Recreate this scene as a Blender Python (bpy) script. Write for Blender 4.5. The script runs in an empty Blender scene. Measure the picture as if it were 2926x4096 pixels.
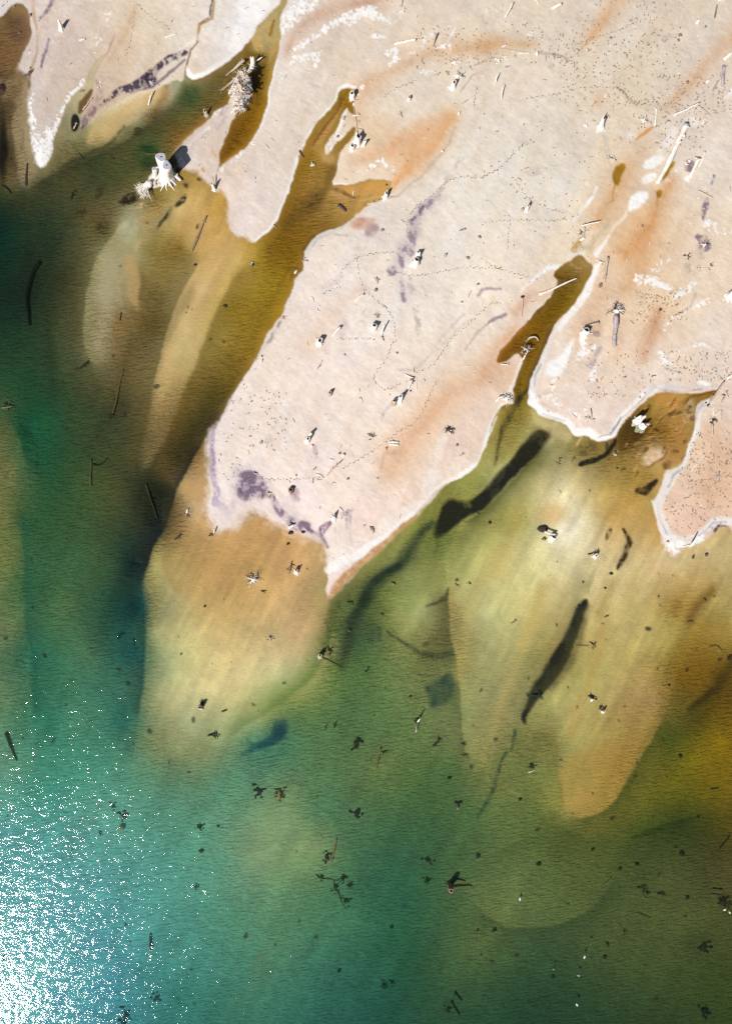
import math, random
import numpy as np

# ---------------------------------------------------------------- layout
# plan units: 1 unit = 0.04 m on the ground, origin at the north-west corner of the surveyed area
MPU = 0.04
CX, CY = 1463.0, 2048.0
ZK = 1.624
WIN = {'00': (0, 0), '10': (1000, 0), '20': (1926, 0), '01': (0, 1000), '11': (1000, 1000), '21': (1926, 1000),
       '02': (0, 2000), '12': (1000, 2000), '22': (1926, 2000), '03': (0, 3000), '13': (1000, 3000), '23': (1926, 3000)}


def W(k, *uv):
    """survey sheet k: flat list u,v,u,v -> list of plan points"""
    ox, oy = WIN[k]
    return [(ox + uv[i] / ZK, oy + uv[i + 1] / ZK) for i in range(0, len(uv), 2)]


DK = 2926 / 1624.0
QK = 1463 / 924.0


def Dp(*uv):
    return [(uv[i] * DK, uv[i + 1] * DK) for i in range(0, len(uv), 2)]


def Qp(ox, oy, *uv):
    return [(ox + uv[i] * QK, oy + uv[i + 1] * QK) for i in range(0, len(uv), 2)]


STEP = 4
X0, X1, Y0, Y1 = -240, 3168, -240, 4340
gx = np.arange(X0, X1 + 1, STEP, dtype=np.float32)
gy = np.arange(Y0, Y1 + 1, STEP, dtype=np.float32)
NX, NY = len(gx), len(gy)
PX, PY = np.meshgrid(gx, gy)


def vnoise(x, y, scale, seed):
    rs = np.random.RandomState(seed)
    n = 256
    lat = rs.rand(n, n).astype(np.float32)
    fx = x / scale + 1000.0
    fy = y / scale + 1000.0
    ix = np.floor(fx).astype(np.int32)
    iy = np.floor(fy).astype(np.int32)
    tx = fx - ix
    ty = fy - iy
    tx = tx * tx * (3 - 2 * tx)
    ty = ty * ty * (3 - 2 * ty)
    a = lat[iy % n, ix % n]
    b = lat[iy % n, (ix + 1) % n]
    c = lat[(iy + 1) % n, ix % n]
    d = lat[(iy + 1) % n, (ix + 1) % n]
    return (a + (b - a) * tx) * (1 - ty) + (c + (d - c) * tx) * ty


def fbm(x, y, scale, seed, octs=4, gain=0.55):
    v = 0
    amp = 1
    tot = 0
    for o in range(octs):
        v = v + vnoise(x, y, scale / 2 ** o, seed + o * 17) * amp
        tot += amp
        amp *= gain
    return v / tot


NB = fbm(PX, PY, 60, 5, 4)          # break-up noise
NF = fbm(PX, PY, 20, 31, 3, .75)         # fine break-up noise
# noise stretched along the flow (north-east to south-west)
ca, sa = math.cos(math.radians(62)), math.sin(math.radians(62))
AL = PX * ca - PY * sa
AC = PX * sa + PY * ca
NS = fbm(AL / 5.0, AC, 34, 77, 4)
WXo = (fbm(PX, PY, 70, 101, 4) - 0.5) * 22
WYo = (fbm(PX, PY, 70, 202, 4) - 0.5) * 22
WX = PX + WXo
WY = PY + WYo


def smooth(e0, e1, x):
    t = np.clip((x - e0) / (e1 - e0), 0, 1)
    return t * t * (3 - 2 * t)


def chaikin(pts, closed, it=2):
    for _ in range(it):
        out = []
        n = len(pts)
        for i in range(n if closed else n - 1):
            a = pts[i]
            b = pts[(i + 1) % n]
            out.append((a[0] * .75 + b[0] * .25, a[1] * .75 + b[1] * .25))
            out.append((a[0] * .25 + b[0] * .75, a[1] * .25 + b[1] * .75))
        if not closed:
            out = [pts[0]] + out + [pts[-1]]
        pts = out
    return pts


def box(pts, pad):
    xs = [p[0] for p in pts]
    ys = [p[1] for p in pts]
    i0 = int(max(0, (min(xs) - pad - X0) // STEP))
    i1 = int(min(NX, (max(xs) + pad - X0) // STEP + 2))
    j0 = int(max(0, (min(ys) - pad - Y0) // STEP))
    j1 = int(min(NY, (max(ys) + pad - Y0) // STEP + 2))
    return slice(j0, max(j0, j1)), slice(i0, max(i0, i1))


def sdf(pts, sl, closed=True, widths=None, X=None, Y=None):
    """signed distance (inside > 0) to a polygon, or width minus distance to a polyline"""
    x = (WX if X is None else X)[sl]
    y = (WY if Y is None else Y)[sl]
    best = np.full(x.shape, 1e9, np.float32)
    wid = np.zeros(x.shape, np.float32)
    ins = np.zeros(x.shape, bool)
    n = len(pts)
    for i in range(n if closed else n - 1):
        ax, ay = pts[i]
        bx, by = pts[(i + 1) % n]
        ex, ey = bx - ax, by - ay
        l2 = ex * ex + ey * ey + 1e-9
        t = np.clip(((x - ax) * ex + (y - ay) * ey) / l2, 0, 1)
        dx = x - ax - t * ex
        dy = y - ay - t * ey
        d = dx * dx + dy * dy
        if widths is not None:
            m = d < best
            wid[m] = (widths[i] + (widths[i + 1] - widths[i]) * t)[m]
        best = np.minimum(best, d)
        if closed and abs(ey) > 1e-9:
            c = ((ay > y) != (by > y)) & (x < ex * (y - ay) / ey + ax)
            ins ^= c
    d = np.sqrt(best)
    if closed:
        return np.where(ins, d, -d)
    return wid - d


# ---------------------------------------------------------------- shore lines
M = W('10', 290, -500, 250, 0, 205, 80, 195, 200, 200, 260, 190, 330, 160, 440, 130, 560, 100, 700, 60, 840, 0, 925)
M += W('00', 1600, 958, 1530, 1005, 1450, 1062, 1405, 1110, 1385, 1180, 1390, 1235, 1440, 1245, 1470, 1260, 1480, 1330,
       1470, 1420, 1490, 1500, 1540, 1535, 1600, 1525)
M += W('10', 20, 1590)
M += W('11', 350, 30, 300, 150, 275, 260, 225, 380, 150, 500, 85, 620, 30, 720, 0, 765)
M += W('01', 1550, 885, 1480, 1000, 1420, 1105, 1355, 1200, 1345, 1300, 1365, 1400, 1350, 1520, 1340, 1624)
M += W('02', 1335, 80, 1385, 170, 1410, 212, 1500, 200, 1560, 150)
M += W('12', 0, 80, 80, 100, 130, 160, 240, 195, 300, 235, 400, 255, 470, 290, 490, 345, 485, 440, 500, 500, 495, 580, 515, 660,
       580, 580, 680, 480, 780, 380, 900, 280, 1000, 190, 1070, 110, 1120, 50, 1180, 10)
M += W('11', 1270, 1530, 1400, 1460, 1485, 1375, 1530, 1275, 1575, 1170, 1624, 1060)
M += W('21', 40, 1215, 100, 1065, 150, 1005, 205, 1000, 305, 985, 310, 1010, 360, 1045, 370, 1070, 450, 1092, 540, 1132,
       580, 1180, 610, 1212, 680, 1203, 740, 1242, 820, 1243, 870, 1213, 885, 1170, 950, 1080, 1020, 1012, 1080, 962, 1110, 935,
       1200, 915, 1300, 930, 1400, 938, 1530, 903, 1528, 930, 1470, 962, 1400, 1022, 1372, 1080, 1380, 1180, 1350, 1250,
       1320, 1320, 1290, 1390, 1255, 1422, 1190, 1440, 1180, 1500, 1160, 1560, 1120, 1624)
M += W('22', 1100, 0, 1110, 60, 1130, 130, 1140, 200, 1175, 290, 1200, 345, 1245, 370, 1290, 325, 1350, 292, 1450, 262, 1500, 222,
       1560, 168, 1600, 168, 1650, 270)
M += [(3600, 2400), (3600, -500)]
CH_C = W('10', 690, 592, 640, 577, 590, 590, 560, 640, 500, 717, 420, 822, 340, 962, 312, 1022, 290, 1132, 240, 1267, 190, 1407,
         130, 1492, 60, 1562, -30, 1632, 20, 1800, 150, 1900, 340, 1780, 345, 1690, 365, 1610, 420, 1532, 480, 1502, 570, 1482, 640, 1442, 700, 1392, 760, 1322,
         880, 1290, 905, 1255, 920, 1155, 720, 1182, 600, 1202, 520, 1202, 560, 1092, 580, 1012, 600, 962, 640, 912, 690, 842,
         680, 825, 640, 842, 560, 932, 540, 972, 500, 1012, 480, 972, 490, 932, 550, 872, 590, 762, 625, 702, 650, 745, 690, 755,
         668, 692, 685, 640)
CH_D = W('21', 190, 1100, 205, 1015, 215, 950, 200, 895, 240, 790, 265, 712, 250, 690, 225, 665, 170, 718, 112, 742, 88, 722, 100, 690, 170, 590,
         260, 500, 300, 445, 370, 372, 450, 290, 505, 205, 480, 182, 468, 155, 500, 112, 540, 72, 600, 40, 640, 25, 690, 70, 722, 92,
         720, 142, 692, 200, 640, 272, 600, 342, 560, 402, 480, 472, 440, 532, 420, 592, 392, 682, 350, 762, 320, 832, 310, 902,
         305, 1000, 320, 1100)
P1 = [(-700, -500), (-700, 60)] + W('00', 0, 130, 90, 22, 180, 40, 200, 130, 195, 260, 160, 330, 125, 400, 120, 440, 150, 462, 185, 500, 190, 560, 180, 640, 185, 700, 195, 770,
      205, 900, 215, 1020, 250, 1095, 300, 1080, 345, 1000, 360, 900, 400, 760, 430, 705, 470, 610, 540, 545, 575, 475, 600, 420,
      650, 360, 690, 340, 650, 430, 612, 500, 602, 560, 592, 620, 545, 715, 525, 780, 515, 855, 600, 800, 660, 750, 740, 670, 850, 620,
      930, 580, 1000, 590, 1060, 560, 1130, 510, 1180, 535, 1200, 470, 1225, 495, 1260, 512, 1330, 495, 1440, 425, 1550, 345)
P1 += W('10', 20, 245, 60, 140, 140, 70, 205, 0, 225, -500)
ISL = W('00', 1590, 480, 1540, 560, 1500, 640, 1480, 690, 1400, 712, 1375, 762, 1250, 865, 1160, 955, 1130, 1000, 1160, 1050, 1170, 1095,
        1280, 1112, 1320, 1150, 1345, 1195, 1385, 1190, 1410, 1120, 1425, 1062, 1415, 1010, 1440, 950, 1470, 870, 1500, 800, 1545, 738,
        1580, 720, 1635, 650, 1640, 520)


def full_sdf(pts, pad=260):
    sl = box(pts, pad)
    out = np.full(PX.shape, -400.0, np.float32)
    out[sl] = sdf(chaikin(pts, True, 1), sl)
    return out


sdM = full_sdf(M)
sdC = full_sdf(CH_C)
sdD = full_sdf(CH_D)
SD = np.minimum(np.minimum(sdM, -sdC), -sdD)
SD = np.maximum(SD, full_sdf(P1))
SD = np.maximum(SD, full_sdf(ISL))
MND = W('00', 950, 1190, 985, 1130, 1040, 1085, 1100, 1075, 1145, 1100, 1150, 1165, 1120, 1200, 1050, 1215, 985, 1225)
SD = np.maximum(SD, full_sdf(MND))

# ---------------------------------------------------------------- colour survey (sRGB from above, with some south-west glint haze and north-west lens darkening)
WATER = """
5,60,120,95,60 20,130,95,75,48 10,250,82,70,45 5,330,35,32,22 30,300,150,130,95 5,400,95,85,45 5,450,30,50,35 60,440,55,62,38 5,520,15,45,35
60,520,35,55,35 120,450,60,66,42 130,520,42,56,38 200,420,80,80,48 200,360,66,76,44 150,370,112,102,60 270,330,100,96,52 300,330,84,90,48 330,345,50,75,40
250,290,172,150,98 260,260,192,168,116 400,250,104,98,54 430,220,85,90,50 350,290,94,92,48 380,300,110,90,40 450,200,100,95,55 480,160,110,95,55 520,130,120,100,55
560,110,130,105,50 480,240,120,95,40 300,370,82,84,46 260,400,80,80,46 300,450,150,130,85 270,500,180,166,118 230,550,150,140,94 200,620,120,115,75 188,700,115,110,70
230,650,156,150,116 260,580,175,160,120 305,650,180,145,90 270,700,135,112,72 230,780,135,125,90 420,700,200,170,110 360,860,150,130,80 340,930,105,92,55 320,1000,80,75,45
470,860,85,75,30 430,940,60,55,28 400,1010,45,45,25 370,1090,35,38,25 350,1150,25,32,28 30,600,28,46,32 60,650,25,40,28 100,600,40,50,30 140,680,60,65,38
60,750,35,60,38 120,800,50,70,42 180,850,65,75,45 280,950,66,72,44 230,980,55,68,40 170,950,55,75,45 100,900,35,75,45 60,950,30,85,55 80,1030,40,85,55
10,960,85,95,55 25,1050,105,110,65 10,1150,110,115,65 15,1250,105,115,65 50,1150,55,85,50 100,1150,55,90,50 170,1050,60,80,45 200,1150,65,85,48 270,1100,75,80,45
300,1150,60,65,40 250,1250,70,95,58 100,1250,60,95,60 50,1300,60,100,60 20,1400,95,115,75 60,1450,45,100,75 150,1350,75,105,65 200,1450,75,115,80 280,1300,50,80,55
305,1250,25,50,45 310,1350,20,60,60 300,1450,35,85,75 20,1550,85,120,85 80,1600,50,115,90 180,1600,76,130,102 280,1600,50,110,90 20,1700,88,138,112 100,1750,60,130,110
250,1720,78,142,116 20,1850,78,140,132 150,1900,80,144,136 60,2000,85,150,150 200,2050,78,142,142 60,2150,90,158,168 250,2200,66,134,138 350,1950,78,142,126 350,2100,70,135,124
400,2220,50,115,100 345,1250,165,150,85 380,1300,185,160,95 350,1400,165,155,95 420,1400,190,170,105 400,1500,185,175,110 360,1550,150,145,95 480,1500,200,180,115 560,1520,195,180,115
620,1490,195,180,120 680,1440,190,160,105 715,1380,180,145,90 600,1400,190,160,100 500,1400,190,160,95 450,1300,190,150,85 560,1250,190,145,80 640,1200,195,145,85 700,1250,200,155,95
540,1170,195,145,85 460,1200,185,140,80 420,1160,175,135,80 400,1220,170,135,75 500,1330,190,150,85 650,1330,195,155,95 385,1080,165,130,75 420,1050,175,140,90 440,1130,195,155,105
340,1650,110,125,85 430,1600,155,155,105 500,1600,165,160,105 450,1680,115,130,90 380,1720,85,120,90 560,1580,170,165,100 600,1560,140,150,85 640,1550,115,135,70 740,1400,75,90,45
765,1350,70,85,48 780,1420,55,85,55 730,1480,95,120,60 700,1530,110,130,70 760,1550,80,110,65 850,1500,98,120,70 800,1620,75,105,65 700,1650,80,115,75 620,1620,65,108,80
560,1650,70,120,95 650,1750,95,125,85 500,1750,80,130,100 600,1800,110,140,100 720,1800,70,115,80 780,1750,80,110,70 850,1700,95,115,65 900,1620,94,118,70 860,1320,118,128,64
900,1280,140,140,75 950,1360,165,160,95 900,1400,150,145,80 960,1300,165,155,80 930,1430,125,125,70 1000,1420,110,105,60 1000,1350,130,110,65 980,1200,125,130,60 1050,1180,160,145,75
1080,1450,165,150,90 1050,1550,140,140,85 1050,1650,140,135,80 1120,1550,155,140,85 1150,1150,165,145,70 1280,1000,150,125,65 1130,980,150,130,60 1110,1050,190,170,100 1170,1020,140,125,60
1060,1080,150,140,70 1210,960,200,175,115 1250,1450,165,135,65 1180,1450,150,135,75 1400,1600,170,130,65 1440,1560,170,130,75 1450,1620,165,130,60 1380,1700,150,120,50 1580,1450,140,110,40
1520,1500,115,90,22 1600,1550,100,78,20 1600,1500,80,65,18 1540,1600,88,82,25 1480,1640,72,86,30 1600,1650,130,105,15 1540,1680,120,105,20 1600,1750,110,95,20 1500,1750,105,100,25
1420,1780,110,105,35 1600,1850,75,70,25 1520,1840,50,64,26 1450,1860,62,76,32 1400,1850,75,85,35 1500,1900,70,78,38 1600,1950,75,75,40 1350,1900,80,90,45 1250,1870,85,95,50
1200,1800,100,115,60 1180,1700,110,120,65 1220,1650,130,120,65 1130,1650,115,115,65 1100,1750,110,115,65 1150,1850,95,110,60 1050,1800,80,105,60 1000,1700,85,110,65 950,1750,75,105,60
950,1850,60,95,60 1050,1900,75,100,60 1150,1950,100,115,65 1100,2030,100,115,65 1250,2000,85,100,55 1400,2000,80,90,48 1550,2050,80,88,45 1350,2100,75,88,48 1200,2100,60,85,55
1050,2100,85,105,60 980,2150,60,90,55 1150,2200,45,75,48 1300,2200,50,75,45 1450,2180,65,80,42 1600,2150,60,72,35 1600,2250,55,70,32 1450,2260,50,68,38 1250,2260,40,68,45
950,2250,45,80,55 850,2250,35,80,65 870,2100,40,90,65 900,2000,45,90,65 850,1950,50,95,70 800,2050,60,110,80 700,2000,75,120,85 700,2150,55,105,85 600,2100,75,125,95
550,2250,55,110,90 500,2050,75,130,105 480,1900,85,140,115 560,1900,110,140,105 650,1900,110,140,95 700,1880,115,140,95 780,1900,70,110,75 780,1980,60,105,75 450,2150,65,125,110
690,370,150,110,30 740,270,150,115,45 650,470,130,95,25 700,440,150,110,50 760,440,175,130,60 820,430,195,145,75 620,540,125,90,15 770,220,135,100,20 720,340,160,120,55
760,300,140,105,35 560,230,130,95,10 530,290,130,90,10 500,330,125,85,10 590,140,160,125,60 590,90,180,150,90 1270,590,130,100,40 1240,660,120,90,15 1200,730,125,90,10
1130,770,120,80,10 1170,830,125,95,15 1150,890,110,90,20 1290,580,150,120,60 1500,880,185,145,75 1450,920,165,120,45 1480,960,150,105,35 1430,950,95,70,22 1450,1000,195,150,90
1500,940,165,120,60 1560,870,140,100,30 1400,970,100,78,26 1380,1010,140,110,50 1430,1060,170,130,55 480,470,190,142,66 420,540,204,160,90 405,548,150,115,46 200,480,97,86,48
150,611,54,55,36 250,880,76,73,44 265,890,58,60,42 250,505,142,122,74 236,500,104,90,52 233,594,164,150,100 405,710,216,188,128 516,683,154,120,32 600,640,154,118,28
560,720,147,114,30 520,790,130,104,34 590,580,160,120,28 350,220,212,182,136 300,240,208,180,130 361,305,100,92,50 350,250,90,78,52 50,350,98,90,64 45,390,112,104,76
1127,1238,196,176,106 1250,1180,228,206,160 1300,1150,220,194,140 1480,1250,210,178,122 1400,1250,204,172,112 1180,1250,212,188,120 1200,1100,214,186,122 1250,1080,222,194,136 1600,1230,204,170,108
1430,1400,184,156,86 1250,1550,180,158,86 1300,1650,178,155,80 1280,1780,168,144,72 1300,1500,180,160,86 350,560,156,127,56 340,650,128,107,55 350,720,90,82,43 400,460,210,170,102
440,560,190,148,78 430,500,200,155,86 450,430,194,150,80 380,420,152,122,60 420,400,166,126,58 350,440,122,102,52 300,700,126,104,57 270,800,110,94,54 790,1330,80,92,52
390,780,208,182,122 450,640,214,180,120 520,570,206,164,94 1100,1250,196,176,104 1180,1350,196,170,100 1060,1350,192,178,112 1350,1150,192,150,80 1340,1100,196,158,86 1600,1400,172,146,76
1480,1400,178,150,76 1500,1350,158,120,50 1550,1300,180,142,74 200,1800,86,146,128
"""
LAND = """
150,100,205,187,175 300,80,215,195,170 30,20,215,200,190 200,250,200,175,150 100,330,200,190,185 250,180,205,183,160 480,60,225,215,205
600,950,236,219,206 1000,400,228,216,200 1150,200,222,208,190 1400,200,218,202,182 1550,400,225,208,190 1550,700,224,204,184
1300,800,230,208,188 1580,1050,222,188,158 1450,700,226,198,168 1400,500,222,190,152 900,1000,233,208,184 750,120,218,199,180
900,60,222,204,184 620,400,224,210,198 700,200,222,207,192 480,300,216,197,182 850,300,224,198,168 900,250,224,207,187
1100,700,232,216,200 700,700,234,216,202 650,1100,235,216,206 800,1150,236,214,202 1000,950,232,205,182 1250,420,226,214,198
1600,100,220,203,183 1550,1150,224,190,165 1250,900,228,206,190 500,1100,236,222,214 800,850,236,220,208 950,700,233,220,206
1450,820,228,208,190 560,450,224,208,198
"""


def rbf(txt, lam=8.0):
    P = np.array([[float(v) for v in t.split(',')] for t in txt.split()], np.float64)
    xy = P[:, :2] * DK
    d = np.sqrt(((xy[:, None] - xy[None]) ** 2).sum(-1))
    n = len(P)
    A = np.zeros((n + 1, n + 1))
    A[:n, :n] = -d - lam * np.eye(n)
    A[:n, n] = 1
    A[n, :n] = 1
    rhs = np.zeros((n + 1, 3))
    rhs[:n] = P[:, 2:]
    sol = np.linalg.solve(A, rhs)
    cx_ = np.arange(X0, X1 + 24, 24)
    cy_ = np.arange(Y0, Y1 + 24, 24)
    mx, my = np.meshgrid(np.clip(cx_, -20, 2946), np.clip(cy_, -20, 4116))
    q = np.stack([mx.ravel(), my.ravel()], 1).astype(np.float64)
    out = np.zeros((len(q), 3))
    for k in range(0, len(q), 4000):
        dd = np.sqrt(((q[k:k + 4000, None] - xy[None]) ** 2).sum(-1))
        out[k:k + 4000] = -dd @ sol[:n] + sol[n]
    out = out.reshape(len(cy_), len(cx_), 3)
    fx = np.clip((WX - X0) / 24.0, 0, len(cx_) - 1.001)
    fy = np.clip((WY - Y0) / 24.0, 0, len(cy_) - 1.001)
    ix = fx.astype(np.int32)
    iy = fy.astype(np.int32)
    tx = (fx - ix)[..., None]
    ty = (fy - iy)[..., None]
    r = (out[iy, ix] * (1 - tx) + out[iy, ix + 1] * tx) * (1 - ty) + (out[iy + 1, ix] * (1 - tx) + out[iy + 1, ix + 1] * tx) * ty
    return np.clip(r, 4, 255).astype(np.float32)


WC = rbf(WATER)
LC = rbf(LAND, 40.0) + np.array([9, 10, 10], np.float32)
WC = WC * (1 + np.array([-.045, .035, .12], np.float32) * np.clip((WC[..., :1] - 110) / 50, 0, 1))
WBASE = None


def mixin(C, sl, m, rgb):
    m = m[..., None]
    C[sl] = C[sl] * (1 - m) + np.array(rgb, np.float32) * m


def noisy(m, sl, br, kind):
    if br <= 0:
        return m
    n = {'b': NB, 'f': NF, 's': NS}[kind][sl]
    return smooth(0.5 - 0.12, 0.5 + 0.12, m * (0.5 + 0.5 / max(br, .01)) - 0 + (n - 0.5) * br * 2.0 - (1 - m) * 0.0 - 0.0) if br >= 1 else \
        np.clip(m * (1 - br + br * smooth(0.36, 0.64, n) * 1.6), 0, 1)


def poly(C, pts, rgb, soft=8, op=1.0, br=0.0, kind='b'):
    sl = box(pts, soft + 30)
    d = sdf(chaikin(pts, True, 2), sl)
    mixin(C, sl, noisy(smooth(-soft, soft, d), sl, br, kind) * op, rgb)


def stroke(C, pts, wid, rgb, soft=8, op=1.0, br=0.0, kind='b'):
    """wid: full width in survey-sheet units, number or list"""
    if not hasattr(wid, '__len__'):
        wid = [wid] * len(pts)
    ws = [w / ZK / 2 for w in wid]
    sl = box(pts, max(ws) + soft + 30)
    d = sdf(pts, sl, False, ws)
    mixin(C, sl, noisy(smooth(-soft, soft, d), sl, br, kind) * op, rgb)


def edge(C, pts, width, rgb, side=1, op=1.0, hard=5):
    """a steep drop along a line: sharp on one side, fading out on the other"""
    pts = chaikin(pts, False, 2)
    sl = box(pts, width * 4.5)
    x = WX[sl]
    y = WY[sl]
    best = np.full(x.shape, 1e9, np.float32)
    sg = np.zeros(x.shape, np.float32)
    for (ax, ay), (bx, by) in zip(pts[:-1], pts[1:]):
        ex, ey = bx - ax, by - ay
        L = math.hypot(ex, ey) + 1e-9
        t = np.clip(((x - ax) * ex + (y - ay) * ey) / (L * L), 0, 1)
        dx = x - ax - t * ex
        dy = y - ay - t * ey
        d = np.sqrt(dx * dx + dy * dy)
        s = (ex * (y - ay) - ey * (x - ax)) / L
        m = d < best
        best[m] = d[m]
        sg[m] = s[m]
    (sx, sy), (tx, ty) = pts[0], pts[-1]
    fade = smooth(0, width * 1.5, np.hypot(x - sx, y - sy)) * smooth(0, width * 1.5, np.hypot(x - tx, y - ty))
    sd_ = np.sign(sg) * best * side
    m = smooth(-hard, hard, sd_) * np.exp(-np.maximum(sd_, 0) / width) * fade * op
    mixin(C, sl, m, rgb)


def ell(C, k, u, v, ru, rv, rgb, ang=0, soft=0.35, op=1.0, br=0.0, kind='b'):
    (x0, y0), = W(k, u, v)
    a, b = ru / ZK, rv / ZK
    R = max(a, b) * (1 + soft) + 30
    sl = box([(x0, y0)], R)
    c, s = math.cos(math.radians(ang)), math.sin(math.radians(ang))
    dx = WX[sl] - x0
    dy = WY[sl] - y0
    d = np.sqrt(((dx * c + dy * s) / a) ** 2 + ((-dx * s + dy * c) / b) ** 2)
    mixin(C, sl, noisy(smooth(1 + soft, 1 - soft, d), sl, br, kind) * op, rgb)


def speckle(C, pts, wid, thr=0.62, rgb=(252, 250, 248), soft=14, op=0.95, seed=9):
    """patches of dried salt crust: many small flecks"""
    if wid is None:
        sl = box(pts, 60)
        d = sdf(chaikin(pts, True, 1), sl)
        m = smooth(-soft, soft, d)
    else:
        if not hasattr(wid, '__len__'):
            wid = [wid] * len(pts)
        ws = [w / ZK / 2 for w in wid]
        sl = box(pts, max(ws) + soft + 30)
        m = smooth(-soft, soft, sdf(pts, sl, False, ws))
    n = fbm(PX[sl], PY[sl], 9, seed, 2, .8) * 0.6 + NB[sl] * 0.4
    k = smooth(thr - 0.075, thr + 0.005, n + (m - 1) * 0.25)
    mixin(C, sl, k * smooth(0, .3, m) * op, rgb)


# water colour raised overall, a little more towards the south-west
_t = smooth(1150 * DK, 1650 * DK, PY) * smooth(1150 * DK, 500 * DK, PX)
_b = np.clip((WC[..., :1] - 110) / 60, 0, 1)
WC = WC * (np.array([1.11, 1.12, 1.14], np.float32) - _b * np.array([.05, .05, .0], np.float32) + _t[..., None] * np.array([.08, .02, .02], np.float32))
# ---- large soft variation everywhere
LC += ((fbm(PX, PY, 190, 303, 4) - 0.5) * 16)[..., None] * np.array([1, 1, 1], np.float32)
LC += ((NS - 0.5) * 22)[..., None] * np.array([0.6, 1, 1.3], np.float32)
LC += ((fbm(PX, PY, 10, 808, 2) - 0.5) * 10)[..., None]
LC += ((fbm(PX, PY, 300, 404, 4) - 0.5) * 18)[..., None] * np.array([.35, 0, -.7], np.float32)
LC += ((fbm(AL / 4.0, AC, 90, 505, 4) - 0.5) * 16)[..., None] * np.array([.5, .2, -.5], np.float32)
WBASE = WC.copy()
NSW = fbm(AL / 8.0, AC, 38, 177, 4, .65)
WC *= (1 + (NSW - 0.5) * (0.16 + 0.08 * np.clip((WBASE[..., 0] - 90) / 80, 0, 1)) + (NB - 0.5) * 0.14 + (NF - 0.5) * 0.10)[..., None]
R_ = random.Random(3)
# ================================================================ ground colouring: sand, salt, iron stain, black sand
S_OR = (218, 155, 98)
S_PU = (122, 106, 116)
S_DK = (70, 58, 72)
S_WH = (253, 251, 248)
def ostroke(pts, wid, rgb, op):
    pts = chaikin(pts, False, 2)
    k = len(pts)
    n = len(wid)
    ws = [np.interp(q * (n - 1) / (k - 1), range(n), wid) for q in range(k)]
    stroke(LC, pts, [w * 2.2 for w in ws], rgb, 46, op * .42, .35, 's')
    stroke(LC, pts, [w * 1.1 for w in ws], rgb, 26, op * .55, .4, 's')
    stroke(LC, pts, [w * .5 for w in ws], [c * .94 for c in rgb], 14, op * .35, .5, 's')


# orange iron-stained drainage bands
poly(LC, W('10', 1330, 720, 1300, 900, 1190, 1030, 1060, 1130, 930, 1250, 915, 1170, 1010, 1060, 880, 1010, 960, 920, 1150, 840), (224, 160, 98), 44, .85, .6, 's')
ell(LC, '10', 1120, 950, 210, 110, (226, 180, 136), -48, .7, .75, .15, 's')
ostroke(W('10', 1150, 860, 1000, 930, 820, 1020, 700, 1050), [60, 60, 50, 30], (222, 175, 135), .6)
ostroke(W('10', 250, 350, 300, 190, 450, 110, 600, 60, 850, 0), [30, 50, 60, 50, 50], (203, 160, 132), .8)
ostroke(W('10', 640, 620, 850, 500, 1010, 420, 1200, 330, 1600, 310), [40, 60, 60, 60, 50], (214, 172, 130), .7)
ostroke(W('10', 700, 780, 720, 640, 850, 560), [60, 50, 40], (222, 180, 138), .5)
ostroke(W('20', 890, -20, 820, 100, 730, 220, 650, 300), [70, 60, 50, 30], (222, 168, 118), .7)
ostroke(W('20', 0, 310, 150, 290, 320, 300), [60, 50, 20], (214, 168, 120), .7)
ostroke(W('20', 1200, 700, 1300, 600, 1450, 420, 1640, 240), [50, 60, 60, 80], (216, 168, 125), .6)
stroke(LC, W('20', 1100, 840, 1050, 885, 990, 920), [14, 22, 10], (208, 135, 50), 7, .9)
ostroke(W('20', 1215, 1190, 1140, 1350, 1030, 1530, 940, 1640), [50, 70, 90, 100], (216, 152, 92), .85)
ostroke(W('20', 940, 1080, 860, 1260, 760, 1410), [60, 90, 90], (218, 170, 122), .8)
ostroke(W('20', 1050, 960, 920, 1200), [90, 120], (224, 188, 150), .6)
stroke(LC, W('20', 760, 650, 740, 700), [80, 60], (224, 180, 140), 30, .5)
ostroke(W('21', 1060, -20, 1000, 150, 920, 260), [90, 70, 40], (218, 165, 115), .75)
ostroke(W('21', 1150, 390, 1100, 540, 1040, 690), [20, 60, 60], (202, 150, 112), .75)
ostroke(W('21', 790, 250, 720, 400, 640, 560), [60, 100, 80], (222, 180, 142), .7)
ostroke(W('21', 900, 500, 870, 700), [60, 50], (222, 186, 150), .5)
ostroke(W('21', 220, 500, 100, 620, 40, 760), [30, 60, 80], (226, 170, 122), .7)
ostroke(W('21', 420, 300, 330, 270, 220, 400), [30, 40, 50], (216, 168, 138), .7)
ostroke(W('11', 1640, 790, 1450, 860, 1260, 970, 1120, 1120, 980, 1300, 900, 1470), [120, 120, 110, 100, 120, 60], (230, 184, 145), .85)
stroke(LC, W('11', 700, 260, 600, 330, 520, 470, 380, 640), [60, 90, 120, 120], (234, 206, 182), 40, .5, .3)
ell(LC, '10', 735, 1450, 75, 40, (196, 142, 112), -10, .4, .8, .4)
ell(LC, '10', 790, 1500, 40, 50, (170, 140, 140), 30, .4, .7, .6, 'f')
stroke(LC, W('21', 1500, 1200, 1560, 1400, 1480, 1600), [120, 160, 140], (220, 178, 145), 40, .5, .3)
ostroke(W('00', 700, 420, 830, 200, 880, 60), [20, 30, 20], (200, 160, 120), .5)
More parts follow.
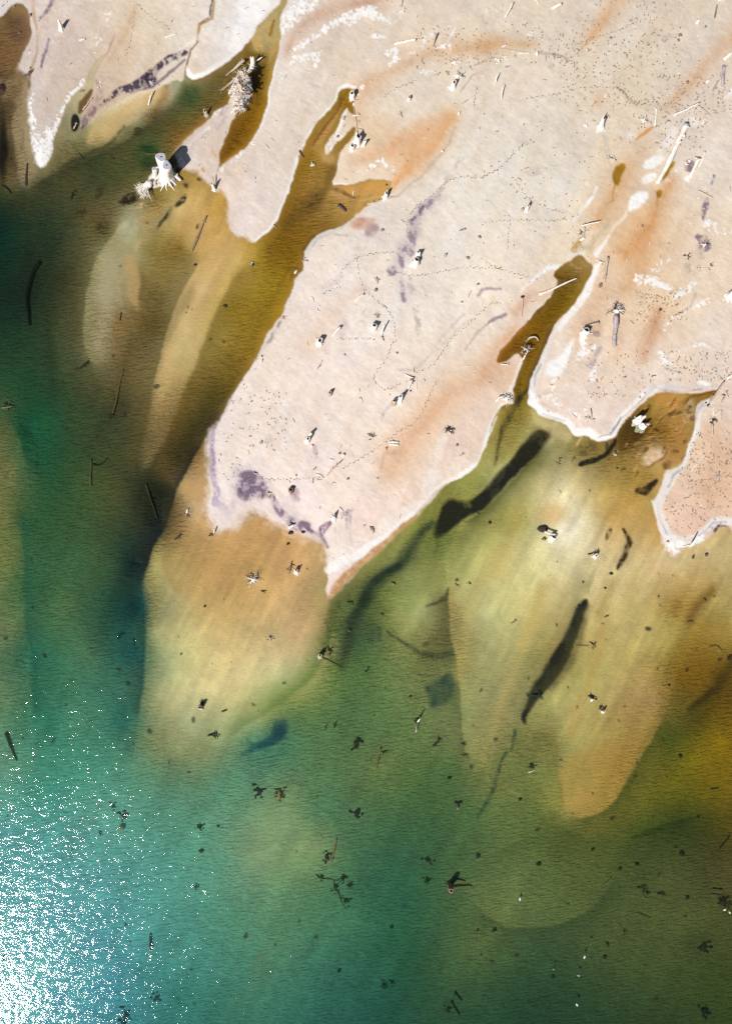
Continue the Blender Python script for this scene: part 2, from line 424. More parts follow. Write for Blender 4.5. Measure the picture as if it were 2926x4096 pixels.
# olive-brown damp ground in the north-west corner
stroke(LC, W('00', 210, -10, 230, 130, 240, 330, 200, 470), [20, 16, 14, 20], (176, 140, 96), 7, .6, .5, 's')
stroke(LC, W('00', 190, 480, 190, 560), [24, 16], (110, 78, 48), 6, .8, .4, 'f')
stroke(LC, W('10', 1310, 740, 1200, 870, 1000, 960, 820, 1010), [80, 150, 130, 60], (228, 186, 146), 60, .5, .15, 's')
stroke(LC, W('10', 1210, 1290, 1100, 1390, 1060, 1500, 1040, 1640), [40, 80, 90, 60], (196, 182, 186), 26, .6, .4, 'f')
stroke(LC, W('11', 1000, -30, 960, 100, 985, 200, 1010, 330), [90, 70, 60, 40], (206, 194, 194), 26, .55, .5, 'f')
poly(LC, W('11', -120, 1400, 60, 1420, 140, 1540, 100, 1640, -120, 1660), (198, 184, 190), 30, .6, .5, 'f')
stroke(LC, W('12', 60, -40, 230, 100, 380, 190, 500, 280), [60, 90, 80, 30], (206, 190, 196), 24, .5, .5, 'f')
# black mineral sand and wrack
B00 = W('00', 1205, 355, 1100, 385, 1010, 455, 950, 520, 860, 570, 760, 600, 690, 665, 620, 710, 560, 785, 525, 850)
stroke(LC, B00, [26, 40, 34, 60, 46, 30, 24, 34, 44, 30], S_DK, 7, .95, .85, 'f')
stroke(LC, W('00', 1200, 400, 1100, 470, 1000, 560, 850, 600), [10, 16, 14, 10], S_PU, 5, .8, .7, 's')
ell(LC, '00', 965, 525, 45, 38, (60, 46, 66), -30, .4, .95, .6, 'f')
stroke(LC, W('00', 620, 520, 660, 590, 620, 690, 550, 790), [14, 40, 60, 60], (170, 146, 140), 8, .7, .7, 'f')
stroke(LC, W('00', 278, 435, 285, 370, 320, 255), [14, 22, 10], S_PU, 5, .9, .5, 'f')
stroke(LC, W('00', 345, 5, 320, 60, 260, 140), [26, 30, 8], S_PU, 6, .85, .6, 'f')
stroke(LC, W('00', 745, 240, 710, 330, 640, 410), [6, 12, 16], (150, 120, 120), 6, .8, .5, 's')
stroke(LC, W('00', 1290, 280, 1240, 340, 1215, 440, 1200, 530), [8, 10, 14, 12], (120, 92, 56), 4, .9)
stroke(LC, W('00', 1375, 10, 1365, 120, 1310, 160), [16, 10, 8], (86, 70, 64), 4, .85, .6, 'f')
stroke(LC, W('00', 1390, 20, 1380, 130, 1300, 165, 1280, 280), [14, 14, 20, 8], (168, 130, 74), 5, .8, .3)
stroke(LC, W('00', 640, 400, 590, 500, 550, 600), [14, 30, 20], (126, 96, 56), 8, .8)
stroke(LC, W('10', 1175, 1310, 1090, 1390, 1060, 1500, 1040, 1650), [24, 50, 60, 40], (152, 134, 148), 9, .9, .75, 'f')
stroke(LC, W('10', 1130, 1340, 1080, 1420, 1020, 1450), [8, 20, 8], (110, 94, 112), 4, .8, .7, 'f')
stroke(LC, W('10', 1380, 1030, 1310, 1110, 1200, 1290), [16, 26, 20], (190, 176, 172), 12, .6, .8, 'f')
stroke(LC, W('10', 1330, 830, 1300, 930, 1240, 1010, 1130, 1120, 960, 1280, 900, 1285), [8, 12, 14, 16, 14, 10], (170, 158, 150), 6, .8, .5, 's')
stroke(LC, W('11', 985, -10, 985, 100, 975, 180, 1000, 330), [60, 22, 18, 26], (156, 136, 150), 6, .9, .8, 'f')
ell(LC, '11', 915, 140, 36, 26, (134, 116, 130), -40, .4, .9, .6, 'f')
stroke(LC, W('11', 1030, 200, 1060, 280), [50, 30], (196, 180, 178), 12, .7, .8, 'f')
stroke(LC, W('11', 1080, 380, 1095, 480, 1085, 580), [40, 40, 6], (186, 176, 172), 9, .7, .9, 'f')
stroke(LC, W('11', 1650, 415, 1540, 465, 1480, 530, 1420, 610, 1390, 650), [22, 16, 12, 8, 5], (160, 138, 148), 5, .85, .5, 's')
stroke(LC, W('11', 1470, 300, 1500, 260, 1620, 262), [10, 20, 12], (168, 150, 162), 5, .75, .6, 's')
stroke(LC, W('11', 1380, 420, 1250, 560, 1160, 690, 1080, 780, 960, 780), [8, 10, 12, 14, 8], (206, 190, 182), 7, .8, .4, 's')
stroke(LC, W('11', 1440, 440, 1310, 560, 1210, 660), [6, 8, 6], (206, 190, 182), 6, .6, .4, 's')
stroke(LC, W('11', 910, 1000, 860, 1060, 850, 1115), [14, 14, 8], (170, 148, 156), 6, .7, .6, 'f')
stroke(LC, W('11', 620, 480, 600, 560), [50, 40], (206, 188, 182), 16, .6, .5, 'f')
stroke(LC, W('11', 540, 200, 480, 240, 590, 180), [30, 40, 30], (206, 190, 188), 12, .6, .6, 'f')
stroke(LC, W('11', 130, 1020, 200, 1080, 120, 1250), [30, 30, 40], (206, 192, 184), 10, .6, .8, 'f')
ell(LC, '11', 430, 1310, 16, 46, (190, 166, 168), -20, .4, .6, .5, 'f')
ell(LC, '11', 290, 1590, 30, 50, (170, 144, 156), -25, .4, .8, .5, 'f')
stroke(LC, W('11', 850, 1440, 880, 1330, 940, 1310), [12, 20, 30], (206, 170, 150), 9, .6, .6, 'f')
poly(LC, W('11', -40, 1440, 40, 1450, 90, 1490, 110, 1560, 60, 1600, -30, 1640, -90, 1600, -60, 1500), (126, 106, 126), 10, .92, .7, 'f')
stroke(LC, W('11', 60, 1600, 140, 1600), [26, 24], (90, 66, 72), 6, .8, .7, 'f')
stroke(LC, W('01', 1400, 1130, 1380, 1230, 1385, 1400, 1400, 1560, 1400, 1640), [10, 30, 40, 40, 60], (190, 172, 190), 7, .9, .55, 'f')
stroke(LC, W('01', 1385, 1260, 1395, 1500), [14, 14], (146, 124, 146), 6, .6, .7, 'f')
stroke(LC, W('01', 1540, 880, 1500, 980, 1430, 1090, 1395, 1160), [10, 8, 9, 12], (170, 156, 160), 4, .7, .5, 's')
ell(LC, '01', 1600, 1520, 60, 60, (124, 106, 130), 20, .4, .8, .75, 'f')
stroke(LC, W('02', 1400, 0, 1480, 80, 1520, 20), [40, 60, 30], (196, 180, 196), 9, .8, .55, 'f')
ell(LC, '02', 1440, 130, 70, 70, (236, 222, 218), 0, .5, .7, .4, 'f')
stroke(LC, W('12', 130, -20, 200, 80, 250, 130, 310, 170, 370, 180), [30, 40, 50, 70, 50], (120, 100, 120), 8, .85, .75, 'f')
stroke(LC, W('12', 380, 200, 460, 230, 500, 310), [16, 24, 14], (126, 100, 120), 6, .85, .6, 'f')
stroke(LC, W('12', 510, 150, 470, 200), [26, 40], (126, 104, 124), 6, .85, .7, 'f')
stroke(LC, W('12', 600, 90, 640, 70, 620, 180), [26, 40, 10], (130, 110, 128), 6, .8, .7, 'f')
stroke(LC, W('12', 650, 100, 640, 170, 660, 280), [8, 12, 8], (176, 156, 140), 5, .7, .5, 's')
stroke(LC, W('12', 545, 180, 560, 290, 640, 320), [10, 14, 10], (200, 184, 178), 5, .7, .5, 's')
stroke(LC, W('12', 690, 320, 800, 250), [20, 12], (176, 152, 172), 6, .6, .7, 'f')
stroke(LC, W('20', 1445, 1300, 1450, 1350, 1425, 1430), [20, 44, 10], (134, 112, 130), 7, .9, .7, 'f')
stroke(LC, W('20', 1390, 1540, 1430, 1560, 1440, 1600), [30, 50, 70], (130, 112, 130), 7, .85, .75, 'f')
stroke(LC, W('20', 1500, 1150, 1480, 1200), [16, 14], (140, 122, 140), 4, .8, .6, 'f')
ell(LC, '20', 1345, 1085, 34, 30, (128, 108, 120), 0, .4, .85, .6, 'f')
stroke(LC, W('20', 370, 345, 450, 360, 540, 385, 550, 410), [12, 14, 10, 6], (126, 116, 108), 5, .85, .6, 'f')
stroke(LC, W('20', 40, 450, -60, 500, -140, 600), [10, 12, 8], (180, 170, 158), 6, .7, .5, 's')
stroke(LC, W('20', 860, 570, 920, 610, 950, 660, 1000, 690), [6, 8, 10, 6], (130, 116, 96), 4, .7, .5, 'f')
ell(LC, '20', 445, 430, 22, 16, (186, 172, 168), -30, .4, .8, .6, 'f')
ell(LC, '20', 1210, 240, 40, 18, (200, 184, 180), 0, .4, .7, .6, 'f')
ell(LC, '20', 335, 1120, 40, 26, (206, 192, 184), -20, .5, .7, .7, 'f')
stroke(LC, W('20', 780, 890, 810, 990), [24, 30], (204, 196, 186), 12, .6, .5, 'f')
stroke(LC, W('21', 760, 640, 700, 760), [22, 30], (186, 164, 170), 10, .7, .7, 'f')
stroke(LC, W('21', 1330, 100, 1340, 140), [40, 30], (164, 142, 148), 8, .7, .7, 'f')
stroke(LC, W('21', 1400, -10, 1430, 60), [30, 20], (160, 140, 150), 8, .7, .7, 'f')
stroke(LC, W('21', 1370, 290, 1340, 370, 1260, 420), [10, 14, 8], (196, 182, 176), 7, .7, .6, 's')
stroke(LC, W('21', 1180, 770, 1280, 790), [10, 8], (150, 130, 140), 4, .7, .5, 'f')
stroke(LC, W('21', 1280, 830, 1200, 860, 1100, 850), [20, 30, 20], (200, 190, 176), 10, .5, .7, 'f')
stroke(LC, W('21', 1220, 690, 1290, 640, 1400, 620, 1500, 650, 1570, 680), [8, 10, 14, 12, 8], (244, 234, 222), 7, .7, .5, 's')
ell(LC, '21', 720, 500, 60, 40, (190, 160, 130), 0, .5, .5, .5, 'f')
ell(LC, '21', 735, 545, 40, 20, (160, 132, 130), 0, .5, .6, .6, 'f')
ell(LC, '22', 1550, 190, 44, 30, (72, 56, 84), -20, .4, .95, .5, 'f')
# salt rims and crusts along the shores
stroke(LC, W('00', 1222, 440, 1235, 480, 1265, 500, 1330, 485, 1440, 415, 1560, 330, 1640, 260), [20, 34, 40, 44, 44, 50, 60], S_WH, 9, .97, .4)
poly(LC, W('00', 1300, 400, 1380, 300, 1500, 180, 1624, 40, 1640, 250, 1550, 320, 1440, 400, 1330, 450), (226, 216, 212), 20, .6, .3)
poly(LC, W('00', 1440, 260, 1600, 60, 1640, -100, 1760, -100, 1660, 200, 1560, 320, 1480, 350), S_WH, 20, .8, .5, 's')
stroke(LC, W('10', 0, 60, 120, -20), [160, 160], S_WH, 16, .85, .3, 's')
stroke(LC, W('00', 545, -20, 720, 10, 800, -10), [40, 20, 30], S_WH, 8, .8, .4)
poly(LC, W('00', -100, 0, 20, -60, 160, -40, 130, 20, 40, 60, -20, 130), (224, 216, 214), 14, .8, .4)
speckle(LC, W('00', 200, 800, 260, 900, 330, 800, 345, 1000, 300, 1085, 250, 1095, 212, 1000), None, .44, seed=3)
speckle(LC, W('00', 215, 600, 195, 700, 205, 800, 240, 1000), [20, 30, 50, 60], .5, seed=4)
speckle(LC, W('00', 575, 440, 530, 550, 470, 610, 430, 690, 390, 770, 330, 900), [14, 30, 40, 50, 50, 60], .5, seed=5)
speckle(LC, W('00', 700, 90, 660, 220, 620, 340), [60, 70, 60], .62, seed=6)
speckle(LC, W('00', 330, 290, 380, 280), [30, 40], .6, seed=61)
stroke(LC, W('00', 1290, 240, 1200, 320, 1150, 340), [26, 20, 8], (244, 236, 232), 7, .8, .5, 'f')
speckle(LC, W('00', 1400, 720, 1470, 700), [30, 20], .5, seed=62)
stroke(LC, W('00', 1500, 690, 1440, 680, 1390, 730, 1380, 760), [10, 16, 20, 16], (240, 234, 232), 5, .85, .2)
stroke(LC, W('00', 1480, 650, 1440, 720, 1425, 760), [8, 10, 8], (176, 160, 168), 4, .7, .4, 's')
speckle(LC, W('00', 1150, 990, 1170, 1060), [50, 50], .46, seed=7)
stroke(LC, W('00', 1390, 1170, 1400, 1240, 1360, 1260, 1290, 1330, 1240, 1400), [16, 40, 50, 44, 16], (246, 236, 226), 9, .9, .3)
stroke(LC, W('00', 1330, 830, 1240, 960, 1250, 1080), [30, 40, 40], (226, 214, 206), 14, .6, .5, 's')
speckle(LC, W('00', 1440, 1100, 1540, 1030, 1624, 920), [40, 40, 40], .52, seed=8)
for pts, c in ((W('00', 1360, 830, 1290, 880, 1200, 980), (252, 248, 244)), (W('00', 1350, 860, 1270, 910, 1230, 1000), (206, 192, 190)), (W('00', 1420, 800, 1340, 900, 1300, 1040), (214, 200, 194)), (W('00', 1470, 760, 1420, 840), (190, 174, 178)),
                (W('00', 1400, 960, 1370, 1040, 1330, 1120), (240, 226, 210)), (W('00', 1180, 1000, 1240, 1040, 1330, 1060), (250, 246, 242)), (W('00', 1500, 680, 1450, 740), (184, 168, 176))):
    stroke(LC, chaikin(pts, False, 2), 18, c, 8, .7, .5, 's')
stroke(LC, W('00', 1380, 990, 1400, 1010), [30, 20], (206, 160, 96), 6, .6, .6, 'f')
stroke(LC, W('00', 1330, 1110, 1310, 1090), [16, 10], (190, 140, 70), 5, .6, .6, 'f')
stroke(LC, W('10', 190, 250, 160, 430, 130, 560, 105, 690, 64, 830, 0, 920), [20, 22, 16, 22, 22, 20], S_WH, 5, .9, .3, 'f')
speckle(LC, W('10', 195, 200, 260, 110, 380, 20, 420, -60), [60, 110, 120, 120], .46, seed=10)
speckle(LC, W('10', 190, 530, 240, 450, 300, 370), [20, 26, 20], .45, seed=11)
speckle(LC, W('10', 310, 390, 440, 360, 430, 440, 390, 480), [50, 50, 50, 30], .56, seed=12)
speckle(LC, W('10', 280, 340, 450, 220, 600, 140, 790, 70), [30, 40, 60, 50], .5, seed=13)
speckle(LC, W('10', 640, 170, 800, 110, 1000, 140), [30, 60, 40], .6, seed=14)
ell(LC, '10', 820, 246, 46, 14, S_WH, -4, .4, .95, .5, 'f')
speckle(LC, W('10', 700, 620, 780, 540, 900, 430, 1010, 360), [30, 40, 40, 40], .6, seed=15)
speckle(LC, W('10', 890, 360, 960, 330, 940, 390, 1060, 350), [30, 40, 30, 20], .48, seed=16)
speckle(LC, W('10', 1110, 490, 1200, 470), [20, 20], .48, seed=17)
speckle(LC, W('10', 1150, 250, 1100, 320), [50, 30], .54, seed=18)
stroke(LC, W('10', 1320, 190, 1280, 280), [8, 12], S_WH, 4, .8, .3, 'f')
speckle(LC, W('10', 1220, 310, 1280, 310), [30, 30], .5, seed=19)
stroke(LC, W('10', 340, 945, 380, 870, 440, 800, 500, 700, 555, 640, 585, 575, 640, 560, 690, 575), [10, 12, 14, 10, 16, 22, 22, 14], S_WH, 4, .95, .3, 'f')
stroke(LC, W('10', 305, 1025, 288, 1120, 238, 1260, 186, 1400, 128, 1485, 40, 1570), [20, 18, 16, 18, 20, 16], S_WH, 5, .97, .15)
stroke(LC, W('10', 628, 705, 600, 770, 570, 850, 556, 900), [26, 28, 14, 10], S_WH, 4, .97, .2, 'f')
speckle(LC, W('10', 520, 900, 540, 960, 600, 880), [40, 30, 20], .55, seed=20)
stroke(LC, W('10', 522, 1200, 600, 1196, 640, 1192), [16, 12, 6], S_WH, 4, .95)
stroke(LC, W('10', 545, 1130, 525, 1190), [6, 10], S_WH, 4, .8)
speckle(LC, W('10', 700, 1120, 860, 1060, 940, 1110), [40, 60, 30], .6, seed=21)
speckle(LC, W('10', 900, 880, 960, 850, 700, 640), [20, 30, 20], .62, seed=22)
stroke(LC, W('10', 700, 1400, 560, 1500, 440, 1530, 400, 1590, 380, 1640), [8, 20, 40, 44, 40], (214, 212, 206), 8, .8, .4, 's')
stroke(LC, W('10', 640, 1540, 520, 1520, 440, 1550, 410, 1600), [8, 10, 8, 8], (176, 174, 172), 4, .6, .4, 's')
stroke(LC, W('11', 350, 60, 330, 180, 260, 300, 190, 430, 100, 590, 30, 690), [26, 44, 34, 20, 14, 12], (232, 226, 220), 8, .75, .4, 's')
stroke(LC, W('11', 210, 440, 150, 560, 60, 680, 0, 740), [14, 18, 16, 14], (150, 138, 134), 5, .75, .75, 'f')
speckle(LC, W('11', 300, 160, 230, 340), [20, 26], .52, seed=23)
stroke(LC, W('11', 400, 310, 415, 350), [4, 4], (245, 240, 235), 3, .7)
stroke(LC, W('01', 1600, 790, 1545, 890, 1480, 1000, 1425, 1100), [10, 10, 10, 10], (234, 224, 218), 4, .8, .3)
stroke(LC, W('11', 1640, 1040, 1580, 1170, 1540, 1270, 1490, 1370, 1400, 1440, 1270, 1520, 1190, 1600), [34, 36, 30, 34, 40, 44, 50], S_WH, 7, .97, .4)
stroke(LC, W('11', 1480, 1360, 1330, 1400, 1220, 1480), [20, 40, 50], (240, 226, 212), 10, .8, .3, 's')
poly(LC, W('11', 1130, 1460, 1200, 1420, 1260, 1480, 1180, 1624, 1090, 1640, 1110, 1560), (246, 236, 226), 12, .8, .4, 's')
stroke(LC, W('11', 1260, 1230, 1220, 1320, 1190, 1400, 1150, 1500), [44, 40, 20, 40], (246, 234, 222), 12, .85, .2, 's')
stroke(LC, W('11', 800, 1480, 770, 1600), [40, 50], (240, 226, 214), 14, .7, .3, 's')
poly(LC, W('12', 490, 440, 500, 330, 560, 280, 640, 310, 760, 250, 840, 150, 960, 60, 1100, -10, 1180, 10, 1050, 90, 930, 195, 800, 300, 690, 370, 600, 430, 530, 475), (248, 236, 224), 10, .85, .2)
stroke(LC, W('12', 505, 450, 600, 400, 700, 360, 800, 290, 930, 195, 1050, 85, 1180, -10), [60, 60, 60, 40, 30, 30, 30], S_WH, 6, .9, .3, 'f')
poly(LC, W('12', 500, 330, 540, 200, 600, 130, 680, 170, 680, 300, 600, 330), (238, 226, 212), 16, .7, .4, 's')
stroke(LC, W('12', 522, 650, 560, 570, 640, 480, 760, 385, 900, 265, 1000, 175, 1075, 95), [40, 60, 56, 50, 46, 40, 20], (190, 142, 92), 7, .9, .35, 'f')
stroke(LC, W('12', 1090, 80, 1200, -30, 1280, -90), [30, 30, 30], (206, 186, 160), 7, .7, .3, 'f')
poly(LC, W('02', 1340, 60, 1400, 170, 1480, 205, 1560, 150, 1624, 120, 1700, 180, 1900, 250, 1950, 160, 1700, 40, 1500, -60), (232, 214, 206), 20, .5, .3)
stroke(LC, W('02', 1300, -100, 1320, 40, 1370, 160), [20, 30, 20], (224, 196, 166), 9, .7, .3, 'f')
stroke(LC, W('12', 80, 130, 240, 210, 400, 260, 470, 310, 488, 420), [20, 20, 20, 20, 20], (220, 172, 118), 10, .7, .3, 'f')
stroke(LC, W('21', 0, 1370, 40, 1225, 100, 1080, 140, 1020, 195, 1010), [40, 36, 34, 40, 14], S_WH, 6, .95, .4)
stroke(LC, W('21', 262, 715, 235, 780, 200, 880, 175, 940), [20, 22, 26, 34], S_WH, 5, .95, .4)
stroke(LC, W('21', 445, 292, 370, 372, 300, 440), [10, 14, 6], S_WH, 4, .85)
stroke(LC, W('21', 505, 108, 440, 110, 350, 190, 250, 280), [30, 34, 16, 6], S_WH, 7, .9, .4)
stroke(LC, W('21', 650, 20, 560, 30, 545, 60), [40, 26, 16], (240, 232, 222), 8, .7, .4)
stroke(LC, W('21', 745, 110, 720, 180, 690, 250, 630, 340, 560, 430, 500, 510), [40, 40, 46, 50, 40, 36], S_WH, 8, .95, .25, 'f')
stroke(LC, W('21', 490, 480, 440, 570, 415, 660, 370, 780, 335, 850, 325, 960), [18, 20, 22, 40, 50, 50], (238, 234, 230), 6, .92, .2, 's')
stroke(LC, W('21', 385, 740, 350, 810, 345, 880), [8, 14, 10], (160, 150, 156), 4, .75, .5, 's')
speckle(LC, W('21', 330, 930, 340, 1000), [40, 50], .42, seed=24)
stroke(LC, W('21', 315, 990, 380, 1040, 460, 1075, 550, 1120, 600, 1180, 690, 1180, 760, 1225, 815, 1222, 850, 1190, 880, 1120, 930, 1060, 1010, 980, 1080, 920, 1170, 885),
       [30, 50, 44, 44, 44, 54, 40, 40, 50, 44, 40, 36, 40, 30], S_WH, 6, .95, .2, 's')
stroke(LC, W('21', 400, 1060, 470, 1090, 540, 1115), [8, 8, 8], (176, 166, 172), 4, .7, .4, 's')
stroke(LC, W('21', 400, 1000, 480, 1040, 470, 1060), [10, 10, 8], (176, 166, 172), 4, .6, .6, 's')
stroke(LC, W('21', 760, 1215, 830, 1205, 860, 1150, 900, 1090), [8, 12, 16, 8], (160, 150, 158), 4, .75, .5, 's')
stroke(LC, W('21', 850, 1180, 900, 1100, 1000, 1010, 1070, 940), [6, 6, 6, 6], (120, 104, 100), 3, .7, .5, 's')
stroke(LC, W('21', 1070, 930, 1120, 885, 1250, 890, 1400, 890, 1520, 880), [30, 40, 30, 26, 20], (214, 206, 204), 8, .85, .4, 's')
stroke(LC, W('21', 1150, 905, 1300, 920, 1420, 910), [14, 10, 10], (170, 150, 160), 5, .7, .6, 's')
stroke(LC, W('21', 1400, 870, 1470, 872), [30, 20], S_WH, 6, .8, .3, 'f')
poly(LC, W('21', 605, 580, 560, 700, 525, 815, 480, 830, 405, 805, 420, 730, 500, 690, 560, 600), S_WH, 12, 1, .1)
speckle(LC, W('21', 650, 600, 640, 720, 720, 640), [40, 40, 30], .5, seed=25)
speckle(LC, W('21', 460, 860, 430, 960, 560, 1040, 650, 1100, 700, 960), [60, 60, 40, 40, 30], .58, seed=26)
speckle(LC, W('21', 720, 740, 690, 860), [50, 40], .58, seed=27)
speckle(LC, W('21', 1000, 190, 1080, 200, 1150, 230, 1200, 250), [60, 70, 40, 40], .5, seed=28)
speckle(LC, W('21', 1060, 160, 1130, 120, 1200, 60), [40, 50, 40], .6, seed=29)
speckle(LC, W('21', 1220, 310, 1310, 260, 1400, 220), [30, 50, 30], .54, seed=30)
speckle(LC, W('21', 1170, 520, 1230, 450, 1330, 400, 1450, 340), [24, 30, 24, 20], .5, seed=33)
speckle(LC, W('21', 1155, 680, 1190, 730, 1260, 750), [20, 30, 20], .42, seed=34)
speckle(LC, W('21', 1380, 630, 1420, 620, 1560, 670), [40, 20, 14], .5, seed=35)
speckle(LC, W('20', 1300, 1500, 1400, 1430, 1560, 1520, 1624, 1480), [60, 60, 80, 60], .62, seed=36)
speckle(LC, W('20', 0, 80, 130, 75), [40, 20], .56, seed=37)
speckle(LC, W('20', 1230, 1130, 1280, 1100), [30, 20], .5, seed=38)
stroke(LC, W('20', 300, 240, 320, 225), [12, 16], S_WH, 5, .9)
ell(LC, '20', 1105, 1065, 74, 34, S_WH, -26, .25, .95, .15)
ell(LC, '20', 1075, 1165, 50, 28, S_WH, -26, .3, .95, .15)
poly(LC, W('20', 940, 1400, 960, 1300, 1010, 1250, 1080, 1250, 1060, 1310, 1000, 1370), S_WH, 10, .97, .4)
ell(LC, '20', 915, 880, 70, 24, (240, 234, 226), 10, .6, .7, .4, 's')
stroke(LC, W('20', 1240, 860, 1180, 940, 1150, 990), [40, 60, 30], (240, 236, 230), 14, .7, .4, 's')
stroke(LC, W('20', 930, 1400, 860, 1480, 800, 1570, 740, 1650), [24, 14, 18, 40], S_WH, 7, .92, .4)
stroke(LC, W('20', 745, 1220, 690, 1330, 620, 1410, 590, 1440), [10, 24, 18, 6], S_WH, 7, .92, .4)
stroke(LC, W('20', 1180, 1170, 1210, 1180), [20, 20], S_WH, 6, .7, .4, 'f')
ell(LC, '20', 1325, 1165, 14, 18, S_WH, 0, .4, .9)
stroke(LC, W('20', 1640, 590, 1570, 640), [40, 20], S_WH, 8, .8, .4)
ell(LC, '20', 1350, 800, 40, 30, (246, 240, 232), 0, .5, .7, .5, 'f')
stroke(LC, W('21', 1475, 985, 1410, 1040, 1385, 1100, 1395, 1180, 1350, 1270, 1320, 1340, 1290, 1410, 1240, 1460, 1200, 1530, 1150, 1640),
       [30, 50, 40, 36, 36, 40, 60, 70, 70, 60], (238, 234, 228), 6, .92, .2, 's')
stroke(LC, W('21', 1440, 1010, 1385, 1070, 1375, 1120), [26, 20, 10], (140, 130, 150), 5, .75, .6, 's')
stroke(LC, W('21', 1330, 1400, 1250, 1460, 1210, 1540), [6, 8, 8], (176, 168, 166), 4, .7, .4, 's')
stroke(LC, W('21', 1300, 1430, 1230, 1480), [5, 6], (176, 168, 166), 4, .6, .4, 's')
speckle(LC, W('21', 1370, 1170, 1340, 1300), [24, 30], .45, seed=40)
stroke(LC, W('22', 1125, 0, 1150, 100, 1180, 200, 1230, 270, 1300, 260, 1390, 240, 1460, 180, 1540, 130, 1640, 140),
       [60, 66, 60, 80, 60, 40, 50, 50, 50], (238, 234, 230), 7, .9, .2, 's')
stroke(LC, W('22', 1140, 20, 1150, 130, 1200, 230), [8, 8, 8], (176, 166, 178), 4, .6, .5, 's')
stroke(LC, W('22', 1340, 260, 1440, 210, 1500, 150, 1580, 140), [6, 8, 8, 6], (170, 156, 180), 4, .6, .5, 's')
speckle(LC, W('22', 1180, 300, 1240, 340, 1280, 280), [60, 70, 40], .42, seed=41)
speckle(LC, W('22', 1350, 290, 1420, 250), [30, 40], .48, seed=42)
# small amber pools standing on the sand
PONDS = [W('20', 868, 1090, 905, 1055, 932, 1080, 905, 1165, 872, 1212, 846, 1185, 850, 1130), W('20', 1215, 1075, 1252, 1050, 1205, 1130, 1160, 1190, 1165, 1140),
         W('20', 1128, 1235, 1165, 1235, 1168, 1265, 1150, 1290, 1128, 1275)]
for q in PONDS:
    poly(LC, q, (188, 132, 56), 9, .8)
    poly(LC, q, (158, 116, 20), 5, .95)
stroke(LC, W('20', 856, 1200, 838, 1260, 840, 1300, 800, 1330), [12, 6, 6, 4], (176, 128, 40), 3, .8)
stroke(LC, W('20', 1140, 1290, 1130, 1360), [16, 6], (190, 140, 80), 5, .7)
stroke(LC, W('20', 800, 1340, 820, 1450, 700, 1600, 620, 1620), [10, 20, 40, 40], (196, 184, 156), 9, .7, .6, 'f')
stroke(LC, W('20', 640, 1560, 600, 1620), [30, 40], (178, 140, 70), 8, .7, .5, 'f')
stroke(LC, W('20', 720, 1530, 700, 1640), [20, 40], (206, 180, 130), 8, .6, .6, 'f')

# ================================================================ bed colouring under water: silt, weed, litter
poly(WC, W('00', -260, 300, -200, 100, 0, 130, 90, 22, 180, 40, 196, 130, 190, 260, 140, 350, 110, 425, 60, 455, 0, 440, -260, 430), (140, 108, 68), 26, .7, .5, 's')
ell(WC, '00', 120, 200, 60, 110, (104, 78, 58), 10, .6, .6, .6)
ell(WC, '00', 30, 120, 50, 60, (96, 78, 46), 10, .6, .6, .6)
poly(WC, W('00', -40, 480, 60, 480, 150, 500, 180, 560, 170, 700, 190, 900, 230, 1080, 160, 1190, 110, 1080, 80, 900, 90, 640, 0, 620), (176, 156, 116), 18, .6, .45, 's')
V_DK = (27, 29, 22)
AMB = (172, 122, 42)
# amber fringes in shin-deep water along the banks
edge(WC, W('10', 690, 590, 640, 575, 590, 590, 560, 640, 500, 715, 420, 820, 345, 955), 18, (176, 128, 50), -1, .5)
poly(WC, W('10', 380, 980, 430, 890, 520, 760, 590, 660, 630, 620, 600, 700, 540, 800, 470, 920, 420, 960), (198, 152, 92), 8, .75, .3, 's')
stroke(WC, W('10', 590, 640, 560, 720, 480, 830, 400, 950), [14, 14, 16, 10], (118, 84, 28), 4, .7, .4, 's')
stroke(WC, W('10', 640, 590, 600, 660, 560, 720), [10, 14, 8], (122, 90, 40), 4, .7, .4, 's')
ell(WC, '10', 640, 670, 40, 60, (160, 116, 18), 10, .6, .6)
poly(WC, W('10', 460, 960, 490, 1010, 530, 990, 560, 1030, 520, 1080, 470, 1040), (196, 158, 104), 8, .7, .3)
stroke(WC, W('10', 570, 1080, 600, 1010, 690, 860), [26, 30, 36], (132, 98, 34), 7, .7, .2)
stroke(WC, W('10', 520, 1100, 500, 1230, 380, 1330, 240, 1450), [60, 60, 80, 60], (118, 90, 38), 16, .7, .3, 's')
ell(WC, '10', 380, 1180, 60, 110, (176, 134, 66), 30, .7, .6, .3, 's')
poly(WC, W('10', 530, 1215, 640, 1205, 760, 1190, 915, 1165, 900, 1230, 800, 1260, 680, 1270, 600, 1240), (208, 160, 88), 8, .75, .35, 'f')
stroke(WC, W('10', 900, 1270, 800, 1280, 700, 1310), [6, 8, 5], (224, 184, 120), 3, .8)
stroke(WC, W('10', 820, 1240, 740, 1270, 690, 1300), [5, 6, 4], (222, 180, 110), 3, .6)
ell(WC, '10', 580, 1270, 60, 24, (190, 152, 96), 10, .5, .7, .4)
stroke(WC, W('10', 530, 1230, 600, 1240, 680, 1280), [20, 24, 10], (96, 70, 36), 6, .6, .6, 'f')
ell(WC, '10', 400, 1310, 60, 90, (112, 88, 40), 30, .6, .6, .3)
stroke(WC, W('10', 700, 1400, 600, 1480, 480, 1500, 400, 1540, 350, 1624), [10, 14, 14, 20, 26], (92, 64, 26), 6, .7, .5, 'f')
stroke(WC, W('11', 340, 20, 290, 140, 260, 200), [26, 30, 10], (112, 82, 30), 6, .7, .5, 'f')
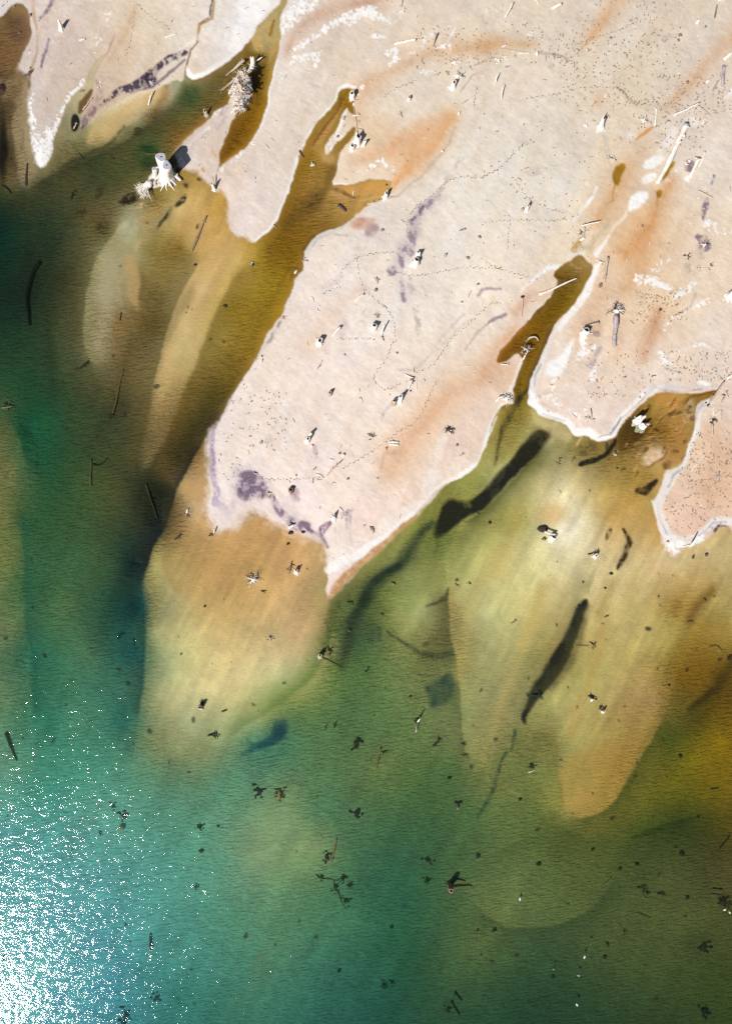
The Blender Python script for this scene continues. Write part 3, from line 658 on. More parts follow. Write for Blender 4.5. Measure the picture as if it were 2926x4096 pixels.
edge(WC, W('11', 345, 30, 300, 150, 270, 265, 222, 382, 150, 500, 80, 620, 0, 755), 10, (190, 146, 66), 1, .7, 4)
edge(WC, W('01', 1610, 780, 1545, 890, 1475, 1000, 1415, 1110), 12, (170, 140, 80), 1, .6, 4)
edge(WC, W('10', 195, 250, 165, 440, 135, 560, 105, 700, 60, 840, 0, 925), 12, (190, 146, 70), 1, .7, 4)
edge(WC, W('00', 1610, 960, 1530, 1010, 1450, 1065), 16, (196, 150, 76), 1, .8, 4)
edge(WC, W('00', 1385, 760, 1250, 865, 1160, 955, 1130, 1000), 26, (186, 142, 72), 1, .85, 5)
stroke(WC, W('00', 1330, 760, 1200, 860, 1060, 960), [50, 40, 30], (150, 112, 56), 14, .5, .3)
stroke(WC, W('00', 1640, 270, 1550, 350, 1440, 430, 1330, 500, 1260, 520), [20, 22, 20, 18, 14], (146, 108, 52), 8, .7, .3)
poly(WC, W('10', 0, 190, 40, 180, 160, 130, 140, 220, 60, 260, 120, 330, 20, 330), (206, 176, 116), 10, .75, .5, 'f')
stroke(WC, W('10', 200, 0, 100, 150, 20, 260), [14, 20, 12], (196, 172, 120), 6, .7, .4, 's')
stroke(WC, W('10', 160, 130, 130, 220), [14, 18], (140, 100, 30), 5, .7, .3)
stroke(WC, W('10', 190, 320, 140, 340, 120, 400), [6, 6, 6], (214, 176, 110), 3, .7)
poly(WC, W('10', -30, 300, 20, 340, 110, 340, 120, 420, 100, 560, 60, 700, -20, 640, -60, 500), (120, 88, 18), 16, .6, .2)
stroke(WC, W('00', 1624, 700, 1560, 800, 1500, 920, 1440, 1030), [60, 80, 70, 30], (130, 92, 10), 9, .7, .15)
# creek: green pool and pale shoals
poly(WC, W('00', 1180, 540, 1240, 540, 1300, 560, 1290, 640, 1200, 700, 1080, 790, 960, 880, 860, 880, 900, 820, 1060, 720, 1150, 620), (92, 94, 52), 22, .7, .3)
ell(WC, '00', 1220, 620, 60, 70, (60, 90, 52), 30, .7, .6)
poly(WC, W('00', 560, 860, 700, 740, 860, 640, 960, 600, 1080, 560, 1060, 620, 930, 730, 800, 840, 680, 930, 560, 960), (206, 176, 120), 18, .75, .3, 's')
stroke(WC, W('00', 1080, 560, 1060, 640, 960, 760), [20, 40, 30], (150, 108, 50), 14, .6, .3)
ell(WC, '00', 890, 850, 36, 26, (60, 55, 32), -30, .6, .7, .5, 'f')
stroke(WC, W('00', 800, 830, 740, 890, 700, 920), [14, 18, 10], (82, 72, 40), 7, .6, .6, 'f')
ell(WC, '00', 950, 955, 60, 22, (30, 66, 36), 0, .6, .8)
ell(WC, '00', 960, 1050, 50, 36, (40, 62, 34), 0, .7, .6)
edge(WC, W('00', 330, 1115, 440, 1050, 560, 980, 680, 930, 760, 870), 40, (56, 58, 32), 1, .75, 7)
edge(WC, W('00', 160, 1220, 260, 1170, 340, 1110), 60, (54, 54, 32), 1, .7, 8)
poly(WC, W('00', 80, 620, 180, 600, 190, 760, 210, 1020, 250, 1100, 180, 1210, 130, 1200, 90, 1050, 70, 860), (150, 132, 98), 12, .6, .4)
stroke(WC, W('00', 140, 850, 130, 960), [36, 30], (112, 100, 80), 7, .6, .7, 'f')
edge(WC, W('00', 150, 1230, 110, 1120, 80, 960, 70, 800, 85, 640), 60, (88, 70, 40), -1, .6, 7)
ell(WC, '00', 5, 550, 22, 40, (44, 34, 36), 0, .4, .9, .4, 'f')
ell(WC, '00', 0, 950, 26, 200, (20, 17, 12), 0, .8, .85)
ell(WC, '00', 482, 797, 30, 52, (22, 18, 12), 0, .22, .98)
poly(LC, MND, (246, 240, 232), 8, .9, .3, 'f')
stroke(WC, W('00', 590, 600, 540, 690, 520, 740), [44, 60, 20], (102, 76, 36), 6, .85, .2)
for a in [(830, 1285, 62, 34, -25, .95), (790, 1310, 30, 16, 0, .8), (1180, 1295, 20, 44, 40, .85), (1100, 1375, 16, 46, 35, .85), (1050, 1430, 10, 50, 35, .6), (1210, 1200, 16, 18, 0, .8),
          (640, 1230, 26, 60, 30, .5), (505, 1375, 44, 26, -20, .55), (660, 1470, 34, 40, 0, .6), (950, 1440, 18, 14, 0, .5), (1285, 1470, 9, 20, 20, .6), (1300, 1160, 16, 12, 0, .6)]:
    ell(WC, '00', a[0], a[1], a[2], a[3], (40, 34, 24), a[4], .5, a[5], .7, 'f')
speckle(WC, W('00', 900, 1330, 900, 1450), [60, 40], .58, (236, 206, 150), op=.7, seed=43)
# sand bars on the bed of the western bay
poly(WC, W('01', 640, -60, 800, -80, 910, 20, 915, 380, 890, 390, 850, 250, 800, 380, 740, 470, 700, 700, 620, 760, 540, 640, 510, 450, 520, 280, 590, 120), (160, 148, 104), 26, .55, .3, 's')
stroke(WC, W('01', 700, 60, 690, 250, 680, 420, 640, 600), [80, 90, 80, 70], (176, 166, 136), 24, .55, .4, 's')
poly(WC, W('01', 820, 80, 905, 60, 912, 380, 890, 400, 850, 260), (184, 154, 104), 10, .7, .3)
edge(WC, W('01', 912, 60, 914, 200, 914, 390), 60, (116, 96, 46), -1, .5, 8)
poly(WC, W('01', 740, 380, 800, 420, 830, 520, 790, 680, 740, 760, 720, 560), (148, 116, 66), 14, .55, .3)
edge(WC, W('01', 640, -20, 580, 130, 520, 280, 500, 450, 520, 640), 80, (86, 76, 44), 1, .4, 20)
edge(WC, W('01', 820, 460, 840, 580, 800, 720, 780, 800), 80, (84, 74, 38), -1, .55, 10)
poly(WC, W('01', 1600, -80, 1500, 120, 1420, 300, 1350, 480, 1280, 700, 1200, 900, 1130, 1100, 1060, 1250, 960, 1400, 900, 1420, 960, 1100, 1030, 800, 1080, 590, 1180, 400, 1260, 200, 1380, 0, 1480, -120), (196, 164, 104), 24, .5, .25, 's')
edge(WC, W('01', 1300, 150, 1240, 320, 1150, 450, 1085, 580, 1050, 730, 1000, 900), 70, (106, 90, 46), 1, .4, 18)
edge(WC, W('01', 1470, 250, 1390, 420, 1340, 600, 1260, 780, 1180, 960, 1110, 1130, 1060, 1250), 70, (126, 102, 38), -1, .4, 16)
stroke(WC, W('01', 1120, 640, 1080, 800, 1040, 940), [60, 70, 60], (204, 184, 124), 22, .45, .3, 's')
edge(WC, W('01', 1340, 1215, 1290, 1290, 1225, 1400, 1165, 1520, 1120, 1640, 1080, 1730, 980, 1960, 920, 2120), 60, (24, 26, 24), 1, .9, 6)
edge(WC, W('02', 960, 390, 920, 490, 908, 620, 925, 720, 940, 820, 940, 950, 930, 1080, 920, 1300, 890, 1500), 70, (20, 66, 62), 1, .75, 10)
edge(WC, W('02', 1100, 80, 1050, 200, 980, 340, 930, 470, 905, 600), 60, (22, 34, 36), 1, .9, 7)
poly(WC, W('01', 1345, 1200, 1345, 1300, 1365, 1400, 1350, 1520, 1340, 1640, 1250, 1640, 1180, 1600, 1230, 1420, 1290, 1300), (196, 156, 104), 10, .5, .3)
poly(WC, W('02', 1060, 230, 960, 430, 915, 520, 930, 640, 980, 800, 1060, 700, 1050, 500, 1060, 380), (182, 168, 104), 18, .5, .2)
edge(WC, W('02', 1040, 240, 1050, 400, 1090, 540, 1180, 680), 60, (164, 132, 78), -1, .5, 12)
# western edge bar and the green channel beside it
edge(WC, W('01', 10, 1010, 60, 1120, 110, 1230, 150, 1350, 190, 1480), 90, (22, 84, 56), -1, .75, 7)
edge(WC, W('02', 120, 60, 130, 250, 150, 420, 150, 620, 160, 850, 190, 1080, 195, 1300, 200, 1500), 60, (28, 92, 74), -1, .65, 12)
ell(WC, '01', 160, 130, 60, 170, (34, 44, 28), 10, .8, .5)
# black debris banks on the bed, east bay
poly(WC, Dp(1195, 950, 1222, 962, 1205, 992, 1168, 1032, 1122, 1078, 1092, 1112, 1074, 1130, 1042, 1142, 1016, 1166, 986, 1188, 966, 1193, 964, 1175, 975, 1148, 984, 1120, 1000, 1105, 1025, 1113, 1044, 1112, 1064, 1096, 1084, 1076, 1110, 1048, 1140, 1012, 1170, 972), (19, 20, 14), 11, .98, .2, 'b')
stroke(WC, Dp(1222, 955, 1200, 985), [46, 30], (96, 84, 40), 14, .6, .7, 'f')
ell(WC, '12', 1418, 22, 30, 22, (112, 116, 54), 0, .5, .7, .5, 'f')
edge(WC, Dp(1215, 975, 1165, 1040, 1120, 1085, 1085, 1125, 1020, 1170), 40, (70, 74, 34), -1, .75, 8)
ell(WC, '21', 390, 1180, 60, 40, (90, 78, 34), 20, .6, .6, .5, 'f')
stroke(WC, W('12', 1215, 230, 1225, 280, 1190, 350), [40, 16, 10], (70, 80, 40), 9, .6, .5)
stroke(WC, W('21', 255, 960, 200, 1050, 150, 1150, 110, 1260, 90, 1400), [40, 44, 40, 14, 8], (66, 60, 26), 8, .85, .4, 'f')
stroke(WC, W('21', 300, 900, 250, 960, 215, 1010), [18, 24, 20], (58, 44, 18), 6, .8, .4, 'f')
edge(WC, W('21', 490, 480, 440, 535, 420, 600, 392, 685, 350, 765, 320, 835, 310, 900), 9, (56, 38, 14), 1, .85, 4)
edge(WC, W('21', 265, 505, 170, 592, 100, 690, 88, 725, 112, 745), 9, (196, 132, 54), -1, .8, 4)
edge(WC, W('21', 725, 95, 695, 205, 640, 275, 560, 405, 480, 475), 12, (150, 110, 40), 1, .5, 4)
poly(WC, W('21', 540, 40, 640, 20, 720, 90, 690, 150, 600, 160, 500, 110), (156, 124, 70), 14, .6, .5)
stroke(WC, W('21', 560, 40, 570, 90, 640, 110), [8, 8, 8], (206, 172, 116), 5, .6, .5, 's')
stroke(WC, W('21', 470, 150, 500, 185, 600, 180), [10, 14, 10], (98, 70, 20), 5, .7, .3)
stroke(WC, W('21', 360, 400, 390, 360, 440, 320), [20, 14, 8], (112, 70, 30), 5, .7, .5, 'f')
stroke(WC, W('12', 1190, 150, 1130, 190, 1060, 300, 960, 430, 870, 480, 790, 560, 735, 680, 670, 800, 620, 950, 590, 1080), [30, 40, 60, 80, 70, 80, 80, 80, 70, 40], (38, 54, 40), 22, .9, .3, 'b')
stroke(WC, W('12', 960, 430, 870, 476, 790, 550, 728, 670, 660, 800, 640, 880), [50, 46, 44, 44, 50, 30], (22, 38, 34), 10, .9, .3, 'b')
edge(WC, W('12', 1090, 250, 960, 420, 860, 465, 780, 540, 715, 660, 640, 790, 590, 900), 60, (40, 54, 34), -1, .5, 6)
edge(WC, W('12', 560, 560, 515, 680, 490, 800, 478, 900), 50, (92, 98, 48), -1, .6, 9)
stroke(WC, W('12', 1145, 690, 1215, 672, 1262, 640, 1285, 575), [8, 22, 40, 10], (50, 50, 34), 7, .85, .3, 'f')
edge(WC, W('12', 1275, 560, 1290, 660, 1270, 760, 1310, 900, 1300, 1050), 60, (112, 100, 58), 1, .5, 14)
stroke(WC, W('12', 890, 870, 960, 910, 1050, 955, 1120, 1005, 1200, 1018, 1310, 1000), [8, 10, 22, 36, 34, 30], (62, 68, 44), 9, .8, .5, 'f')
ell(WC, '12', 1150, 935, 24, 14, (70, 74, 44), 0, .5, .7, .5, 'f')
ell(WC, '12', 800, 890, 50, 50, (58, 80, 56), 0, .6, .7, .6, 'f')
ell(WC, '12', 780, 830, 60, 24, (62, 80, 52), 20, .6, .6, .6, 'f')
ell(WC, '12', 1000, 760, 70, 50, (176, 172, 110), 20, .8, .6, .3)
ell(WC, '12', 1080, 500, 70, 70, (166, 168, 104), 20, .8, .45, .3)
poly(WC, W('12', 1310, 1118, 1330, 1160, 1330, 1240, 1290, 1310, 1230, 1345, 1175, 1360, 1165, 1280, 1130, 1225, 1160, 1205, 1220, 1175), (40, 70, 62), 14, .92, .35, 'b')
edge(WC, W('12', 1325, 1110, 1350, 1200, 1340, 1320, 1360, 1450), 70, (76, 96, 62), 1, .5, 10)
poly(WC, W('12', 148, 1450, 200, 1425, 245, 1430, 232, 1520, 190, 1590, 110, 1610, 40, 1640, 30, 1600, 130, 1560), (18, 60, 72), 13, .92, .3, 'b')
stroke(WC, W('12', 130, 1570, 40, 1610, -60, 1660), [60, 50, 20], (34, 84, 84), 12, .7, .3)
edge(WC, W('12', 440, 1060, 360, 1150, 250, 1270, 130, 1330, 0, 1400), 60, (120, 140, 78), -1, .4, 14)
poly(WC, W('22', 690, 640, 685, 720, 640, 820, 600, 920, 575, 1000, 520, 1100, 440, 1200, 400, 1270, 350, 1320, 300, 1400, 285, 1480, 262, 1420, 290, 1300, 340, 1200, 430, 1060, 490, 960, 560, 860, 605, 730, 655, 650), (20, 23, 17), 10, .98, .2, 'b')
edge(WC, W('22', 690, 640, 640, 820, 575, 1000, 440, 1200, 350, 1320), 45, (60, 62, 36), 1, .8, 6)
stroke(WC, W('22', 690, 700, 620, 930, 540, 1090, 440, 1220), [30, 50, 70, 50], (74, 70, 40), 16, .5, .4)
stroke(WC, W('22', 300, 1270, 360, 1260, 400, 1300), [26, 22, 8], (44, 58, 44), 5, .8, .3, 'f')
stroke(WC, W('22', 215, 1510, 190, 1624), [18, 12], (48, 74, 52), 7, .8, .4, 'f')
stroke(WC, W('23', 160, 0, 120, 110, 80, 240, 20, 380, -20, 440), [12, 16, 24, 20, 14], (46, 76, 52), 7, .8, .5, 'f')
stroke(WC, W('22', 925, 190, 950, 230, 960, 270, 935, 340, 910, 390, 880, 440), [14, 30, 36, 36, 30, 16], (44, 34, 16), 8, .92, .5, 'f')
ell(WC, '22', 825, 220, 18, 36, (76, 60, 26), 15, .5, .7, .7, 'f')
stroke(WC, W('22', 1500, 580, 1430, 650, 1350, 780), [50, 60, 60], (108, 80, 30), 24, .6, .3)
stroke(WC, W('22', 1640, 1040, 1600, 1120, 1540, 1220, 1450, 1300, 1360, 1360), [60, 60, 50, 40, 26], (52, 46, 18), 14, .75, .4)
poly(WC, W('22', 960, 1624, 940, 1560, 1060, 1480, 1140, 1420, 1170, 1450, 1165, 1520, 1110, 1600, 1000, 1640), (186, 142, 82), 12, .5, .5, 'f')
edge(WC, W('22', 1150, 1400, 1180, 1450, 1165, 1520, 1100, 1640), 60, (76, 92, 34), 1, .55, 9)
edge(WC, W('23', 1020, 30, 960, 180, 900, 270, 830, 360, 740, 430), 70, (78, 84, 30), -1, .55, 9)
poly(WC, W('23', 480, 180, 560, 60, 700, -40, 1000, -60, 1010, 30, 940, 180, 880, 280, 800, 380, 700, 440, 600, 440, 520, 360), (178, 138, 66), 26, .45, .25)
stroke(WC, W('23', 1400, 465, 1300, 480, 1220, 510, 1120, 550, 1000, 590), [18, 36, 44, 36, 16], (44, 58, 24), 12, .7, .4)
edge(WC, W('23', 1400, 450, 1250, 475, 1120, 530, 1000, 585), 50, (52, 62, 26), -1, .5, 9)
ell(WC, '23', 1400, 1270, 100, 60, (46, 64, 32), -20, .8, .5, .4)
poly(WC, W('21', 620, 1410, 640, 1372, 720, 1352, 800, 1325, 865, 1215, 875, 1260, 812, 1345, 730, 1390, 680, 1400), (32, 25, 14), 5, .95, .3, 'f')
ell(WC, '21', 690, 1290, 60, 40, (92, 78, 40), -20, .6, .7, .8, 'f')
stroke(WC, W('21', 1140, 1500, 1100, 1530, 1060, 1570, 1020, 1570), [20, 44, 50, 40], (38, 28, 13), 7, .92, .4, 'f')
ell(WC, '21', 1200, 1395, 26, 30, (70, 50, 34), 30, .5, .8, .6, 'f')
poly(WC, W('21', 870, 1250, 900, 1170, 960, 1075, 1040, 1090, 1090, 1130, 1060, 1190, 980, 1270, 900, 1320), (78, 57, 19), 16, .85, .35)
poly(WC, W('21', 1100, 950, 1190, 920, 1350, 950, 1330, 1000, 1250, 1050, 1160, 1020), (192, 140, 66), 10, .8, .4, 'f')
stroke(WC, W('21', 1520, 912, 1430, 940, 1330, 975, 1270, 1010, 1180, 1100, 1110, 1180), [18, 20, 26, 14, 10, 10], (112, 76, 22), 5, .8, .4, 'f')
for pts in (W('21', 1330, 970, 1240, 1030, 1170, 1090, 1100, 1180), W('21', 1300, 1000, 1210, 1080, 1130, 1160), W('21', 1270, 1030, 1180, 1060)):
    stroke(WC, pts, 4, (214, 174, 108), 2, .75)
ell(WC, '21', 1270, 1130, 46, 60, (184, 140, 74), 20, .4, .7, .5, 's')
stroke(WC, W('21', 1240, 1080, 1290, 1070, 1315, 1120, 1290, 1190, 1210, 1210, 1140, 1200), [5, 6, 6, 6, 8, 6], (216, 176, 112), 3, .7, .3)
poly(WC, W('21', 1035, 1400, 1060, 1340, 1110, 1290, 1200, 1280, 1170, 1340, 1100, 1400), (228, 208, 184), 14, .85, .4, 'f')
stroke(WC, W('21', 1030, 1400, 1080, 1420, 1170, 1350, 1200, 1290), [10, 10, 12, 10], (120, 84, 50), 5, .7, .5, 's')
ell(WC, '21', 1350, 1030, 30, 60, (216, 196, 186), 20, .5, .8, .4)
poly(WC, W('21', 1200, 1220, 1340, 1180, 1320, 1300, 1270, 1400, 1190, 1430, 1180, 1330), (176, 128, 66), 14, .6, .6, 'f')
poly(WC, W('21', 320, 1000, 370, 1060, 460, 1090, 560, 1140, 600, 1200, 560, 1260, 440, 1200, 330, 1100), (206, 190, 142), 16, .6, .3)
stroke(WC, W('21', 650, 1210, 620, 1270), [14, 10], (226, 206, 166), 5, .7)
edge(WC, W('21', 40, 1225, 100, 1068, 150, 1008), 26, (208, 190, 128), 1, .7, 4)
edge(WC, W('11', 1270, 1530, 1400, 1460, 1485, 1375, 1530, 1275, 1575, 1170), 36, (202, 188, 126), -1, .75, 4)
edge(WC, W('12', 520, 655, 580, 580, 680, 480, 780, 380, 900, 280, 1000, 190, 1070, 115, 1180, 15), 34, (190, 170, 92), -1, .75, 4)
edge(WC, W('12', 530, 640, 515, 720, 490, 850, 440, 1000), 50, (196, 160, 104), 1, .4, 12)
edge(WC, W('22', 1100, 0, 1115, 80, 1140, 200, 1180, 300, 1210, 360), 60, (184, 138, 66), 1, .55, 6)
ell(WC, '22', 460, 100, 90, 70, (206, 160, 92), 0, .8, .45)
stroke(WC, W('22', 380, 620, 340, 800, 260, 950), [60, 70, 80], (204, 186, 120), 26, .5, .3, 's')
stroke(WC, W('22', 230, 100, 180, 300, 120, 500), [60, 90, 90], (198, 176, 106), 30, .4, .3, 's')
poly(WC, W('22', 1300, 900, 1260, 1000, 1240, 1100, 1330, 1300, 1640, 1150, 1640, 800, 1500, 700), (140, 106, 30), 40, .45, .3)
stroke(WC, W('22', 980, 500, 940, 620, 930, 690), [20, 30, 20], (206, 178, 110), 12, .5, .8, 'f')
# steep fronts of the sand lobes
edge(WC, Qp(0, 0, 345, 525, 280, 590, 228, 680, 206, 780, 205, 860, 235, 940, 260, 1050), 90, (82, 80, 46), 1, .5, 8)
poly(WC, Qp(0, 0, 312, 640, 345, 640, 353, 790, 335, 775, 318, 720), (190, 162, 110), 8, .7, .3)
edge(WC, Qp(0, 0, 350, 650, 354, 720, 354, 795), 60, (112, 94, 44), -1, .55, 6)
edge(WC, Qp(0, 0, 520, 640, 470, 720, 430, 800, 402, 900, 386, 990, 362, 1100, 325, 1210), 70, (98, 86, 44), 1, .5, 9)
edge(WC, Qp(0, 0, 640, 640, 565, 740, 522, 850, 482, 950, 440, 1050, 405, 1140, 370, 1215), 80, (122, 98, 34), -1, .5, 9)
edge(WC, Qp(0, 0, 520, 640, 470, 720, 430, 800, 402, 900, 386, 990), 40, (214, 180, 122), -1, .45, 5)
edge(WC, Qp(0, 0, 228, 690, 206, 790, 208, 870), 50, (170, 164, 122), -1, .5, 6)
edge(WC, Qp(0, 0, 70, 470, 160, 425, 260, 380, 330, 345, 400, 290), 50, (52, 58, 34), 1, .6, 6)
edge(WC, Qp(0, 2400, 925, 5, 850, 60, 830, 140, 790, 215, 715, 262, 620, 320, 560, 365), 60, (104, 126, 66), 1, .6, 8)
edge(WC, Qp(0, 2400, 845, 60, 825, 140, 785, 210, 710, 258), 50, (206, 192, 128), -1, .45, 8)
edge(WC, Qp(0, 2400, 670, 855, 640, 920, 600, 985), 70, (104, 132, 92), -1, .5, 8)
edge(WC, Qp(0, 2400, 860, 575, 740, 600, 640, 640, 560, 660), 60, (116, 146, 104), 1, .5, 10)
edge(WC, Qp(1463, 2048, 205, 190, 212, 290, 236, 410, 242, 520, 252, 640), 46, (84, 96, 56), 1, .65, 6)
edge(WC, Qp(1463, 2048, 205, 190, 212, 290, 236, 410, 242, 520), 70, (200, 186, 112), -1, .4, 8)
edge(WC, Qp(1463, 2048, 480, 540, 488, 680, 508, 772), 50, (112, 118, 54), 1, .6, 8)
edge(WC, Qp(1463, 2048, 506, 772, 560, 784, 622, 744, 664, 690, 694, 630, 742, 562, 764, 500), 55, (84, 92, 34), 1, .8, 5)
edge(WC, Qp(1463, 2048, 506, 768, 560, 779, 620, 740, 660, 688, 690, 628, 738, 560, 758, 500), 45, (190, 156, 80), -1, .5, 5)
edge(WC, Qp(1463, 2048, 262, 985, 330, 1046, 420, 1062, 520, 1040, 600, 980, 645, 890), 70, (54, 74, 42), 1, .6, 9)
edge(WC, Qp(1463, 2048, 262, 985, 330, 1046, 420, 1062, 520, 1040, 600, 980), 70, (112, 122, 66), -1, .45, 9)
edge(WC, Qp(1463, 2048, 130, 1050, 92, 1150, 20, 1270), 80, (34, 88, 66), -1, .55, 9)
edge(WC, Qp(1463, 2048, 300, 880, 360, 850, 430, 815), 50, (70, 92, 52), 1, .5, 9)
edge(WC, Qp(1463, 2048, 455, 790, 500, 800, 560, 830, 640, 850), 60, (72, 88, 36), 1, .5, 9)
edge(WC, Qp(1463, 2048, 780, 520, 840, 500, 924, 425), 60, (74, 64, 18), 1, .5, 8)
for (pts, w_, c) in ((Qp(1463, 2048, 330, 100, 260, 260, 230, 420), 60, (196, 176, 104)), (Qp(1463, 2048, 450, 190, 400, 330, 330, 520, 300, 640), 50, (192, 172, 104)), (Qp(1463, 2048, 600, 300, 560, 420, 520, 560), 50, (186, 150, 84)),
                     (Qp(1463, 2048, 620, 180, 590, 260), 40, (140, 112, 40)), (Qp(0, 0, 400, 520, 360, 560), 30, (196, 150, 88)), (Qp(0, 0, 470, 560, 440, 620), 30, (180, 140, 78)), (Qp(0, 0, 540, 600, 500, 640), 40, (216, 172, 106)),
                     (Qp(0, 0, 120, 600, 110, 800, 130, 1000), 60, (40, 56, 36)), (Qp(0, 0, 180, 560, 170, 760, 190, 1000), 40, (72, 74, 46)), (Qp(0, 0, 60, 560, 70, 760), 40, (30, 46, 34)), (Qp(0, 0, 320, 860, 300, 1000), 40, (92, 84, 46))):
    stroke(WC, chaikin(pts, False, 2), w_, c, 30, .5, .3, 's')
# mottled mud in the eastern inlet
for _ in range(70):
    (x_, y_), = W('21', R_.uniform(900, 1400), R_.uniform(960, 1560))
    ell(WC, '21', (x_ - 1926) * ZK, (y_ - 1000) * ZK, R_.uniform(8, 30), R_.uniform(6, 16), R_.choice(((70, 48, 20), (52, 36, 18), (206, 160, 96), (214, 176, 118), (96, 66, 26))), R_.uniform(-70, -20), .5, R_.uniform(.4, .8), .7, 'f')
# scattered litter lying on the bed
rs = random.Random(4)
for _ in range(260):
    x = rs.uniform(0, 2926)
    y = rs.uniform(1300, 4096) if rs.random() < .75 else rs.uniform(500, 1600)
    i = int((x - X0) / STEP)
    j = int((y - Y0) / STEP)
    if SD[j, i] < -14:
        s = rs.choice((3, 4, 5, 6, 8, 12))
        ell(WC, '00', x * ZK, y * ZK, s * rs.uniform(.8, 2), s, (44, 42, 28), rs.uniform(0, 180), .5, rs.uniform(.35, .8))

# ================================================================ relief and final colours
EXPO = 1.45          # display brightness of a white horizontal surface in this light
SOFT = np.full(PX.shape, 4.0, np.float32)
for pts, w_ in ((W('12', -140, 130, 0, 90, 80, 110, 130, 160, 240, 200, 300, 238, 400, 258, 468, 295, 488, 350), 34), (W('02', 1335, 80, 1385, 170, 1410, 212, 1500, 200, 1560, 150, 1640, 110), 30), (W('01', 1360, 1220, 1345, 1300, 1365, 1400, 1350, 1520, 1340, 1624), 26),
                (W('22', 1160, 330, 1250, 390, 1340, 300), 16), (W('12', 515, 660, 680, 480, 900, 280, 1100, 60), 10), (W('00', 60, 455, 180, 480, 190, 700, 215, 1020), 14), (W('00', 1390, 1180, 1470, 1260, 1480, 1400, 1540, 1535), 16), (W('00', 1150, 1000, 1170, 1095, 1320, 1150), 14)):
    sl = box(pts, 130)
    d = -sdf(pts, sl, False, [0] * len(pts))
    SOFT[sl] = np.maximum(SOFT[sl], w_ * np.exp(-(d / 70) ** 2))
SC = smooth(-1, 1, (SD + (NF - .5) * SOFT * 1.5) / SOFT)[..., None]


def lin(c):
    c = np.clip(c, 0, 255) / 255.0
    return np.where(c <= 0.04045, c / 12.92, ((c + 0.055) / 1.055) ** 2.4)


LWB = lin(WBASE)
LUM = LWB @ np.array([0.2126, 0.7152, 0.0722])
DEPTH = np.clip(-np.log(np.clip(LUM, .01, 1) / 0.5) * 0.5, 0.10, 2.4)
DEPTH = DEPTH + 0.8 * smooth(0.7, 2.0, LWB[..., 2] / (LWB[..., 0] + .01))
RAMP = smooth(0, 60, -SD)
DEPTH = (DEPTH * (0.08 + 0.92 * RAMP) * smooth(-2, 26, -SD)).astype(np.float32)
SIG = np.array([0.34, 0.19, 0.30])
KS = 0.32
SCAT = (np.clip(LWB * 0.5 / EXPO, 0.002, 0.5)).astype(np.float32)
FSC = (1 - np.exp(-KS * DEPTH))[..., None]
TR = np.exp(-DEPTH[..., None] * SIG) * (1 - FSC)
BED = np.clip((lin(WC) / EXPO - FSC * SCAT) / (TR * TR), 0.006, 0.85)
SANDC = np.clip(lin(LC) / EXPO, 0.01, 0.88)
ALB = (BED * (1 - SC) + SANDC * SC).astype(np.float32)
SDM = np.clip(SD, 0, 240) * MPU
HGT = 0.55 * (1 - np.exp(-SDM / 5.0)) + smooth(2, 40, SD) * ((NB - .5) * 0.25 + (NF - .5) * 0.05)
for q in PONDS:
    sl = box(q, 40)
    HGT[sl] -= 0.12 * smooth(-6, 10, sdf(q, sl))
ZG = np.where(SD > 0, np.maximum(HGT, 0.004 * np.clip(SD, 0, 3)), -DEPTH).astype(np.float32)
VIEW_EXP = 0.12
# ================================================================ blender
import bpy
from mathutils import Vector, Matrix, Quaternion

scene = bpy.context.scene
COL = scene.collection
R = random.Random(7)


def wx(px):
    return (px - CX) * MPU


def wy(py):
    return (CY - py) * MPU


def ground(X, Y):
    fx = min(max((X / MPU + CX - X0) / STEP, 0), NX - 1.001)
    fy = min(max((CY - Y / MPU - Y0) / STEP, 0), NY - 1.001)
    i, j = int(fx), int(fy)
    a, b = fx - i, fy - j
    return float((ZG[j, i] * (1 - a) + ZG[j, i + 1] * a) * (1 - b) + (ZG[j + 1, i] * (1 - a) + ZG[j + 1, i + 1] * a) * b)


# ---------------------------------------------------------------- materials
def new_mat(name):
    m = bpy.data.materials.new(name)
    m.use_nodes = True
    nt = m.node_tree
    for n in list(nt.nodes):
        if n.type != 'OUTPUT_MATERIAL':
            nt.nodes.remove(n)
    return m, nt, nt.nodes['Material Output']


def N(nt, typ, **kw):
    n = nt.nodes.new(typ)
    for k, v in kw.items():
        if k.startswith('in_'):
            n.inputs[int(k[3:]) if k[3:].isdigit() else k[3:].replace('_', ' ')].default_value = v
        else:
            setattr(n, k, v)
    return n


def math_node(nt, op, a, b=None):
    n = nt.nodes.new('ShaderNodeMath')
    n.operation = op
    for i, v in enumerate((a, b)):
        if v is None:
            continue
        if isinstance(v, (int, float)):
            n.inputs[i].default_value = v
        else:
            nt.links.new(v, n.inputs[i])
    return n.outputs[0]


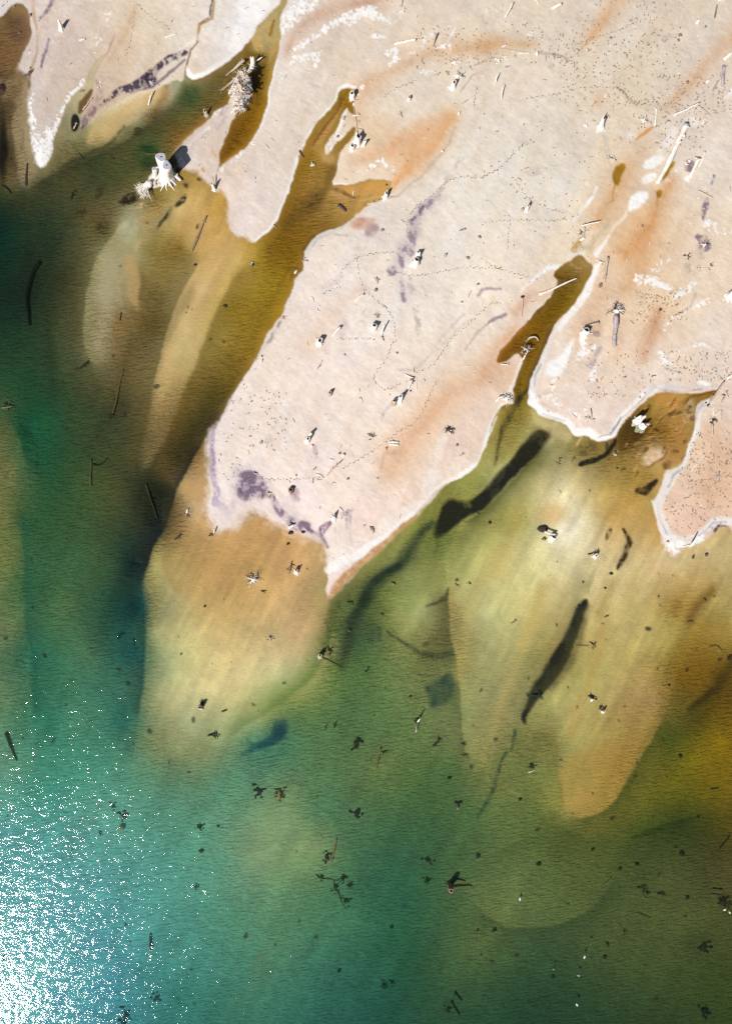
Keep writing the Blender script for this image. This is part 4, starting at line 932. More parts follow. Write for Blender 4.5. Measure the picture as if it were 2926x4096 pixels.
def sand_material():
    m, nt, out = new_mat('sand')
    L = nt.links.new
    b = N(nt, 'ShaderNodeBsdfPrincipled')
    b.inputs['Roughness'].default_value = 0.9
    b.inputs['Specular IOR Level'].default_value = 0.15
    at = N(nt, 'ShaderNodeAttribute', attribute_name='ground_colour')
    geo = N(nt, 'ShaderNodeNewGeometry')
    n1 = N(nt, 'ShaderNodeTexNoise')
    n1.inputs['Scale'].default_value = 2.6
    n1.inputs['Detail'].default_value = 6
    n1.inputs['Roughness'].default_value = 0.7
    L(geo.outputs['Position'], n1.inputs['Vector'])
    mr = N(nt, 'ShaderNodeMapRange')
    mr.inputs['From Min'].default_value = 0.25
    mr.inputs['From Max'].default_value = 0.75
    mr.inputs['To Min'].default_value = 0.94
    mr.inputs['To Max'].default_value = 1.06
    L(n1.outputs['Fac'], mr.inputs['Value'])
    mul = N(nt, 'ShaderNodeMix', data_type='RGBA', blend_type='MULTIPLY')
    mul.inputs[0].default_value = 1
    L(at.outputs['Color'], mul.inputs[6])
    L(mr.outputs[0], mul.inputs[7])
    L(mul.outputs[2], b.inputs['Base Color'])
    # wind and water ripples
    mp = N(nt, 'ShaderNodeMapping', vector_type='TEXTURE')
    mp.inputs['Rotation'].default_value = (0, 0, math.radians(-32))
    mp.inputs['Scale'].default_value = (1.5, .6, 1)
    L(geo.outputs['Position'], mp.inputs['Vector'])
    n2 = N(nt, 'ShaderNodeTexNoise')
    n2.inputs['Scale'].default_value = 1.15
    n2.inputs['Detail'].default_value = 5
    n2.inputs['Roughness'].default_value = 0.62
    n2.inputs['Distortion'].default_value = 0.4
    L(mp.outputs[0], n2.inputs['Vector'])
    bp = N(nt, 'ShaderNodeBump')
    bp.inputs['Strength'].default_value = 0.55
    bp.inputs['Distance'].default_value = 0.09
    L(n2.outputs['Fac'], bp.inputs['Height'])
    # ripple marks on the bed under water
    mp2 = N(nt, 'ShaderNodeMapping', vector_type='TEXTURE')
    mp2.inputs['Rotation'].default_value = (0, 0, math.radians(12))
    mp2.inputs['Scale'].default_value = (1.7, .44, 1)
    L(geo.outputs['Position'], mp2.inputs['Vector'])
    n3 = N(nt, 'ShaderNodeTexNoise')
    n3.inputs['Scale'].default_value = 1.4
    n3.inputs['Detail'].default_value = 3
    n3.inputs['Roughness'].default_value = 0.55
    n3.inputs['Distortion'].default_value = 0.25
    L(mp2.outputs[0], n3.inputs['Vector'])
    sx = N(nt, 'ShaderNodeSeparateXYZ')
    L(geo.outputs['Position'], sx.inputs[0])
    wet = N(nt, 'ShaderNodeMapRange')
    wet.inputs['From Min'].default_value = -0.04
    wet.inputs['From Max'].default_value = -0.40
    L(sx.outputs[2], wet.inputs['Value'])
    bp2 = N(nt, 'ShaderNodeBump')
    bp2.inputs['Distance'].default_value = BED_H
    L(wet.outputs[0], bp2.inputs['Strength'])
    L(n3.outputs['Fac'], bp2.inputs['Height'])
    L(bp.outputs[0], bp2.inputs['Normal'])
    L(bp2.outputs[0], b.inputs['Normal'])
    L(b.outputs[0], out.inputs['Surface'])
    return m


def water_material():
    m, nt, out = new_mat('water')
    L = nt.links.new
    dep = N(nt, 'ShaderNodeAttribute', attribute_name='depth')
    sc = N(nt, 'ShaderNodeAttribute', attribute_name='turbidity')
    cc = N(nt, 'ShaderNodeCombineColor')
    for i in range(3):
        L(math_node(nt, 'POWER', math.exp(-SIG[i]), dep.outputs['Fac']), cc.inputs[i])
    f = math_node(nt, 'SUBTRACT', 1.0, math_node(nt, 'POWER', math.exp(-KS), dep.outputs['Fac']))
    geo = N(nt, 'ShaderNodeNewGeometry')

    def waves(rot, sx, sy, scale, det, rough, dist):
        mp = N(nt, 'ShaderNodeMapping', vector_type='TEXTURE')
        mp.inputs['Rotation'].default_value = (0, 0, math.radians(rot))
        mp.inputs['Scale'].default_value = (1 / sx, 1 / sy, 1)
        L(geo.outputs['Position'], mp.inputs['Vector'])
        n = N(nt, 'ShaderNodeTexNoise')
        n.inputs['Scale'].default_value = scale
        n.inputs['Detail'].default_value = det
        n.inputs['Roughness'].default_value = rough
        n.inputs['Distortion'].default_value = dist
        L(mp.outputs[0], n.inputs['Vector'])
        return n.outputs['Fac']
    w1 = waves(10, 0.5, 1.35, 1.0, 6, 0.62, 0.4)
    w2 = waves(-14, 0.8, 1.7, 1.9, 2, 0.5, 0.5)
    h = math_node(nt, 'ADD', w1, math_node(nt, 'MULTIPLY', w2, 0.45))
    # ripples are stronger on the open, windward water and calmer in the lee of the sand
    gust = waves(20, 0.6, 1.0, 1.0, 2, 0.5, 0.4)
    h = math_node(nt, 'MULTIPLY', h, math_node(nt, 'ADD', 0.6, math_node(nt, 'MULTIPLY', math_node(nt, 'POWER', gust, 3.0), 3.0)))
    sh = math_node(nt, 'MULTIPLY', h, math_node(nt, 'MINIMUM', math_node(nt, 'ADD', math_node(nt, 'MULTIPLY', dep.outputs['Fac'], 0.75), 0.25), 1.0))
    bp = N(nt, 'ShaderNodeBump')
    bp.inputs['Strength'].default_value = 1.0
    bp.inputs['Distance'].default_value = WAVE_H
    L(sh, bp.inputs['Height'])
    tr = N(nt, 'ShaderNodeBsdfTransparent')
    L(cc.outputs[0], tr.inputs['Color'])
    df = N(nt, 'ShaderNodeBsdfDiffuse')
    L(sc.outputs['Color'], df.inputs['Color'])
    w3 = waves(12, 0.6, 2.2, 1.4, 3, 0.55, 0.25)
    bpd = N(nt, 'ShaderNodeBump')
    bpd.inputs['Strength'].default_value = 1.0
    bpd.inputs['Distance'].default_value = 0.30
    L(math_node(nt, 'ADD', w3, math_node(nt, 'MULTIPLY', w1, 0.8)), bpd.inputs['Height'])
    L(bpd.outputs[0], df.inputs['Normal'])
    mx = N(nt, 'ShaderNodeMixShader')
    L(f, mx.inputs[0])
    L(tr.outputs[0], mx.inputs[1])
    L(df.outputs[0], mx.inputs[2])
    gl = N(nt, 'ShaderNodeBsdfGlossy', distribution='BECKMANN')
    gl.inputs['Roughness'].default_value = WAVE_R
    L(bp.outputs[0], gl.inputs['Normal'])
    fr = N(nt, 'ShaderNodeFresnel')
    fr.inputs['IOR'].default_value = 1.33
    L(bp.outputs[0], fr.inputs['Normal'])
    m2 = N(nt, 'ShaderNodeMixShader')
    L(fr.outputs[0], m2.inputs[0])
    L(mx.outputs[0], m2.inputs[1])
    L(gl.outputs[0], m2.inputs[2])
    L(m2.outputs[0], out.inputs['Surface'])
    return m


def wood_material(name, c0, c1, rough=0.85, thr=(0.35, 0.7)):
    m, nt, out = new_mat(name)
    L = nt.links.new
    b = N(nt, 'ShaderNodeBsdfPrincipled')
    b.inputs['Roughness'].default_value = rough
    b.inputs['Specular IOR Level'].default_value = 0.2
    tc = N(nt, 'ShaderNodeTexCoord')
    mp = N(nt, 'ShaderNodeMapping')
    mp.inputs['Scale'].default_value = (5, 0.55, 1)
    L(tc.outputs['UV'], mp.inputs['Vector'])
    n = N(nt, 'ShaderNodeTexNoise')
    n.inputs['Scale'].default_value = 1.6
    n.inputs['Detail'].default_value = 6
    n.inputs['Roughness'].default_value = 0.65
    L(mp.outputs[0], n.inputs['Vector'])
    r = N(nt, 'ShaderNodeValToRGB')
    r.color_ramp.elements[0].position = thr[0]
    r.color_ramp.elements[1].position = thr[1]
    r.color_ramp.elements[0].color = (*c0, 1)
    r.color_ramp.elements[1].color = (*c1, 1)
    L(n.outputs['Fac'], r.inputs['Fac'])
    L(r.outputs[0], b.inputs['Base Color'])
    bp = N(nt, 'ShaderNodeBump')
    bp.inputs['Strength'].default_value = 0.5
    bp.inputs['Distance'].default_value = 0.05
    L(n.outputs['Fac'], bp.inputs['Height'])
    L(bp.outputs[0], b.inputs['Normal'])
    L(b.outputs[0], out.inputs['Surface'])
    return m


WAVE_H = 0.044
WAVE_R = 0.08
BED_H = 0.55
MAT = {
    'white': wood_material('bleached_wood', (0.82, 0.76, 0.69), (0.45, 0.37, 0.30), thr=(0.45, 0.75)),
    'tan': wood_material('weathered_wood', (0.62, 0.52, 0.42), (0.24, 0.16, 0.11)),
    'brown': wood_material('brown_wood', (0.33, 0.22, 0.14), (0.10, 0.06, 0.04)),
    'grey': wood_material('grey_wood', (0.50, 0.44, 0.44), (0.18, 0.14, 0.16)),
    'dark': wood_material('wet_dark_wood', (0.055, 0.04, 0.034), (0.02, 0.016, 0.014)),
    'plum': wood_material('dark_plum_wood', (0.13, 0.085, 0.10), (0.04, 0.026, 0.034)),
    'gold': wood_material('silted_wood', (0.30, 0.21, 0.09), (0.10, 0.07, 0.03)),
    'sunk': wood_material('waterlogged_wood', (0.030, 0.032, 0.024), (0.012, 0.014, 0.010)),
    'top': wood_material('cut_wood_face', (0.46, 0.46, 0.54), (0.28, 0.27, 0.32), thr=(0.4, 0.75)),
    'pit': wood_material('rotten_hollow', (0.035, 0.026, 0.024), (0.015, 0.012, 0.012)),
    'stone': wood_material('brown_stone', (0.30, 0.21, 0.15), (0.14, 0.09, 0.07)),
    'print': wood_material('footprint_shade', (0.30, 0.22, 0.15), (0.16, 0.11, 0.07)),  # shade inside the footprints, put into the colour
    'feather': wood_material('white_feathers', (0.82, 0.82, 0.82), (0.70, 0.70, 0.72), thr=(0.4, 0.9)),
    'wing': wood_material('grey_feathers', (0.45, 0.45, 0.50), (0.30, 0.30, 0.34)),
    'black': wood_material('black_feathers', (0.03, 0.03, 0.035), (0.02, 0.02, 0.02)),
    'mauve': wood_material('mottled_feathers', (0.30, 0.24, 0.27), (0.14, 0.10, 0.12)),
    'bill': wood_material('yellow_bill', (0.55, 0.33, 0.06), (0.45, 0.25, 0.05)),
}


# ---------------------------------------------------------------- mesh helpers
class MB:
    def __init__(s):
        s.v, s.f, s.uv = [], [], []

    def tube(s, path, rad, n=8, seed=0, rough=0.12, cap0=True, cap1=True, flat=1.0, flute=0.0):
        rr = random.Random(seed)
        k = len(path)
        base = len(s.v)
        ph = [rr.uniform(0, 6.28) for _ in range(4)]
        length = 0
        prev = None
        up = Vector((0.13, 0.31, 0.94))
        for i in range(k):
            p = Vector(path[i])
            t = (Vector(path[min(i + 1, k - 1)]) - Vector(path[max(i - 1, 0)]))
            if t.length < 1e-6:
                t = Vector((0, 0, 1))
            t.normalize()
            a = t.cross(up)
            if a.length < 0.05:
                a = t.cross(Vector((1, 0, 0)))
            a.normalize()
            b = a.cross(t)
            if prev is not None:
                length += (p - prev).length
            prev = p
            for j in range(n):
                an = 2 * math.pi * j / n
                q = 1 + rough * (math.sin(2 * an + ph[0] + i * .7) * .5 + math.sin(3 * an + ph[1] - i * 1.1) * .5 + rr.uniform(-.5, .5))
                q *= 1 + flute * math.sin(an * 5 + ph[2]) * (1 - i / (k - 1)) ** 1.5
                s.v.append(p + a * math.cos(an) * rad[i] * q + b * math.sin(an) * rad[i] * q * flat)
                s.uv.append((j / n + ph[3], length))
        for i in range(k - 1):
            for j in range(n):
                s.f.append((base + i * n + j, base + i * n + (j + 1) % n, base + (i + 1) * n + (j + 1) % n, base + (i + 1) * n + j))
        if cap0:
            s.f.append(tuple(base + j for j in range(n))[::-1])
        if cap1:
            s.f.append(tuple(base + (k - 1) * n + j for j in range(n)))
        return base

    def lump(s, c, r, seed=0, n=8, m=5, amp=0.3):
        rr = random.Random(seed)
        ph = [rr.uniform(0, 6.28) for _ in range(6)]
        base = len(s.v)
        for i in range(m + 1):
            th = math.pi * i / m
            for j in range(n):
                an = 2 * math.pi * j / n
                q = 1 + amp * (math.sin(2 * an + ph[0]) * math.sin(th) * .5 + math.sin(3 * an + ph[1] + th * 2) * math.sin(th) * .4 + math.cos(2 * th + ph[2]) * .25)
                s.v.append(Vector((c[0] + r[0] * q * math.sin(th) * math.cos(an), c[1] + r[1] * q * math.sin(th) * math.sin(an), c[2] + r[2] * q * math.cos(th))))
                s.uv.append((j / n, i / m))
        for i in range(m):
            for j in range(n):
                s.f.append((base + i * n + j, base + (i + 1) * n + j, base + (i + 1) * n + (j + 1) % n, base + i * n + (j + 1) % n))

    def mesh(s, name, mat, smooth_=True):
        me = bpy.data.meshes.new(name)
        me.from_pydata([tuple(v) for v in s.v], [], s.f)
        uvl = me.uv_layers.new(name='UVMap')
        li = np.empty(len(me.loops), np.int32)
        me.loops.foreach_get('vertex_index', li)
        uvl.data.foreach_set('uv', np.array(s.uv, np.float32)[li].ravel())
        me.materials.append(MAT[mat])
        if smooth_:
            me.polygons.foreach_set('use_smooth', [True] * len(me.polygons))
        me.update()
        return me

    def obj(s, name, mat, parent=None, loc=(0, 0, 0), smooth_=True):
        o = bpy.data.objects.new(name, s.mesh(name, mat, smooth_))
        COL.objects.link(o)
        o.location = loc
        if parent is not None:
            o.parent = parent
        return o


def empty(name, loc):
    o = bpy.data.objects.new(name, None)
    o.empty_display_size = 0.5
    COL.objects.link(o)
    o.location = loc
    return o


def tag(o, label, cat, group=None):
    o['label'] = label
    o['category'] = cat
    if group:
        o['group'] = group
    return o


SEED = [100]


def sd():
    SEED[0] += 1
    return SEED[0]


U = MPU / ZK                    # survey-sheet unit in metres


def pt(k, u, v):
    (x, y), = W(k, u, v)
    return wx(x), wy(y)


# ---------------------------------------------------------------- driftwood
def log_mesh(A, B, r0, r1, bend, seed, n=9, rough=0.14, knots=2):
    """A, B: end points relative to the origin"""
    rr = random.Random(seed)
    L = (B - A).length
    seg = max(4, min(18, int(L / max(r0, .12) / 1.6)))
    d = (B - A).normalized()
    side = Vector((-d.y, d.x, 0))
    path, rad = [], []
    p1, p2 = rr.uniform(0, 6), rr.uniform(0, 6)
    for i in range(seg + 1):
        t = i / seg
        wob = bend * math.sin(math.pi * t) + 0.012 * L * math.sin(5 * t + p1) * math.sin(math.pi * t)
        path.append(A.lerp(B, t) + side * wob)
        r = r0 + (r1 - r0) * t
        r *= 1 + 0.08 * math.sin(9 * t + p2)
        if i == 0 or i == seg:
            r *= 0.8
        rad.append(r)
    m = MB()
    m.tube(path, rad, n, seed, rough)
    for _ in range(knots):
        t = rr.uniform(.15, .9)
        c = A.lerp(B, t) + side * bend * math.sin(math.pi * t)
        r = r0 + (r1 - r0) * t
        az = rr.uniform(-1.3, 1.3)
        dr = (side * math.sin(az) + Vector((0, 0, 1)) * math.cos(az) + d * .4).normalized()
        ln = r * rr.uniform(1.4, 2.4)
        m.tube([c, c + dr * ln], [r * .4, r * .2], 6, seed + 5, .1)
    return m


def log(k, u0, v0, u1, v1, w, mat, label, z0=0., z1=0., bend=0., taper=.7, branches=(), roots=0, rl=1.0, name='driftwood_log', cat='log', group='driftwood logs', bmat=None):
    """w: width at the first end in sheet units, z0/z1: lift of the ends above the ground in metres"""
    xa, ya = pt(k, u0, v0)
    xb, yb = pt(k, u1, v1)
    r0 = w * U / 2
    r1 = r0 * taper
    ga, gb = ground(xa, ya), ground(xb, yb)
    A = Vector((xa, ya, ga + r0 * .75 + z0))
    B = Vector((xb, yb, gb + r1 * .75 + z1))
    O = Vector((xa, ya, ga))
    s = sd()
    m = log_mesh(A - O, B - O, r0, r1, bend * U, s, knots=2 if w > 7 else 0)
    o = m.obj(name, mat, None, O)
    tag(o, label, cat, group)
    rr = random.Random(s)
    d = (B - A).normalized()
    side = Vector((-d.y, d.x, 0))
    for (t, sgn, ln) in branches:
        c = A.lerp(B, t) - O + side * bend * U * math.sin(math.pi * t)
        L = ln * U
        r = (r0 + (r1 - r0) * t) * .55
        e = c + (side * sgn + d * rr.uniform(.2, .7)).normalized() * L
        e.z = max(ground(O.x + e.x, O.y + e.y) - O.z + r * .6, e.z + rr.uniform(-.2, .35) * L)
        q = MB()
        mid = c.lerp(e, .5) + Vector((rr.uniform(-.1, .1), rr.uniform(-.1, .1), .12)) * L
        q.tube([c, mid, e], [r, r * .7, r * .3], 6, s + 3)
        q.obj('branch', bmat or mat, o)
    for i in range(roots):
        an = 2 * math.pi * i / roots + rr.uniform(-.3, .3)
        dirn = (side * math.cos(an) + Vector((0, 0, 1)) * math.sin(an) * .8 - d * rr.uniform(.1, .6))
        L = rl * r0 * rr.uniform(1.6, 3.2)
        c = A - O
        e = c + dirn * L
        g = ground(O.x + e.x, O.y + e.y) - O.z
        e.z = max(e.z, g + .03)
        q = MB()
        q.tube([c + d * r0, c.lerp(e, .4) + dirn * .2 * L * .3, e], [r0 * .55, r0 * .35, r0 * .1], 6, s + i)
        q.obj('root', bmat or mat, o)
    return o


def root_path(c, az, el, L, rr, droop=1.0, seg=5, zmin=None):
    d = Vector((math.cos(az) * math.cos(el), math.sin(az) * math.cos(el), math.sin(el)))
    side = Vector((-math.sin(az), math.cos(az), 0))
    k1 = rr.uniform(-.25, .25)
    path = []
    for i in range(seg + 1):
        t = i / seg
        p = Vector(c) + d * L * t + side * k1 * L * t * t + Vector((0, 0, -1)) * droop * L * .35 * t * t
        p += Vector((rr.uniform(-1, 1), rr.uniform(-1, 1), rr.uniform(-.6, .6))) * L * .035 * (i > 0)
        if zmin is not None:
            p.z = max(p.z, zmin)
        path.append(p)
    return path


def stump(k, u, v, r, h, mat, label, top='cut', lean=(0, 0), nroots=6, rl=1.0, taper=.8, flare=1.5, name='tree_stump', cat='stump', group='dead tree stumps', az=None, jag=.25, rmat=None, pit=.6, hole=.42):
    """r: trunk radius in sheet units, h: height in metres, lean: shift of the top in metres"""
    x, y = pt(k, u, v)
    g = ground(x, y)
    s = sd()
    rr = random.Random(s)
    o = empty(name, (x, y, g))
    tag(o, label, cat, group)
    r = r * U
    rt = r * taper
    n = 16 if r > .3 else 10
    hs = [-0.25, 0.0, .1, .25, .5, .75, 1.0]
    fl = [flare * 1.1, flare, 1 + (flare - 1) * .55, 1 + (flare - 1) * .2, 1.0, 1, 1]
    path, rad = [], []
    for t, f in zip(hs, fl):
        tt = max(t, 0)
        path.append(Vector((lean[0] * tt, lean[1] * tt, t * h if t >= 0 else t * .8)))
        rad.append((r + (rt - r) * tt) * f)
    m = MB()
    b = m.tube(path, rad, n, s, .15, True, top == 'cut', flute=.24)
    last = b + (len(hs) - 1) * n
    ax = Vector((lean[0], lean[1], h)).normalized()
    if top != 'cut':
        # broken shell with an open, rotten heart
        ph, ph2 = rr.uniform(0, 6.28), rr.uniform(0, 6.28)
        for j in range(n):
            an = 2 * math.pi * j / n
            m.v[last + j] = m.v[last + j] + ax * h * jag * (math.sin(an + ph) * .8 + .45 * math.sin(3 * an + ph2) + rr.uniform(-.3, .3))
        C = sum((m.v[last + j] for j in range(n)), Vector()) / n
        r2 = len(m.v)
        for j in range(n):
            q = m.v[last + j]
            m.v.append(q + (C - q) * hole - ax * .02)
            m.uv.append((j / n, h + .2))
        for j in range(n):
            m.f.append((last + j, last + (j + 1) % n, r2 + (j + 1) % n, r2 + j))
        pm = MB()
        ring1 = [m.v[r2 + j] for j in range(n)]
        ring2 = [q + (C - q) * .25 - ax * min(h * pit, 1.6) for q in ring1]
        for q in ring1 + ring2:
            pm.v.append(q)
            pm.uv.append((0, q.z))
        for j in range(n):
            pm.f.append((j, (j + 1) % n, n + (j + 1) % n, n + j))
        pm.f.append(tuple(n + j for j in range(n)))
        pm.obj('hollow', 'pit', o)
    else:
        C = sum((m.v[last + j] for j in range(n)), Vector()) / n
        tm = MB()
        for j in range(n):
            q = m.v[last + j]
            tm.v.append(q + (C - q) * .05 + ax * .012)
            tm.uv.append((q.x * 2, q.y * 2))
        tm.v.append(C + ax * .02)
        tm.uv.append((0, 0))
        for j in range(n):
            tm.f.append((j, (j + 1) % n, n))
        tm.obj('cut_face', 'top', o)
        cm = MB()
        c0 = C + ax * .035
        for q in range(3):
            an = rr.uniform(0, 6.28)
            e = Vector((math.cos(an), math.sin(an), 0)) * rt * rr.uniform(.3, .55)
            cm.tube([c0 - e * .4, c0 + e], [rt * .10, rt * .02], 5, s, 0, flat=.15)
        cm.obj('heart_crack', 'pit', o)
    m.obj('trunk', mat, o)
    for i in range(nroots):
        a = (az[0] + (az[1] - az[0]) * (i + .5) / nroots if az else 2 * math.pi * i / nroots) + rr.uniform(-.2, .2)
        L = r * rl * rr.uniform(.8, 2.0)
        c = Vector((math.cos(a) * r * .7, math.sin(a) * r * .7, h * .16 + .05))
        pth = []
        for t in (0, .25, .5, .75, 1):
            q = Vector((c.x + math.cos(a) * L * t, c.y + math.sin(a) * L * t, 0)) + Vector((-math.sin(a), math.cos(a), 0)) * L * .2 * math.sin(t * 3 + i) * t
            q.z = max(ground(x + q.x, y + q.y) - g + .02, -.6) + c.z * (1 - t) ** 1.6 - .05 * t
            pth.append(q)
        q = MB()
        q.tube(pth, [r * .3, r * .23, r * .16, r * .1, r * .04], 7, s + i)
        q.obj('root', rmat or mat, o)
    return o


def rootwad(k, u, v, rad, n, mat, label, face=None, h=.5, el=(-.1, .9), thick=.06, trunk=None, spread=6.283, core=True, name='root_wad', cat='root mass', group='upturned root wads', mats=None, twig=2, lift=0., squash=1.):
    """rad: reach of the roots in sheet units; face: compass angle (radians, east = 0) they fan towards"""
    x, y = pt(k, u, v)
    g = ground(x, y)
    s = sd()
    rr = random.Random(s)
    o = empty(name, (x, y, g))
    tag(o, label, cat, group)
    Rm = rad * U
    c = Vector((0, 0, Rm * h * .4 + lift))
    if core:
        q = MB()
        q.lump(c - Vector((0, 0, Rm * .05)), (Rm * .30, Rm * .28 * squash, Rm * h * .5), s, 10, 6, .35)
        if mat == 'sunk' or n < 14:
            for _ in range(9 if mat == 'sunk' else 3):
                an, dd = rr.uniform(0, 6.28), rr.uniform(.2, .95) * Rm
                z = (-.05 if g < -.1 else .03) + rr.uniform(0, .25) * Rm * h
                q.lump((dd * math.cos(an), dd * math.sin(an), z), (Rm * rr.uniform(.10, .3), Rm * rr.uniform(.08, .2), Rm * .14), s + _, 9, 5, .5)
        q.obj('root_crown', mats[-1] if mats else mat, o)
    if trunk:
        an, ln, w = trunk
        e = Vector((math.cos(an) * ln * U, math.sin(an) * ln * U, 0))
        e.z = ground(x + e.x, y + e.y) - g + w * U * .5
        q = log_mesh(c, e, w * U * .6, w * U * .45, 0, s)
        q.obj('trunk', mat, o)
    for i in range(n):
        a = (face if face is not None else 0) + spread * ((rr.random() if n > 6 else (i + rr.random()) / n) - .5)
        e = rr.uniform(*el)
        L = Rm * (rr.uniform(.15, .75) if mat == 'sunk' else rr.uniform(.25, .9) if n < 15 else rr.uniform(.35, 1.1) if n < 30 else rr.uniform(.55, 1.1))
        t = thick * Rm * rr.uniform(.6, 1.4) * (1.35 if n < 12 else 1)
        zm = -.9 if g < -.1 else .01
        pth = root_path(c, a, e, L, rr, zmin=zm)
        q = MB()
        q.tube(pth, [t * 1.5, t * 1.2, t, t * .75, t * .5, t * .2], 6, s + i)
        for _ in range(twig):
            j = rr.randint(2, 4)
            pp = root_path(pth[j], a + rr.choice((-1, 1)) * rr.uniform(.5, 1.2), e * .5 + rr.uniform(-.3, .5), L * rr.uniform(.25, .45), rr, seg=3, zmin=zm)
            q.tube(pp, [t * .55, t * .45, t * .3, t * .12], 5, s + i)
        q.obj('root', rr.choice(mats) if mats else mat, o)
    return o


def snag(k, u, v, rad, n, mat, label, ang=None, h=.25, mats=None, thick=.09, name='branch_snag', cat='snag', group='snags of branches'):
    """a broken crown: one bent stem lying on the ground with side limbs"""
    x, y = pt(k, u, v)
    g = ground(x, y)
    s = sd()
    rr = random.Random(s)
    o = empty(name, (x, y, g))
    tag(o, label, cat, group)
    Rm = rad * U
    a = ang if ang is not None else rr.uniform(0, 6.28)
    d = Vector((math.cos(a), math.sin(a), 0))
    sdv = Vector((-d.y, d.x, 0))
    t = thick * Rm
    stem = []
    for i in range(6):
        f = i / 5
        p = d * Rm * (f * 1.7 - .85) + sdv * Rm * .16 * math.sin(f * 4 + s)
        p.z = max(ground(x + p.x, y + p.y) - g, -.5) + t + Rm * h * math.sin(f * 2.6)
        stem.append(p)
    q = MB()
    q.tube(stem, [t * 1.5, t * 1.3, t * 1.1, t, t * .7, t * .35], 7, s)
    q.obj('stem', mat, o)
    for i in range(n):
        j = rr.randint(1, 4)
        sgn = 1 if i % 2 else -1
        aa = a + sgn * rr.uniform(.5, 1.4)
        L = Rm * rr.uniform(.35, .8)
        pth = root_path(stem[j], aa, rr.uniform(-.1, .7), L, rr, seg=4, zmin=-1.2 if g < -.1 else .02)
        q = MB()
        q.tube(pth, [t, t * .8, t * .6, t * .4, t * .15], 6, s + i)
        q.obj('limb', rr.choice(mats) if mats else mat, o)
    return o


def chunk(k, u, v, ru, rv, mat, label, h=.5, ang=0., name='wood_chunk', cat='wood chunk', group='short chunks of wood'):
    """a short broken block of wood"""
    x, y = pt(k, u, v)
    g = ground(x, y)
    s = sd()
    rr = random.Random(s)
    a, b = ru * U, rv * U
    d = Vector((math.cos(ang), math.sin(ang), 0))
    m = MB()
    z = b * .6 * h * 2
    P_ = [d * a * t + Vector((0, 0, z + rr.uniform(-.1, .25) * b * t)) for t in (-1, -.7, -.1, .5, .85, 1)]
    m.tube(P_, [b * .55, b * .9, b, b * .85, b * .7, b * .3], 9, s, .3, flat=max(.5, h))
    m.tube([P_[2], P_[2] + Vector((-d.y, d.x, .6)) * b * 1.5], [b * .4, b * .12], 6, s, .2)
    o = m.obj(name, mat, None, (x, y, g))
    return tag(o, label, cat, group)


def stone(k, u, v, r, mat, label, name='stone', cat='stone', group='stones and clods', h=.6):
    x, y = pt(k, u, v)
    g = ground(x, y)
    m = MB()
    rm = r * U
    m.lump((0, 0, rm * h * .5), (rm, rm * .85, rm * h), sd(), 10, 7, .3)
    o = m.obj(name, mat, None, (x, y, g))
    return tag(o, label, cat, group)


def arc(k, pts, w, mat, label, lift=.08, name='bent_root', cat='root', group='bent roots and withies'):
    P_ = [pt(k, pts[i], pts[i + 1]) for i in range(0, len(pts), 2)]
    P_ = chaikin(P_, False, 2)
    O = Vector((P_[0][0], P_[0][1], ground(*P_[0])))
    r = w * U / 2
    n_ = len(P_)
    path = [Vector((p[0] - O.x, p[1] - O.y, ground(*p) - O.z + r * .7 + lift * math.sin(math.pi * i / (n_ - 1)))) for i, p in enumerate(P_)]
    m = MB()
    m.tube(path, [r * (1 - .6 * i / (n_ - 1)) for i in range(n_)], 7, sd(), .15)
    o = m.obj(name, mat, None, O)
    return tag(o, label, cat, group)


def bird(k, u, v, ang, label, body='feather', wing='wing', head='feather', sz=1.0):
    x, y = pt(k, u, v)
    o = empty('water_bird', (x, y, 0.0))
    tag(o, label, 'bird', 'birds afloat on the lake')
    o.rotation_euler = (0, 0, ang)
    L = .30 * sz
    q = MB()
    q.tube([Vector((-L, 0, .09)), Vector((-L * .75, 0, .10)), Vector((-L * .3, 0, .09)), Vector((L * .2, 0, .09)), Vector((L * .6, 0, .12)), Vector((L * .78, 0, .22)), Vector((L * .86, 0, .30)), Vector((L * 1.02, 0, .30)), Vector((L * 1.1, 0, .29))],
           [.012, .05, .125 * sz, .13 * sz, .08 * sz, .045, .055, .05, .015], 10, sd(), .03)
    q.obj('body', body, o)
    if head != body:
        q = MB()
        q.lump((L * .93, 0, .305), (.065, .058, .06), 1, 8, 6, .05)
        q.obj('head', head, o)
    q = MB()
    q.tube([Vector((L * 1.08, 0, .29)), Vector((L * 1.28, 0, .275))], [.02, .006], 6, 1, 0)
    q.obj('bill', 'bill', o)
    for sg in (-1, 1):
        q = MB()
        q.tube([Vector((L * .35, sg * .09 * sz, .14)), Vector((-L * .2, sg * .10 * sz, .17)), Vector((-L * .7, sg * .05 * sz, .15)), Vector((-L * 1.1, sg * .015, .13))], [.03, .065, .045, .008], 8, 2, .03, flat=.6)
        q.obj('wing', wing, o)
    return o
# ================================================================ the driftwood, one thing at a time
PI = math.pi
